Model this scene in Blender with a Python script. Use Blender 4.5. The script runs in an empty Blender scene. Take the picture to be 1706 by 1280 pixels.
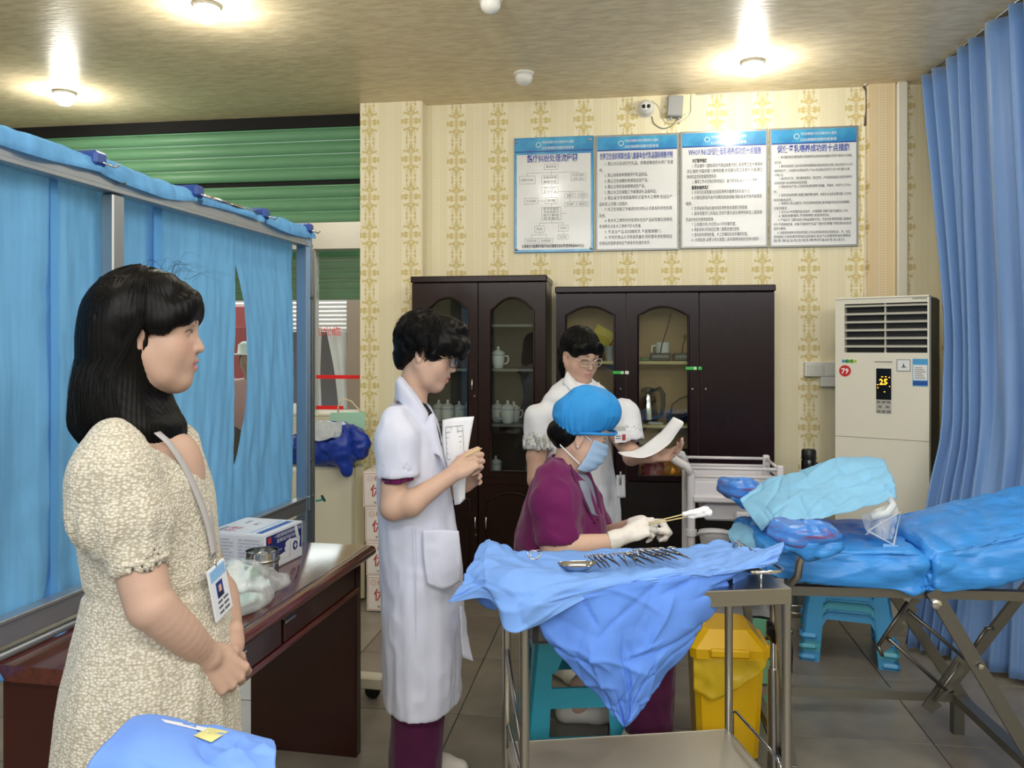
import bpy, bmesh, math, random
import numpy as np
from mathutils import Vector, Matrix, Euler
random.seed(7)
C = bpy.context.scene.collection
FPX, EYE, HY = 1350.0, 1.5, 580.0          # focal length in pixels, eye height, horizon row
PI = math.pi
def P(px, py, Y):
    return Vector(((px-853)/FPX*Y, Y, EYE+(HY-py)/FPX*Y))

# ------------------------------------------------------------------ camera, world, light, exposure
sc = bpy.context.scene
cam_d = bpy.data.cameras.new('camera'); cam = bpy.data.objects.new('camera', cam_d); C.objects.link(cam)
cam.location = (0, 0, EYE); cam.rotation_euler = (PI/2, 0, 0)
cam_d.sensor_width = 36; cam_d.lens = 36*FPX/1706; cam_d.shift_y = -60/1706; cam_d.clip_start = 0.05
sc.camera = cam
w = bpy.data.worlds.new('world'); sc.world = w; w.use_nodes = True
w.node_tree.nodes['Background'].inputs[0].default_value = (0.93, 0.97, 1.0, 1)
w.node_tree.nodes['Background'].inputs[1].default_value = 0.95
sc.view_settings.view_transform = 'Standard'; sc.view_settings.look = 'None'
sc.view_settings.gamma = 1; sc.view_settings.use_curve_mapping = False
sc.view_settings.exposure = 0.03
def area_light(name, loc, size, power, col=(1, .97, .92), rot=(0, 0, 0)):
    l = bpy.data.lights.new(name, 'AREA'); l.shape = 'RECTANGLE'; l.size, l.size_y = size
    l.energy = power; l.color = col
    o = bpy.data.objects.new(name, l); C.objects.link(o); o.location = loc; o.rotation_euler = rot
    return o
def bulb_light(name, loc, power, col=(1, .96, .86), r=.05):
    l = bpy.data.lights.new(name, 'POINT'); l.energy = power; l.color = col; l.shadow_soft_size = r
    o = bpy.data.objects.new(name, l); C.objects.link(o); o.location = loc
    return o
CEIL = 3.13
# soft fill lights added overhead and behind the camera, no fittings built
area_light('overhead_fill_light', (-.5, -.6, CEIL-.06), (1.4, .5), 46)
area_light('overhead_fill_light', (1.5, -.4, CEIL-.06), (1.4, .5), 46)
# unseen fill strip high behind the camera, added to lift the ceiling
area_light('high_front_fill_light', (-.4, -3.2, 2.76), (6.5, .5), 130, (.97, .99, 1), (PI/2, 0, 0))
area_light('overhead_fill_light', (.5, 1.6, CEIL-.06), (.6, .6), 14)  # smaller overhead fills, likewise added without a fitting
area_light('overhead_fill_light', (1.6, 2.6, CEIL-.06), (.5, .5), 8)
BULBS = [(-2.85, 5.16), (-1.45, 3.85), (1.37, 4.61)]
for bx_, by_ in BULBS+[(-2.7, 2.9), (-.3, 3.0), (1.5, 3.0), (-1.3, 1.4)]:   # the last four are unseen fills added to brighten the ceiling
    bulb_light('ceiling_bulb_and_fill_light', (bx_, by_, CEIL-.14), 12)
area_light('street_daylight', (-3.2, 9.5, 3.4), (5, 2), 260, (.95, .98, 1), (math.radians(-35), 0, 0))

# ------------------------------------------------------------------ materials
def lin(h):
    if not isinstance(h, str): return (*h[:3], 1)
    h = h.lstrip('#'); v = [int(h[i:i+2], 16)/255 for i in (0, 2, 4)]
    return tuple((x/12.92 if x <= .04045 else ((x+.055)/1.055)**2.4) for x in v) + (1,)
_m = {}
def mat(name, col='#888888', rough=.5, metal=0, spec=.5, bump=0, bscale=40, bstretch=(1, 1, 1), var=0, vscale=6, col2=None,
        alpha=1, trans=0, ior=1.45, emit=None, estr=1, sheen=0, coat=0, vcol=False, transl=0, coord='Object', vstretch=None, sss=0):
    if name in _m: return _m[name]
    m = bpy.data.materials.new(name); m.use_nodes = True; nt = m.node_tree; N = nt.nodes; L = nt.links
    b = N['Principled BSDF']; b.inputs['Roughness'].default_value = rough; b.inputs['Metallic'].default_value = metal
    b.inputs['Base Color'].default_value = lin(col); b.inputs['Specular IOR Level'].default_value = spec
    b.inputs['Alpha'].default_value = alpha; b.inputs['Transmission Weight'].default_value = trans; b.inputs['IOR'].default_value = ior
    b.inputs['Coat Weight'].default_value = coat; b.inputs['Sheen Weight'].default_value = sheen
    if coat: b.inputs['Coat Roughness'].default_value = .12
    if sss:
        b.inputs['Subsurface Weight'].default_value = sss; b.inputs['Subsurface Radius'].default_value = (.012, .005, .003); b.inputs['Subsurface Scale'].default_value = 1
    if emit: b.inputs['Emission Color'].default_value = lin(emit); b.inputs['Emission Strength'].default_value = estr
    tc = N.new('ShaderNodeTexCoord')
    def noise(scale, st, det=4):
        mp = N.new('ShaderNodeMapping'); mp.inputs['Scale'].default_value = st; L.new(tc.outputs[coord], mp.inputs[0])
        n = N.new('ShaderNodeTexNoise'); n.inputs['Scale'].default_value = scale; n.inputs['Detail'].default_value = det
        L.new(mp.outputs[0], n.inputs['Vector']); return n
    src = None
    if vcol:
        a = N.new('ShaderNodeVertexColor'); a.layer_name = 'Col'; src = a.outputs[0]; L.new(src, b.inputs['Base Color'])
    if var or col2:
        n = noise(vscale, vstretch or bstretch); r = N.new('ShaderNodeValToRGB'); L.new(n.outputs[0], r.inputs[0])
        r.color_ramp.elements[0].position = .35; r.color_ramp.elements[1].position = .65
        c1 = lin(col); c2 = lin(col2) if col2 else tuple(min(1, x*(1+var)) for x in c1[:3])+(1,)
        r.color_ramp.elements[0].color = c1 if col2 else tuple(x*(1-var) for x in c1[:3])+(1,)
        r.color_ramp.elements[1].color = c2
        L.new(r.outputs[0], b.inputs['Base Color']); src = r.outputs[0]
    if bump:
        n = noise(bscale, bstretch); bp = N.new('ShaderNodeBump'); bp.inputs['Strength'].default_value = bump; bp.inputs['Distance'].default_value = .01
        L.new(n.outputs[0], bp.inputs['Height']); L.new(bp.outputs[0], b.inputs['Normal'])
    if transl:
        t = N.new('ShaderNodeBsdfTranslucent'); mx = N.new('ShaderNodeMixShader'); mx.inputs[0].default_value = transl
        t.inputs[0].default_value = lin(col)
        if src: L.new(src, t.inputs[0])
        L.new(b.outputs[0], mx.inputs[1]); L.new(t.outputs[0], mx.inputs[2]); L.new(mx.outputs[0], N['Material Output'].inputs[0])
    _m[name] = m; return m
STEEL = mat('stainless_steel', '#b4b2ac', .28, 1, bump=.02, bscale=60, bstretch=(1, 1, 12))
STEEL2 = mat('dull_steel', '#8d8a82', .42, 1)
CHROME = mat('chrome', '#cfcfcf', .12, 1)
ALU = mat('brushed_aluminium', '#a9adb0', .38, .85)
BLACK = mat('black_plastic', '#121214', .4)
WHITEP = mat('white_plastic', '#e4e4de', .4)
def glass_mat(name, tint, k):
    m = bpy.data.materials.new(name); m.use_nodes = True; nt = m.node_tree; N = nt.nodes; L = nt.links; N.remove(N['Principled BSDF'])
    t = N.new('ShaderNodeBsdfTransparent'); t.inputs[0].default_value = lin(tint); g = N.new('ShaderNodeBsdfGlossy'); g.inputs['Roughness'].default_value = .02
    f = N.new('ShaderNodeFresnel'); f.inputs[0].default_value = 1.5; ml = N.new('ShaderNodeMath'); ml.operation = 'MULTIPLY'; ml.inputs[1].default_value = k; L.new(f.outputs[0], ml.inputs[0])
    x = N.new('ShaderNodeMixShader'); L.new(ml.outputs[0], x.inputs[0]); L.new(t.outputs[0], x.inputs[1]); L.new(g.outputs[0], x.inputs[2]); L.new(x.outputs[0], N['Material Output'].inputs[0]); return m
GLASS = glass_mat('clear_glass', '#eef2f0', 1.3)
CLEARP = mat('clear_plastic_film', '#eef3f6', .12, alpha=.26, spec=.8)
PAPER = mat('white_paper', '#eef0f6', .7, transl=.1)
INK = mat('black_ink', '#2b2d33', .6)
SKIN = mat('skin', '#c79a80', .5, vcol=True, spec=.35, bump=.05, bscale=260, sss=.06)
HAIR = mat('black_hair', '#060506', .42, spec=.18)
HAIRS = mat('black_hair_strands', '#070607', .36, spec=.22)

# ------------------------------------------------------------------ mesh builder
class MB:
    def __init__(s): s.v = []; s.f = []; s.mi = []; s.M = Matrix.Identity(4); s.m = 0
    def add(s, vs, fs):
        o = len(s.v); s.v += [tuple(s.M @ Vector(v)) for v in vs]
        s.f += [tuple(i+o for i in f) for f in fs]; s.mi += [s.m]*len(fs); return s
    def box(s, c, d, b=0, rot=None):
        hx, hy, hz = d[0]/2, d[1]/2, d[2]/2
        R = Euler(rot).to_matrix() if rot else None; c = Vector(c)
        T = lambda v: c + (R @ Vector(v) if R else Vector(v))
        if b <= 0:
            vs = [T((x*hx, y*hy, z*hz)) for z in (-1, 1) for y in (-1, 1) for x in (-1, 1)]
            return s.add(vs, [(0, 2, 3, 1), (4, 5, 7, 6), (0, 1, 5, 4), (2, 6, 7, 3), (0, 4, 6, 2), (1, 3, 7, 5)])
        b = min(b, hx*.98, hy*.98, hz*.98)
        vs = []; idx = {}
        for sx in (-1, 1):
            for sy in (-1, 1):
                for sz in (-1, 1):
                    for a in range(3):
                        p = [sx*(hx-b), sy*(hy-b), sz*(hz-b)]; p[a] = (sx*hx, sy*hy, sz*hz)[a]
                        idx[sx, sy, sz, a] = len(vs); vs.append(T(p))
        I = idx; F = []
        for a in range(3):
            o1, o2 = (a+1) % 3, (a+2) % 3
            for sg in (-1, 1):
                q = []
                for u, w_ in ((-1, -1), (1, -1), (1, 1), (-1, 1)):
                    k = [0]*3; k[a] = sg; k[o1] = u; k[o2] = w_; q.append(I[(*k, a)])
                F.append(tuple(q if sg > 0 else q[::-1]))
            for u in (-1, 1):
                for w_ in (-1, 1):
                    k1 = [0]*3; k1[a] = -1; k1[o1] = u; k1[o2] = w_; k2 = list(k1); k2[a] = 1
                    q = (I[(*k1, o1)], I[(*k2, o1)], I[(*k2, o2)], I[(*k1, o2)])
                    F.append(q if u*w_ > 0 else q[::-1])
        for sx in (-1, 1):
            for sy in (-1, 1):
                for sz in (-1, 1):
                    q = tuple(I[sx, sy, sz, a] for a in range(3)); F.append(q if sx*sy*sz > 0 else q[::-1])
        return s.add(vs, F)
    def tube(s, pts, r, n=8, caps=True, closed=False):
        pts = [Vector(p) for p in pts]; m = len(pts); rs = r if isinstance(r, (list, tuple)) else [r]*m
        vs = []; up = None
        for i, p in enumerate(pts):
            a = pts[i-1] if (i or closed) else p; b_ = pts[(i+1) % m] if (i < m-1 or closed) else p
            t = (b_-a).normalized() if (b_-a).length > 1e-9 else Vector((0, 0, 1))
            if up is None: up = t.orthogonal().normalized()
            up = (up - t*up.dot(t)); up = up.normalized() if up.length > 1e-6 else t.orthogonal().normalized()
            w_ = t.cross(up)
            for k in range(n):
                a_ = 2*PI*k/n; vs.append(p + (up*math.cos(a_)+w_*math.sin(a_))*rs[i])
        fs = []
        for i in range(m if closed else m-1):
            j = (i+1) % m
            for k in range(n):
                k2 = (k+1) % n; fs.append((i*n+k, i*n+k2, j*n+k2, j*n+k))
        if caps and not closed: fs += [tuple(range(n))[::-1], tuple((m-1)*n+k for k in range(n))]
        return s.add(vs, fs)
    def bar(s, a, b, w_, t, up=(0, 0, 1)):          # rectangular bar from a to b
        a, b = Vector(a), Vector(b); d = (b-a).normalized(); u = Vector(up); u = (u-d*u.dot(d))
        u = u.normalized() if u.length > 1e-5 else d.orthogonal().normalized(); x = d.cross(u)
        vs = []
        for p in (a, b):
            for sx, su in ((-1, -1), (1, -1), (1, 1), (-1, 1)): vs.append(p + x*sx*w_/2 + u*su*t/2)
        return s.add(vs, [(0, 1, 2, 3)[::-1], (4, 5, 6, 7), (0, 1, 5, 4), (1, 2, 6, 5), (2, 3, 7, 6), (3, 0, 4, 7)])
    def lathe(s, prof, n=20, c=(0, 0, 0), axis=None):
        vs = []; fs = []; c = Vector(c)
        R = Vector((0, 0, 1)).rotation_difference(Vector(axis)).to_matrix() if axis else Matrix.Identity(3)
        for r, z in prof:
            for k in range(n):
                a = 2*PI*k/n; vs.append(c + R @ Vector((r*math.cos(a), r*math.sin(a), z)))
        for i in range(len(prof)-1):
            for k in range(n):
                k2 = (k+1) % n; fs.append((i*n+k, i*n+k2, (i+1)*n+k2, (i+1)*n+k))
        if prof[0][0] > 1e-6: fs.append(tuple(range(n))[::-1])
        if prof[-1][0] > 1e-6: fs.append(tuple((len(prof)-1)*n+k for k in range(n)))
        return s.add(vs, fs)
    def prism(s, poly, d0, d1, plane='xz'):         # extrude a 2-D outline along the third axis
        n = len(poly)
        def T(p, d):
            return (p[0], d, p[1]) if plane == 'xz' else ((p[0], p[1], d) if plane == 'xy' else (d, p[0], p[1]))
        vs = [T(p, d0) for p in poly]+[T(p, d1) for p in poly]
        fs = [tuple(range(n)), tuple(range(n, 2*n))[::-1]]+[(i, i+n, (i+1) % n+n, (i+1) % n) for i in range(n)]
        return s.add(vs, fs)
    def grid(s, f, n, m, closed=False):
        vs = [f(i/(n if closed else n-1), j/(m-1)) for j in range(m) for i in range(n)]
        fs = [(j*n+i, j*n+(i+1) % n, (j+1)*n+(i+1) % n, (j+1)*n+i) for j in range(m-1) for i in range(n if closed else n-1)]
        return s.add(vs, fs)
    def ring(s, outer, inner, y0, y1):              # flat frame between two outlines with equal point counts (xz plane)
        n = len(outer); vs = []
        for y in (y0, y1):
            vs += [(p[0], y, p[1]) for p in outer]+[(p[0], y, p[1]) for p in inner]
        fs = []
        for i in range(n):
            j = (i+1) % n
            fs += [(i, j, n+j, n+i), (2*n+i, 3*n+i, 3*n+j, 2*n+j), (i, 2*n+i, 2*n+j, j), (n+i, n+j, 3*n+j, 3*n+i)]
        return s.add(vs, fs)
    def build(s, name, m, parent=None, smooth=False, loc=None, rotz=0, mats=None, fix=True):
        me = bpy.data.meshes.new(name); me.from_pydata(s.v, [], s.f)
        for mm in (mats or [m]): me.materials.append(mm)
        if mats: me.polygons.foreach_set('material_index', s.mi)
        if fix:
            bm = bmesh.new(); bm.from_mesh(me); bmesh.ops.recalc_face_normals(bm, faces=bm.faces); bm.to_mesh(me); bm.free()
        if smooth:
            if smooth is True: me.shade_smooth()
            else:
                me.shade_smooth()
                bm = bmesh.new(); bm.from_mesh(me)
                for e in bm.edges:
                    if len(e.link_faces) == 2 and e.calc_face_angle(0) > smooth: e.smooth = False
                bm.to_mesh(me); bm.free()
        return link(name, me, parent, loc, rotz)
def link(name, me, parent=None, loc=None, rotz=0):
    o = bpy.data.objects.new(name, me); C.objects.link(o)
    if parent: o.parent = parent
    if loc is not None: o.location = loc
    if rotz: o.rotation_euler = (0, 0, rotz)
    return o
def thing(name, label, cat, loc=(0, 0, 0), rotz=0, group=None):
    o = bpy.data.objects.new(name, None); C.objects.link(o); o.empty_display_size = .05
    o.location = loc; o.rotation_euler = (0, 0, rotz); o['label'] = label; o['category'] = cat
    if group: o['group'] = group
    return o
def tag(o, label, cat, group=None, kind=None):
    o['label'] = label; o['category'] = cat
    if group: o['group'] = group
    if kind: o['kind'] = kind
    return o
def struct(o, label=None):
    o['kind'] = 'structure'
    if label: o['label'] = label
    return o
def dup(root, loc, rotz, label=None, group=None):
    r = root.copy(); C.objects.link(r); r.location = loc; r.rotation_euler = (0, 0, rotz)
    if label: r['label'] = label
    if group: r['group'] = group
    for ch in list(root.children):
        c = ch.copy(); C.objects.link(c); c.parent = r
        for g in ch.children:
            d = g.copy(); C.objects.link(d); d.parent = c
    return r
def rebase(o, loc):           # give a mesh that was made in world space its origin at loc
    loc = Vector(loc); o.data.transform(Matrix.Translation(-loc)); o.location = loc
    return o
def under(o, root):           # hang a world-space mesh under an unrotated root
    o.data.transform(Matrix.Translation(-root.location)); o.parent = root; o.location = (0, 0, 0); return o
EPS = .0012
def text(name, s, size, m, parent, loc, rot=(PI/2, 0, 0), width=None, align='LEFT', bold=0, space=1.0, spread=1.0, res=1):
    cu = bpy.data.curves.new(name, 'FONT'); cu.body = s; cu.size = size; cu.align_x = align; cu.resolution_u = res
    cu.space_line = space; cu.space_character = spread; cu.offset = bold
    t = bpy.data.objects.new(name, cu); C.objects.link(t)
    dg = bpy.context.evaluated_depsgraph_get(); me = bpy.data.meshes.new_from_object(t.evaluated_get(dg))
    bpy.data.objects.remove(t); bpy.data.curves.remove(cu)
    me.materials.clear(); me.materials.append(m)
    if width and len(me.vertices):
        xs = [v.co.x for v in me.vertices]; k = width/(max(xs)-min(xs)); x0 = min(xs)
        if align == 'CENTER': x0 = (min(xs)+max(xs))/2
        for v in me.vertices: v.co.x = (v.co.x-x0)*k
    o = bpy.data.objects.new(name, me); C.objects.link(o); o.parent = parent; o.location = loc; o.rotation_euler = rot
    return o

# ------------------------------------------------------------------ noise on numpy arrays
_rng = np.random.default_rng(3); _T = _rng.random((32, 32, 32)).astype(np.float32)
def vnoise(p):
    p = np.asarray(p, np.float32); i = np.floor(p).astype(int); f = p-i; f = f*f*(3-2*f); r = 0
    for a in (0, 1):
        wa = f[..., 0] if a else 1-f[..., 0]
        for b in (0, 1):
            wb = f[..., 1] if b else 1-f[..., 1]
            for c_ in (0, 1):
                wc = f[..., 2] if c_ else 1-f[..., 2]
                r = r + wa*wb*wc*_T[(i[..., 0]+a) & 31, (i[..., 1]+b) & 31, (i[..., 2]+c_) & 31]
    return r*2-1
def crease(p, s):             # sharp crumple ridges
    p = np.asarray(p)*s
    return 1-2.2*np.abs(vnoise(p+vnoise(p*.7)[..., None]*.6)) + .5*(1-2.2*np.abs(vnoise(p*2.1+9)))
def get_co(me):
    a = np.empty(len(me.vertices)*3, np.float32); me.vertices.foreach_get('co', a); return a.reshape(-1, 3)
def get_no(me):
    a = np.empty(len(me.vertices)*3, np.float32); me.vertices.foreach_get('normal', a); return a.reshape(-1, 3)
def displace(o, f):
    me = o.data; v = get_co(me); n = get_no(me); v = v+n*f(v)[:, None]
    me.vertices.foreach_set('co', v.astype(np.float32).ravel()); me.update(); return o
def paint(o, f):
    me = o.data; c = f(get_co(me)); a = me.color_attributes.new('Col', 'FLOAT_COLOR', 'POINT')
    a.data.foreach_set('color', np.concatenate([c, np.ones((len(c), 1))], 1).astype(np.float32).ravel())

def catmull(P0, n):
    P0 = np.asarray(P0, float); m = len(P0); t = np.linspace(0, m-1, n); i = np.clip(t.astype(int), 0, m-2); f = (t-i)
    f = f.reshape((-1,)+(1,)*(P0.ndim-1))
    g = lambda k: P0[np.clip(k, 0, m-1)]
    a, b, c_, d = g(i-1), g(i), g(i+1), g(i+2)
    a = np.where((i-1 < 0).reshape(f.shape), 2*b-c_, a); d = np.where((i+2 > m-1).reshape(f.shape), 2*c_-b, d)
    return .5*(2*b+(c_-a)*f+(2*a-5*b+4*c_-d)*f**2+(-a+3*b-3*c_+d)*f**3)
def sheet(name, rows, nu, nv, m, amp=.006, s=9, thick=.0015, parent=None, soft=.0, seed=0, edge=True, sharp=True, lines=0, la=.007):
    R = np.array([[tuple(p) for p in r] for r in rows], float)       # (rows, cols, 3)
    G = catmull(R, nv); G = catmull(G.transpose(1, 0, 2), nu).transpose(1, 0, 2)
    mb = MB(); mb.v = [tuple(x) for x in G.reshape(-1, 3)]
    mb.f = [(j*nu+i, j*nu+i+1, (j+1)*nu+i+1, (j+1)*nu+i) for j in range(nv-1) for i in range(nu-1)]
    mb.mi = [0]*len(mb.f)
    o = mb.build(name, m, parent, smooth=True, fix=False)
    if amp or soft:
        def f(v):
            r = amp*crease(v+seed*3.1, s) if sharp else amp*vnoise((v+seed*3.1)*s)
            return r + (soft*vnoise((v+seed)*5) if soft else 0)
        displace(o, f)
    if lines:                     # straight pressed-in fold lines
        r = random.Random(seed*17+nu); uu, vv = np.meshgrid(np.linspace(0, 1, nu), np.linspace(0, 1, nv)); uu, vv = uu.ravel(), vv.ravel(); dsp = np.zeros(len(uu))
        for _ in range(lines):
            a = r.uniform(0, PI); cu_, cv_ = r.random(), r.random(); d = (uu-cu_)*math.cos(a)+(vv-cv_)*math.sin(a); e = -(uu-cu_)*math.sin(a)+(vv-cv_)*math.cos(a); w_ = r.uniform(.008, .03); l_ = r.uniform(.08, .3)
            dsp += r.choice((-1, 1))*la*r.uniform(.3, 1)*np.exp(-np.abs(d)/w_)*np.exp(-(e/l_)**4)
        displace(o, lambda v: dsp)
    if thick:
        md = o.modifiers.new('thickness', 'SOLIDIFY'); md.thickness = thick; md.offset = 0
    return o

# ------------------------------------------------------------------ implicit surfaces (smooth unions of tapered limbs), meshed with surface nets
def axis_span(lo, hi, h, fine=None, hf=None):
    if not fine: return np.arange(lo, hi+h, h)
    out = [lo]
    while out[-1] < hi:
        z = out[-1]; step = h
        for a, b in fine:
            if a-h*.5 <= z < b: step = hf
        out.append(z+step)
    return np.array(out)
class SDF:
    def __init__(s, lo, hi, h, fine=None, hf=None):
        s.ax = [np.arange(lo[0], hi[0]+h, h), np.arange(lo[1], hi[1]+h, h), axis_span(lo[2], hi[2], h, fine, hf)] if not hf else \
               [np.arange(lo[0], hi[0]+hf, hf), np.arange(lo[1], hi[1]+hf, hf), axis_span(lo[2], hi[2], h, fine, hf)]
        s.d = np.full([len(a) for a in s.ax], 1.0, np.float32)
    def blk(s, lo, hi):
        sl = []; g = []
        for a in range(3):
            i = max(0, np.searchsorted(s.ax[a], lo[a])-1); j = min(len(s.ax[a]), np.searchsorted(s.ax[a], hi[a])+1)
            sl.append(slice(i, max(i, j))); sh = [1, 1, 1]; sh[a] = -1; g.append(s.ax[a][i:max(i, j)].reshape(sh).astype(np.float32))
        return tuple(sl), g
    def op(s, f, lo, hi, k, mode='u'):
        sl, g = s.blk(lo, hi)
        if any(x.size == 0 for x in g): return s
        v = f(*g); a = s.d[sl]
        if mode == 'u':
            h = np.clip(.5+.5*(a-v)/k, 0, 1); s.d[sl] = a*(1-h)+v*h-k*h*(1-h)
        elif mode == 's':
            v = -v; h = np.clip(.5-.5*(a-v)/k, 0, 1); s.d[sl] = a*(1-h)+v*h+k*h*(1-h)
        return s
    def cone(s, p, q, r1, r2, k=.01, mode='u', flat=None):
        p, q = np.array(p, float), np.array(q, float); d = q-p; L = max(d @ d, 1e-9); m = max(r1, r2)+k*1.2+.006
        def f(X, Y, Z):
            t = np.clip(((X-p[0])*d[0]+(Y-p[1])*d[1]+(Z-p[2])*d[2])/L, 0, 1)
            return np.sqrt((X-p[0]-t*d[0])**2+(Y-p[1]-t*d[1])**2+(Z-p[2]-t*d[2])**2)-(r1+(r2-r1)*t)
        return s.op(f, np.minimum(p, q)-m, np.maximum(p, q)+m, k, mode)
    def chain(s, pts, rs, k=.008, mode='u'):
        for i in range(len(pts)-1): s.cone(pts[i], pts[i+1], rs[i], rs[i+1], k, mode)
        return s
    def limb(s, pts, rs, k=.012):                  # a smooth tapered arm through the joints
        q = catmull(np.array([tuple(p) for p in pts], float), 22); r = catmull(np.array(rs, float), 22)
        T = SDF.__new__(SDF); T.ax = s.ax; m = max(rs)+.02; lo, hi = q.min(0)-m, q.max(0)+m; sl, g = s.blk(lo, hi)
        T.ax = [a[x] for a, x in zip(s.ax, sl)]; T.d = np.full([len(a) for a in T.ax], 1., np.float32)
        for i in range(len(q)-1): T.cone(q[i], q[i+1], r[i], r[i+1], .001)
        a = s.d[sl]; h = np.clip(.5+.5*(a-T.d)/k, 0, 1); s.d[sl] = a*(1-h)+T.d*h-k*h*(1-h); return s
    def ell(s, c_, r, R=None, k=.01, mode='u'):
        c_ = np.array(c_, float); r = np.array(r, float); R = np.eye(3) if R is None else np.array(R, float)
        ext = np.sqrt(((R*r)**2).sum(1))+k*1.2+.006
        def f(X, Y, Z):
            x, y, z = X-c_[0], Y-c_[1], Z-c_[2]
            a = [(R[0, i]*x+R[1, i]*y+R[2, i]*z) for i in range(3)]
            k0 = np.sqrt(sum((a[i]/r[i])**2 for i in range(3))); k1 = np.sqrt(sum((a[i]/r[i]**2)**2 for i in range(3)))
            return k0*(k0-1)/np.maximum(k1, 1e-6)
        return s.op(f, c_-ext, c_+ext, k, mode)
    def column(s, rings, k=.01, mode='u', p=2.0, yaw=0, fold=None):   # rings: (z, cx, cy, rx, ry) from low to high
        R = np.array(sorted(rings), float); zz = np.linspace(R[0, 0], R[-1, 0], 120)
        tt = np.interp(zz, R[:, 0], np.arange(len(R))); cat = catmull(R, 40*(len(R)-1)+1); ti = np.linspace(0, len(R)-1, len(cat))
        V = [np.interp(tt, ti, cat[:, i]) for i in range(5)]
        m = k+.03; cy_, sy_ = math.cos(yaw), math.sin(yaw); rr = max(R[:, 3].max(), R[:, 4].max())
        lo = (R[:, 1].min()-rr-m, R[:, 2].min()-rr-m, R[0, 0]-m); hi = (R[:, 1].max()+rr+m, R[:, 2].max()+rr+m, R[-1, 0]+m)
        def f(X, Y, Z):
            z = np.clip(Z, R[0, 0], R[-1, 0]); cx, cy, rx, ry = [np.interp(z, zz, V[i]).astype(np.float32) for i in (1, 2, 3, 4)]
            dx, dy = X-cx, Y-cy; x, y = (dx*cy_+dy*sy_), (-dx*sy_+dy*cy_)
            q = (np.abs(x/rx)**p+np.abs(y/ry)**p)**(1/p)
            if fold:
                th = np.arctan2(y/ry, x/rx); q = q/(1+fold(th, z))
            d = (q-1)*np.minimum(rx, ry)
            return np.maximum(d, np.maximum(R[0, 0]-Z, Z-R[-1, 0]))
        return s.op(f, lo, hi, k, mode)
    def cut(s, p, n, lo, hi, k=.003, mode='s'):      # remove the half space on the n side of p, inside a box
        p = np.array(p, float); n = np.array(n, float); n = n/np.linalg.norm(n)
        return s.op(lambda X, Y, Z: -((X-p[0])*n[0]+(Y-p[1])*n[1]+(Z-p[2])*n[2]), lo, hi, k, 's')
    def build(s, name, m, parent=None, smooth_it=0):
        d = s.d; ins = d < 0; n = [x-1 for x in d.shape]
        cnt = np.zeros(n, np.int8)
        for a in (0, 1):
            for b in (0, 1):
                for c_ in (0, 1): cnt += ins[a:a+n[0], b:b+n[1], c_:c_+n[2]]
        I, J, K = np.nonzero((cnt > 0) & (cnt < 8)); idx = np.full(n, -1, np.int32); idx[I, J, K] = np.arange(len(I))
        cor = [(a, b, c_) for a in (0, 1) for b in (0, 1) for c_ in (0, 1)]
        val = np.stack([d[I+a, J+b, K+c_] for a, b, c_ in cor], 1); pos = np.zeros((len(I), 3)); num = np.zeros(len(I))
        for i in range(8):
            for j in range(i+1, 8):
                df = [cor[j][q]-cor[i][q] for q in range(3)]
                if sum(map(abs, df)) != 1: continue
                va, vb = val[:, i], val[:, j]; mk = (va < 0) != (vb < 0); t = np.where(mk, va/np.where(mk, va-vb, 1), 0)
                for q in range(3): pos[:, q] += np.where(mk, cor[i][q]+t*df[q], 0)
                num += mk
        pos /= num[:, None]; g = np.stack([I, J, K], 1)+pos
        V = np.stack([np.interp(g[:, a], np.arange(len(s.ax[a])), s.ax[a]) for a in range(3)], 1)
        Q = []
        def quads(e, c4):
            A = [idx[c] for c in c4]; A = np.stack([a[e] for a in A], 1); ok = (A >= 0).all(1); return A[ok], ok
        for ax_ in range(3):
            o1, o2 = (ax_+1) % 3, (ax_+2) % 3
            sl = [slice(None)]*3; s0 = list(sl); s1 = list(sl); s0[ax_] = slice(0, -1); s1[ax_] = slice(1, None)
            for q in (s0, s1):
                q[o1] = slice(1, -1); q[o2] = slice(1, -1)
            a, b = ins[tuple(s0)], ins[tuple(s1)]; ch = a != b; e = np.nonzero(ch); fl = a[e]
            base = [None]*3; base[ax_] = e[ax_]; base[o1] = e[o1]+1; base[o2] = e[o2]+1
            def cell(u, v_):
                c = list(base); c[o1] = base[o1]-u; c[o2] = base[o2]-v_; return idx[c[0], c[1], c[2]]
            A = np.stack([cell(1, 1), cell(0, 1), cell(0, 0), cell(1, 0)], 1); ok = (A >= 0).all(1); A = A[ok]; fl = fl[ok]
            A[~fl] = A[~fl][:, ::-1]; Q.append(A)
        Q = np.concatenate(Q)
        if smooth_it:
            for _ in range(smooth_it):
                S = np.zeros_like(V); c0 = np.zeros(len(V))
                for x in range(4):
                    for y in ((x+1) % 4, (x+3) % 4):
                        np.add.at(S, Q[:, x], V[Q[:, y]]); np.add.at(c0, Q[:, x], 1)
                V = V*.5+.5*S/np.maximum(c0, 1)[:, None]
        me = bpy.data.meshes.new(name); me.vertices.add(len(V)); me.vertices.foreach_set('co', V.astype(np.float32).ravel())
        me.loops.add(len(Q)*4); me.loops.foreach_set('vertex_index', Q.astype(np.int32).ravel())
        me.polygons.add(len(Q)); me.polygons.foreach_set('loop_start', np.arange(0, len(Q)*4, 4, dtype=np.int32))
        me.polygons.foreach_set('loop_total', np.full(len(Q), 4, np.int32)); me.update(calc_edges=True); me.validate()
        me.shade_smooth(); me.materials.append(m)
        return link(name, me, parent)

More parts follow.
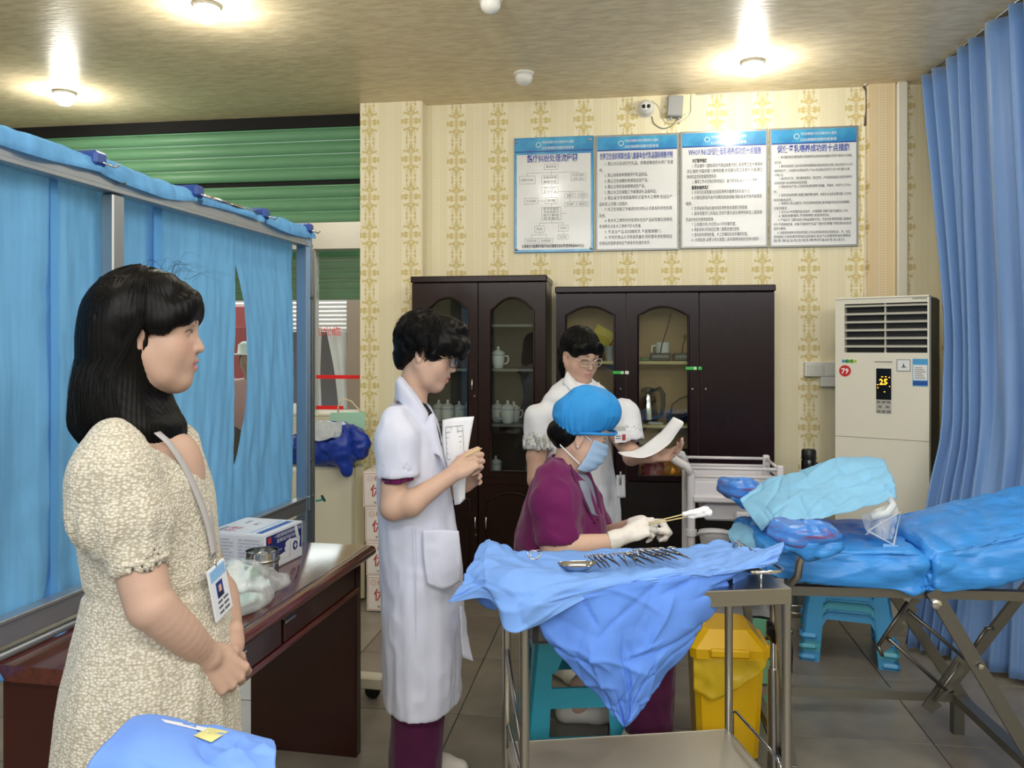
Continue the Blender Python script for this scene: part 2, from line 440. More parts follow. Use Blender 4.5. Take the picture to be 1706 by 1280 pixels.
from mathutils.bvhtree import BVHTree
def surface(o, base, pts, off=.003):              # points on a finished garment where sight lines from the eye meet it, lifted a little
    me = o.data; bv = BVHTree.FromPolygons([v.co+base for v in me.vertices], [p_.vertices[:] for p_ in me.polygons]); e = Vector((0, 0, EYE)); out = []
    for px, py in pts:
        d = (P(px, py, 1)-e).normalized(); h = bv.ray_cast(e, d)
        out.append(h[0]-d*off if h[0] is not None else None)
    g = [x for x in out if x is not None]
    return [x if x is not None else min(g, key=lambda y: 1) for x in out]

# ================================================================== THE ROOM
A = math.radians(8.1); U = Vector((math.cos(A), -math.sin(A), 0)); Nw = Vector((math.sin(A), math.cos(A), 0)); O = Vector((-1.012, 5.4, 0))
def W(u, d, z): return O+U*u+Nw*d+Vector((0, 0, z))
def wpx(px, py, d):
    k = (px-853)/FPX; u = (k*(O.y+Nw.y*d)-O.x-Nw.x*d)/(U.x-k*U.y); Y = O.y+U.y*u+Nw.y*d
    return u, EYE+(HY-py)/FPX*Y
def wthing(name, label, cat, u, d, z, group=None): return thing(name, label, cat, W(u, d, z), -A, group)

def wallpaper(name, base, pat, stripe):
    m = bpy.data.materials.new(name); m.use_nodes = True; nt = m.node_tree; N = nt.nodes; L = nt.links
    b = N['Principled BSDF']; b.inputs['Roughness'].default_value = .55; b.inputs['Specular IOR Level'].default_value = .3
    tc = N.new('ShaderNodeTexCoord'); sp = N.new('ShaderNodeSeparateXYZ'); L.new(tc.outputs['Object'], sp.inputs[0])
    def M(op, a, b_=None, c_=None, clamp=False):
        n = N.new('ShaderNodeMath'); n.operation = op; n.use_clamp = clamp
        for i, x in enumerate((a, b_, c_)):
            if x is None: continue
            if isinstance(x, (int, float)): n.inputs[i].default_value = x
            else: L.new(x, n.inputs[i])
        return n.outputs[0]
    per, pz = .283, .25
    dx = M('ABSOLUTE', M('WRAP', M('ADD', sp.outputs[0], -.065), per/2, -per/2)); zw = M('WRAP', sp.outputs[2], pz/2, -pz/2); dz = M('ABSOLUTE', zw)
    cb = N.new('ShaderNodeCombineXYZ'); L.new(dx, cb.inputs[0]); L.new(dz, cb.inputs[2])
    nz = N.new('ShaderNodeTexNoise'); nz.inputs['Scale'].default_value = 50; nz.inputs['Detail'].default_value = 1.5; nz.inputs['Distortion'].default_value = .6
    L.new(cb.outputs[0], nz.inputs['Vector'])
    env = M('MULTIPLY_ADD', M('COSINE', M('MULTIPLY', zw, 2*PI/pz)), .016, .05)
    ins = M('LESS_THAN', dx, env)
    th = M('MULTIPLY', M('SUBTRACT', nz.outputs[0], .44), 9, clamp=True)
    core = M('LESS_THAN', dx, M('MULTIPLY_ADD', M('COSINE', M('MULTIPLY', zw, 6*PI/pz)), .006, .007))
    dam = M('MAXIMUM', M('MULTIPLY', ins, th), M('MULTIPLY', core, .8))
    band = M('MULTIPLY', M('GREATER_THAN', dx, .062), M('LESS_THAN', dx, .118))
    ln = M('GREATER_THAN', M('SINE', M('MULTIPLY', dx, 2*PI/.0135)), .35)
    edge = M('MULTIPLY', M('GREATER_THAN', dx, .122), M('GREATER_THAN', M('SINE', M('MULTIPLY', sp.outputs[2], 2*PI/.016)), -.2))
    st = M('MAXIMUM', M('MULTIPLY', band, M('MULTIPLY_ADD', ln, .75, .25)), M('MULTIPLY', edge, .7))
    mx = N.new('ShaderNodeMix'); mx.data_type = 'RGBA'; L.new(st, mx.inputs[0]); mx.inputs[6].default_value = lin(base); mx.inputs[7].default_value = lin(stripe)
    m2 = N.new('ShaderNodeMix'); m2.data_type = 'RGBA'; L.new(dam, m2.inputs[0]); L.new(mx.outputs[2], m2.inputs[6]); m2.inputs[7].default_value = lin(pat)
    L.new(m2.outputs[2], b.inputs['Base Color'])
    bp = N.new('ShaderNodeBump'); bp.inputs['Strength'].default_value = .25; bp.inputs['Distance'].default_value = .002; L.new(dam, bp.inputs['Height']); L.new(bp.outputs[0], b.inputs['Normal'])
    return m
WP = wallpaper('damask_wallpaper', '#f3ebd0', '#d6c588', '#e7dcb4')
WP2 = wallpaper('damask_wallpaper_pinkish', '#e9d7b4', '#cbb074', '#dcc498')
uR, _ = wpx(1443, 300, .11)
UP = .425                                                    # right edge of the left pillar
struct(MB().box(((UP+uR+1.6)/2, .21, CEIL/2), (uR+1.6-UP, .2, CEIL)).build('wall_back', WP, None, loc=O, rotz=-A), 'yellow damask wallpaper wall behind the dark cabinets')
struct(MB().box((UP/2, .155, CEIL/2), (UP, .31, CEIL)).build('trim_1', WP, None, loc=O, rotz=-A), 'papered pillar beside the glass door')
uS, _ = wpx(1492, 300, .06)
struct(MB().box(((uR+uS)/2, .085, CEIL/2), (uS-uR, .05, CEIL)).build('trim_2', WP2, None, loc=O, rotz=-A), 'narrow papered pilaster right of the posters')
# white riser pipe casing in the corner
PIPE = mat('white_pipe', '#d9d5c6', .45)
up_, _ = wpx(1502, 300, .06)
struct(MB().box((up_, .07, CEIL/2), (.062, .08, CEIL), .008).build('trim_3', PIPE, None, loc=O, rotz=-A), 'white pipe casing in the corner beside the curtain')
struct(MB().box(((UP+1.9)/2+.5, .095, .05), (2.9-UP, .03, .1)).build('baseboard_back', mat('dark_skirting', '#2a211c', .4), None, loc=O, rotz=-A))
struct(MB().box((UP/2, -.008, .05), (UP, .016, .1)).build('baseboard_pillar', mat('dark_skirting'), None, loc=O, rotz=-A))
# right wall behind the curtain, left wall far behind the screen
WALLP = mat('plain_cream_wall', '#d8cfae', .6)
struct(MB().box((0, 0, CEIL/2), (.1, 9, CEIL)).build('wall_right', WALLP, None, loc=(3.05, 1.2, 0), rotz=0))
struct(MB().box((0, 0, CEIL/2), (.1, 9.5, CEIL)).build('wall_left', WALLP, None, loc=(-5.2, 1.2, 0), rotz=0))
struct(MB().box((0, 0, CEIL/2), (9, .1, CEIL)).build('wall_front', WALLP, None, loc=(-1, -3.3, 0)), 'plain cream wall behind the photographer')
# ceiling
def ceiling_mat():
    m = mat('glossy_ceiling_paper', '#f3e3c0', .34, spec=.45, var=.0, col2='#dccaa4', vscale=11, vstretch=(1, 3.2, 1), bump=.16, bscale=16, bstretch=(1, 3.0, 1))
    return m
struct(MB().box((1, -3.2, CEIL+.05), (9.6, 6.9, .1)).build('ceiling', ceiling_mat(), None, loc=O, rotz=-A), 'glossy beige ceiling with a faint leaf speckle')
# floor: slab and single tiles
FA = Vector((0, 0, 0))
TILE = mat('grey_stone_tile', '#7b766d', .3, spec=.5, col2='#908a7f', vscale=5, var=.1, bump=.03, bscale=30)
TILE2 = mat('grey_stone_tile_dark', '#736e66', .33, spec=.5, col2='#877f75', vscale=4, var=.1, bump=.03, bscale=30)
fl = struct(MB().box((0, 1.9, -.03), (10.6, 9.6, .05)).build('floor', mat('floor_joint', '#37332e', .7), None, loc=(0, 0, 0), rotz=-A), 'grey stone tile floor with thin dark joints')
tm = None; k = 0
for i in range(-7, 5):
    for j in range(-6, 5):
        if tm is None:
            o = MB().box((0, 0, -.004), (.606, .6, .012), .0015).build('floor_tile', TILE, fl); tm = [o.data, o.data.copy()]; tm[1].materials.clear(); tm[1].materials.append(TILE2)
        else:
            o = bpy.data.objects.new('floor_tile', tm[(i*3+j*5) % 7 < 3]); C.objects.link(o); o.parent = fl
        o.location = (1.147+.61*(i+.5), 3.25+.605*(j+.5), .001)

# ------------------------------------------------------------------ shop front: lintel, roller shutters, glass door
GREEN = mat('green_shutter_paint', '#6a9c78', .4, spec=.4, var=.08, vscale=3, vstretch=(.3, 1, 6))
DARK = mat('dark_gap', '#0c0c0b', .8)
def slat_mesh(L_, h):
    prof = [(.0, 0), (-.012, .006), (-.022, h*.3), (-.024, h*.55), (-.012, h*.8), (.004, h*.9), (.004, h)]
    mb = MB(); n = len(prof)
    for x in (0, L_): mb.v += [(x, p[0], p[1]) for p in prof]
    mb.f = [(i, i+1, n+i+1, n+i) for i in range(n-1)]; mb.mi = [0]*(n-1)
    return mb
def shutter(label, u0, L_, d, z0, n, h, gap_at=None):
    t = wthing('roller_shutter', label, 'shutter', u0, d, z0)
    me = None; z = 0
    for i in range(n):
        if gap_at == i:
            z += .0; MB().box((L_/2, .02, z+.02), (L_, .01, .04)).build('dark_recess_strip', DARK, t); z += .035  # black strip painted in for the shaded recess between slats
        if me is None: o = slat_mesh(L_, h).build('slat', GREEN, t, smooth=.9); me = o.data
        else: o = link('slat', me, t)
        o.location = (0, 0, z); z += h
    return t, z
uL = -4.6
t, zt = shutter('wide green roller shutter slats under the ceiling above the blue screen', uL, 4.6, .24, 2.37, 7, .092, 3)
MB().box((2.3, .03, zt+.05), (4.6, .1, .1)).build('housing', DARK, t)  # black box standing in for the dark gap above the slats
struct(MB().box((uL/2, .38, CEIL-.03), (4.7, .2, .06)).build('trim_4', DARK, None, loc=O, rotz=-A), 'black gap above the roller shutter')
LINT = mat('satin_steel_lintel', '#c9c6bd', .32, .75, bump=.02, bscale=20, bstretch=(1, 1, 9))
struct(MB().box((uL/2, .26, 2.28), (4.6, .16, .19), .004).build('trim_5', LINT, None, loc=O, rotz=-A), 'satin steel lintel over the glass door')
dr = thing('door_1', 'glass shop door in a steel frame with red warning stripes', 'door', W(uL, .26, 0), -A); dr['kind'] = 'structure'
RED = mat('red_stripe_tape', '#e81e22', .45)
u1, _ = wpx(521, 500, .26)
for uu in (.06, 1.3, 2.55, u1-uL, 4.56):
    MB().box((uu, 0, 1.095), (.07, .06, 2.19), .004).build('frame', LINT, dr)
for a, b in ((.1, 1.26), (1.34, 2.51), (2.59, u1-uL-.04)):
    MB().box(((a+b)/2, 0, 1.09), (b-a, .008, 2.1)).build('pane', GLASS, dr)
MB().box(((u1-uL+.035+4.525)/2, 0, 1.09), (4.525-u1+uL-.035, .008, 2.1)).build('pane', GLASS, dr)
ua, z1 = wpx(528, 628, .25); ub, _ = wpx(601, 628, .25); ub = min(ub, -.02)
MB().box(((ua+ub)/2-uL, -.012, z1), (ub-ua, .004, .026)).build('warning_stripe', RED, dr)
_, z2 = wpx(528, 679, .25); uc, _ = wpx(572, 679, .25)
MB().box(((ua+uc)/2-uL, -.012, z2), (uc-ua, .004, .026)).build('warning_stripe', RED, dr)
# outer shutter, half lowered, beyond the glass
shutter('outer green roller shutter half lowered beyond the glass door', uL, 4.6, .62, 1.86, 8, .075)

# ------------------------------------------------------------------ street outside
struct(MB().box((-2.5, 6, -.06), (12, 11.4, .06)).build('ground', mat('street_paving', '#b3aca4', .8, var=.1, vscale=3), None, loc=O, rotz=-A))
FAC = mat('pale_facade', '#cfc8c2', .8)
fc = wthing('shop_facade', 'pale shop front across the street with a white roller shutter', 'building', -3.5, 4.4, 0)
MB().box((0, .15, 2.9), (9, .2, 1.75)).build('wall', FAC, fc)
for i, x0 in enumerate((-4.2, -1.2, 2.03, 4.4)):
    MB().box((x0, .1, 1.05), (.34, .3, 2.1)).build('pillar', mat('brown_pillar', '#8d7767', .7), fc)
for x0, x1 in ((-4, -1.4), (-1, 1.84), (2.22, 4.2)):
    mb = MB()
    for kz in range(9):
        mb.lathe([(.03, 0), (.03, x1-x0)], 8, (x0, .02, 1.74+kz*.052), (1, 0, 0))
    mb.build('roller_shutter', mat('white_corrugated', '#e6dfdc', .5), fc, smooth=.6)
    MB().box(((x0+x1)/2, .5, .85), (x1-x0, .05, 1.72)).build('dark_interior', mat('shop_dark', '#6f6d78', .7), fc)
PV = mat('pale_strip_curtain', '#dcd8d2', .35, alpha=.75)
for x0, x1, x2 in ((1.44, 1.51, 1.46), (.8, 1.0, .9), (1.58, 1.83, 1.8)):
    sheet('strip_curtain', [[(x0+(x1-x0)*k/3, -.02+.03*(k % 2), 1.73) for k in range(4)], [((x0+x2)*.5+(x1-x0)*.6*k/3, -.02+.04*(k % 2), 1.2) for k in range(4)], [(x2-.06+.12*k/3, -.02, .75) for k in range(4)]], 10, 10, PV, .004, 6, 0, fc)
text('sign_text', '欢迎光临', .12, RED, fc, (1.3, -.04, 1.66))
rp = wthing('red_door_panel', 'dark red door panel in the street seen through the screen gap', 'door', -2.62, 3.9, 0)
MB().box((0, 0, 1.0), (.7, .06, 2.0), .01).build('panel', mat('dark_red_paint', '#a8434a', .5), rp)
MB().box((0, -.035, 1.4), (.5, .01, .7), .004).build('inset', mat('dark_red_paint2', '#94343c', .5), rp)

# a passer-by in the street, seen through the slit of the screen
def street_person():
    q = P(416, 900, 7.0); t = thing('person', 'passer-by in a white hat outside, seen through the slit between the blue sheets', 'person', (q.x, 7.0, -.02), 0)
    S = SDF((q.x-.3, 6.75, 0), (q.x+.3, 7.25, 1.5), .014); x = q.x
    S.ell((x, 7, 1.38), (.08, .095, .11)); S.cone((x, 7, 1.3), (x, 7, 1.15), .045, .055, .02); S.ell((x, 6.915, 1.37), (.014, .02, .018), None, .01)
    for s_ in (-1, 1):
        S.chain([(x+.15*s_, 7, 1.15), (x+.2*s_, 7, .9), (x+.19*s_, 6.92, .68)], [.05, .042, .028], .02); S.cone((x+.19*s_, 6.92, .67), (x+.19*s_, 6.9, .6), .03, .02, .01); S.chain([(x+.08*s_, 7, .75), (x+.08*s_, 7, .4), (x+.08*s_, 7, .07)], [.08, .06, .04], .02); S.cone((x+.08*s_, 7, .04), (x+.08*s_, 6.88, .03), .035, .03, .02)
    S.ell((x, 7, .98), (.15, .1, .24), None, .04); o = S.build('body', SKIN); paint(o, lambda v: np.tile(np.array((.5, .31, .23)), (len(v), 1))); under(o, t)
    S = SDF((x-.3, 6.75, .6), (x+.3, 7.25, 1.35), .014); S.ell((x, 7, .98), (.19, .13, .26), None, .04); S.cone((x-.15, 7, 1.17), (x+.15, 7, 1.17), .065, .065, .04)
    for s_ in (-1, 1): S.cone((x+.16*s_, 7, 1.15), (x+.2*s_, 7, .95), .065, .06, .03)
    under(S.build('blouse', mat('pink_blouse', '#d9a6ac', .7)), t)
    S = SDF((x-.2, 6.8, .05), (x+.2, 7.2, .85), .014)
    for s_ in (-1, 1): S.cone((x+.08*s_, 7, .78), (x+.08*s_, 7, .1), .095, .07, .02)
    under(S.build('trousers', mat('dark_trousers', '#3a3a40', .8)), t)
    S = SDF((x-.2, 6.8, 1.2), (x+.2, 7.2, 1.6), .012); S.ell((x, 7.02, 1.4), (.095, .1, .115)); S.ell((x, 6.92, 1.36), (.075, .06, .09), None, .01, 's'); under(S.build('hair', mat('brown_hair', '#3a2a22', .6)), t)
    under(MB().lathe([(.17, 1.44), (.165, 1.45), (.1, 1.455), (.095, 1.53), (.06, 1.555), (0, 1.56)], 24, (x, 7, 0)).build('hat', mat('white_hat', '#eeeeea', .7), None, True), t)

# ================================================================== LARGE FURNITURE ALONG THE BACK WALL
WOODB = mat('dark_brown_veneer', '#22130f', .3, spec=.22, col2='#2b1a15', vscale=14, vstretch=(14, 14, 1), coat=.06)
WOODP = mat('dark_plum_veneer', '#190b11', .26, spec=.22, col2='#200f16', vscale=12, vstretch=(14, 14, 1), coat=.06)
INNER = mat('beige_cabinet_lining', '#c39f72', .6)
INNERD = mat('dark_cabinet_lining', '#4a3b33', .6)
def arch(x0, x1, z0, z1, rise, n=14):
    pts = [(x0, z0), (x1, z0), (x1, z1-rise)]
    for i in range(1, n):
        t = i/n; x = x1+(x0-x1)*t; e = min(1, min(t, 1-t)/.18); pts.append((x, z1-rise+rise*(math.sin(PI*(.12+.76*t))-math.sin(PI*.12))/(1-math.sin(PI*.12))*(.55+.45*e)))
    return pts+[(x0, z1-rise)]
def door_leaf(parent, x0, x1, z0, z1, m, pane=None, rise=.06, label=None, moulding=True):
    if pane is None:
        o = MB().box(((x0+x1)/2, 0, (z0+z1)/2), (x1-x0, .02, z1-z0), .002).build('door', m, parent)
        return o
    a, b, c, d = pane; inn = arch(a, b, c, d, rise); out = [(x0, z0), (x1, z0), (x1, d-rise)]
    n = len(inn)
    for i in range(3, n-1): out.append((x1+(x0-x1)*(i-2)/(n-3), z1))
    out += [(x0, d-rise)]
    out[3] = (x1, z1); out[n-2] = (x0, z1)
    o = MB().ring(out, inn, -.01, .01).build('door', m, parent)
    if moulding:
        g = [((x-(a+b)/2)*1.0, (z-(c+d)/2)) for x, z in inn]
        mb = MB(); mb.tube([((a+b)/2+x*1.02, -.011, (c+d)/2+z*1.008) for x, z in g], .0065, 6, closed=True); mb.build('moulding', m, o, smooth=True)
    MB().prism(inn, .002, .005).build('pane', GLASS, o)
    return o
def cabinet(name, label, u0, u1, d, depth, top, mats, cornice=.0):
    m, inner = mats; t = wthing(name, label, 'cabinet', u0, d, 0); wd = u1-u0
    MB().box((.012, depth/2+.012, top/2), (.024, depth-.024, top-.05)).build('side_panel', m, t)
    MB().box((wd-.012, depth/2+.012, top/2), (.024, depth-.024, top-.05)).build('side_panel', m, t)
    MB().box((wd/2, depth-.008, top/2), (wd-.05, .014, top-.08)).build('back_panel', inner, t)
    MB().box((wd/2, depth/2-cornice/2, top-.02), (wd+cornice, depth+cornice, .04), .006).build('top_panel', m, t)
    MB().box((wd/2, depth/2, .04), (wd, depth-.02, .08)).build('plinth', m, t)
    MB().box((wd/2, depth/2+.01, .1), (wd-.05, depth-.05, .02)).build('bottom_panel', m, t)
    return t, wd
def knob(parent, x, z, m=CHROME, r=.008): MB().lathe([(r*.5, 0), (r*.6, .008), (r, .012), (r, .018), (r*.6, .022)], 12, (x, -.01, z), (0, -1, 0)).build('knob', m, parent, smooth=.6)
def handle(parent, x, z, h=.075):
    MB().tube([(x, -.01, z-h/2), (x, -.03, z-h/2+.008), (x, -.032, z), (x, -.03, z+h/2-.008), (x, -.01, z+h/2)], [.004, .006, .007, .006, .004], 8).build('handle', CHROME, parent, smooth=True)
dL = -.27
uA, topL = wpx(686, 461, dL); uB, _ = wpx(910, 461, dL)
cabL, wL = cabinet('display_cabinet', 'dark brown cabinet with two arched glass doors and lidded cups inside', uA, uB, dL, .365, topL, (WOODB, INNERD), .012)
def LP(px, py, dd=dL, u0=uA): u, z = wpx(px, py, dd); return u-u0, z
zr1 = LP(790, 797)[1]; zr2 = LP(790, 806)[1]; xm = LP(797, 600)[0]
for a, b, p0, p1, hx in ((.004, xm-.003, 712, 779, 788), (xm+.003, wL-.004, 819, 889, None)):
    x0, z0 = LP(p0, 784); x1, z1 = LP(p1, 497)
    dl = door_leaf(cabL, a, b, zr1+.004, topL-.045, WOODB, (x0, x1, z0, z1), .075)
    if hx: handle(dl, LP(788, 641)[0], LP(788, 641)[1]); knob(dl, LP(792, 660)[0], LP(792, 660)[1], mat('brass', '#a8895a', .3, 1))
MB().box((wL/2, .005, (zr1+zr2)/2), (wL, .03, zr1-zr2+.01), .003).build('mid_rail', WOODB, cabL)
for a, b, hx in ((.004, xm-.003, 793), (xm+.003, wL-.004, 811)):
    dl = door_leaf(cabL, a, b, .09, zr2-.006, WOODB)
    hx_, hz_ = LP(hx, 870); handle(dl, hx_, hz_, .08)
    mb = MB(); pts = arch(a+.05, b-.05, .14, zr2-.05, .05); mb.tube([(x, -.011, z) for x, z in pts], .005, 6, closed=True); mb.build('moulding', WOODB, dl, smooth=True)
    if hx == 793: knob(dl, LP(797, 890)[0]-.01, LP(797, 890)[1], mat('brass'))
SH = mat('grey_shelf_edge', '#7f7f78', .5)
shz = []
for py in (541, 614, 705):
    z = LP(800, py, dL+.1)[1]; shz.append(z); MB().box((wL/2, .2, z-.008), (wL-.05, .3, .016)).build('shelf', mat('dark_shelf', '#3b3432', .4), cabL)
    MB().box((wL/2, .048, z-.008), (wL-.05, .006, .016)).build('shelf_edge', SH, cabL)
MB().box((wL/2, .2, zr1-.005), (wL-.05, .3, .016)).build('shelf', mat('dark_shelf'), cabL)
# porcelain lidded cups
PORC = mat('white_porcelain', '#eceeed', .18, coat=.4)
BLUEL = mat('blue_glaze_line', '#6f86b5', .3)
def cup(label, loc, rz, s=1.0, grp='lidded cups in the brown cabinet'):
    t = thing('lidded_cup', label, 'cup', loc, rz, grp)
    MB().lathe([(.026*s, 0), (.03*s, .004), (.036*s, .03*s), (.039*s, .06*s), (.039*s, .088*s), (.036*s, .088*s), (.034*s, .03*s), (.02*s, .012*s), (0, .012*s)], 20).build('body', PORC, t, smooth=.9)
    MB().lathe([(.041*s, .088*s), (.042*s, .093*s), (.03*s, .104*s), (.012*s, .111*s), (.006*s, .116*s), (.009*s, .122*s), (.006*s, .131*s), (0, .133*s)], 20).build('lid', PORC, t, smooth=.9)
    MB().tube([(.036*s, 0, .075*s), (.058*s, 0, .074*s), (.062*s, 0, .05*s), (.052*s, 0, .03*s), (.037*s, 0, .026*s)], .005*s, 8).build('handle', PORC, t, smooth=True)
    MB().lathe([(.0392*s, .078*s), (.0396*s, .08*s), (.0392*s, .082*s)], 20).build('glaze_band', BLUEL, t, smooth=True)
    return t
cuplist = [(830, 612, 0, 1.05, .1, 'white lidded cup alone on the upper shelf behind the right glass door'),
           (829, 704, 200, 1.05, .19, 'white lidded cup at the back left behind the right glass door'),
           (846, 704, 200, 1.1, .09, 'white lidded cup in front of two others behind the right glass door'),
           (856, 702, 20, 1.0, .2, 'white lidded cup half hidden at the back behind the right glass door'),
           (731, 697, 180, 1.05, .18, 'white lidded cup nearest the short haired nurse behind the left glass door'),
           (746, 697, 10, 1.1, .1, 'white lidded cup with its handle to the right behind the left glass door'),
           (765, 695, 180, 1.0, .17, 'white lidded cup third along behind the left glass door'),
           (778, 694, 20, .9, .27, 'white lidded cup against the right frame of the left glass door')]
for px, py, rz, s, dd, lb in cuplist:
    u, z = wpx(px, py, dL+dd); sz = shz[1] if py < 650 else shz[2]; cup(lb, W(u, dL+dd, sz+.0005), math.radians(rz), s)
u, z = wpx(826, 784, dL+.1); cup('white lidded cup low in the corner behind the right glass door', W(u, dL+.1, zr1+.0035), 2, .95)
# plum cabinet
dR = -.22
uC, topR = wpx(926, 478, dR); uD, _ = wpx(1291, 474, dR); uC = max(uC, uB+.03)
cabR, wR = cabinet('filing_cabinet', 'dark plum cabinet with two arched glass doors and a plain third door', uC, uD, dR, .315, topR, (WOODP, INNER), .01)
def RP(px, py, dd=dR): u, z = wpx(px, py, dd); return u-uC, z
xa = RP(1043, 600)[0]; xb = RP(1164, 600)[0]; zq = RP(1100, 803)[1]
for a, b, p0, p1 in ((.004, xa-.002, 944, 1023), (xa+.002, xb-.002, 1064, 1146)):
    x0, z0 = RP(p0, 792); x1, z1 = RP(p1, 512)
    dl = door_leaf(cabR, a, b, zq+.004, topR-.045, WOODP, (x0, x1, z0, z1), .05)
    kx = RP(1034 if p0 < 1000 else 1153, 648); knob(dl, *kx)
dl = door_leaf(cabR, xb+.002, wR-.004, zq+.004, topR-.045, WOODP); knob(dl, *RP(1175, 648))
for a, b in ((.004, xa-.002), (xa+.002, xb-.002), (xb+.002, wR-.004)): door_leaf(cabR, a, b, .09, zq-.004, mat('black_cabinet_door', '#120c0e', .35))
for x in (xa, xb): MB().box((x, .17, topR/2), (.018, .28, topR-.12)).build('divider', INNER, cabR)
PINE = mat('pale_pine_edge', '#d8c489', .5)
rz_ = []
for py in (602, 708, 797):
    z = RP(1100, py, dR+.04)[1]; rz_.append(z)
    for a, b in ((.024, xa), (xa, xb)): MB().box(((a+b)/2, .165, z-.009), (b-a-.022, .27, .018)).build('shelf', PINE, cabR)
GREENP = mat('green_plastic', '#35b04a', .35)
for px, py in ((1035, 621), (1156, 614)):
    lx, lz = RP(px, py); lt = wthing('child_lock', 'green child lock strap across the %s door gap of the plum cabinet' % ('left' if px < 1100 else 'right'), 'lock', uC+lx, dR-.0105, lz, 'green child locks')
    MB().box((-.022, -.006, 0), (.06, .012, .02), .004).build('strap', GREENP, lt); MB().box((.034, -.006, 0), (.024, .012, .022), .004).build('catch', WHITEP if px < 1100 else GREENP, lt)
    MB().box((.006, -.007, 0), (.02, .011, .019), .003).build('button', mat('pale_green_plastic', '#bfe2c0', .4), lt)
# things in the plum cabinet
def RW(px, dd, z): return W(wpx(px, 600, dR+dd)[0], dR+dd, z)
t = thing('mug', 'white mug behind a black adapter in the plum cabinet', 'mug', RW(1104, .17, rz_[0]+.0005), PI)
MB().lathe([(.03, 0), (.04, .004), (.043, .05), (.044, .115), (.041, .115), (.039, .012), (0, .01)], 20).build('body', PORC, t, smooth=.9)
MB().tube([(.042, 0, .095), (.066, 0, .092), (.07, 0, .06), (.058, 0, .035), (.042, 0, .03)], .006, 8).build('handle', PORC, t, smooth=True)
CABLE = mat('black_cable', '#141416', .5)
for i, (px, w_, lb) in enumerate(((1100, .125, 'black adapter box in front of the white mug'), (1136, .11, 'black adapter box beside the right frame of the glass door'))):
    t = thing('power_adapter', lb, 'adapter', RW(px, .075, rz_[0]+.0005), -A+.1*i, 'black adapters in the plum cabinet')
    MB().box((0, 0, .025), (w_, .07, .05), .008).build('body', mat('charcoal_plastic', '#2c2f33', .4), t)
    MB().box((0, -.036, .028), (w_*.8, .004, .012)).build('front_strip', mat('grey_strip', '#7e8388', .4), t)
    MB().tube([(0, 0, .05), (.01, .01, .1), (.03, .03, .16), (.05-.03*i, .06, .22-.08*i), (.07-.04*i, .1, .3-.14*i)], .004, 6).build('cable', CABLE, t, smooth=True)
tag(rebase(MB().box((0, 0, .012), (.06, .05, .024), .005).build('tape_case', GREENP, None, loc=RW(1073, .08, rz_[0]+.0005), rotz=-A), RW(1073, .08, rz_[0]+.0005)) if False else MB().box((0, 0, .012), (.06, .05, .024), .005).build('green_case', mat('dark_green_case', '#2f6a34', .4), None, loc=RW(1074, .08, rz_[0]+.0005), rotz=-A), 'small green case on the upper shelf of the plum cabinet', 'case')
t = thing('kettle', 'steel electric kettle with black back in the plum cabinet', 'kettle', RW(1079, .2, rz_[1]+.0005), -A)
MB().lathe([(.062, 0), (.064, .012), (.06, .015)], 24).build('base', BLACK, t, smooth=.6)
MB().lathe([(.06, .015), (.066, .02), (.062, .09), (.05, .17), (.043, .195), (.03, .205), (0, .207)], 24).build('body', CHROME, t, smooth=.7)
MB().lathe([(.044, .195), (.04, .212), (.015, .222), (0, .223)], 20).build('lid', BLACK, t, smooth=.8)
MB().tube([(.04, 0, .2), (.075, 0, .215), (.095, 0, .18), (.096, 0, .1), (.085, 0, .045), (.066, 0, .03)], [.01, .014, .015, .014, .012, .01], 10).build('handle', BLACK, t, smooth=True)
t = thing('cable_coil', 'black power cable heaped beside the kettle', 'cable', RW(1133, .2, rz_[1]+.0005), 0)
rr = random.Random(3); mb = MB()
for k in range(3):
    mb.tube([(.07*math.cos(a)+rr.uniform(-.01, .01)-.01, .045*math.sin(a), .012+.018*k+.006*math.sin(3*a)) for a in [2*PI*i/16 for i in range(16)]], .006, 6, closed=True)
mb.build('loops', CABLE, t, smooth=True)
MB().tube([(-.06, 0, .05), (-.05, .0, .11), (0, .0, .15), (.06, 0, .17), (.075, 0, .175)], .006, 6).build('lead', CABLE, t, smooth=True)
MB().box((.01, 0, .02), (.07, .05, .035), .006).build('plug', BLACK, t)
tag(MB().lathe([(.045, 0), (.05, .006), (.048, .012), (.03, .016), (0, .016)], 24).build('saucer', PORC, None, True, loc=RW(1092, .075-.0, rz_[1]+.0005)) , 'white saucer in front of the kettle', 'saucer')
t = thing('document_folder', 'yellow paper folder leaning behind the left glass door of the plum cabinet', 'folder', RW(1000, .12, rz_[0]+.008), -A)
MB().box((.0, .02, .12), (.13, .008, .17), .002, (math.radians(12), math.radians(30), 0)).build('cover', mat('yellow_card', '#d8c24c', .6), t)
MB().box((.03, .045, .1), (.12, .008, .16), .002, (math.radians(10), math.radians(20), 0)).build('sheets', mat('orange_card', '#b97b3d', .6), t)
t = thing('paper_cup', 'grey tumbler on the shelf behind the left glass door of the plum cabinet', 'cup', RW(1016, .06, rz_[0]+.0005), 0)
MB().lathe([(.026, 0), (.034, .09), (.032, .09), (.024, .006), (0, .006)], 18).build('body', mat('grey_tumbler', '#a9aaa6', .4), t, smooth=.8)
MB().lathe([(.0345, .088), (.036, .091), (.0345, .094)], 18).build('rim', mat('grey_tumbler'), t, smooth=True)
t = thing('snack_box', 'black and grey carton on the lowest shelf of the plum cabinet', 'box', RW(1133, .19, rz_[2]+.0005), -A)
MB().box((0, 0, .08), (.1, .08, .16), .002).build('carton', mat('black_carton', '#2a2a2d', .5), t); MB().box((0, -.041, .1), (.1, .002, .06)).build('label_band', mat('grey_print', '#9a9a9a', .5), t)
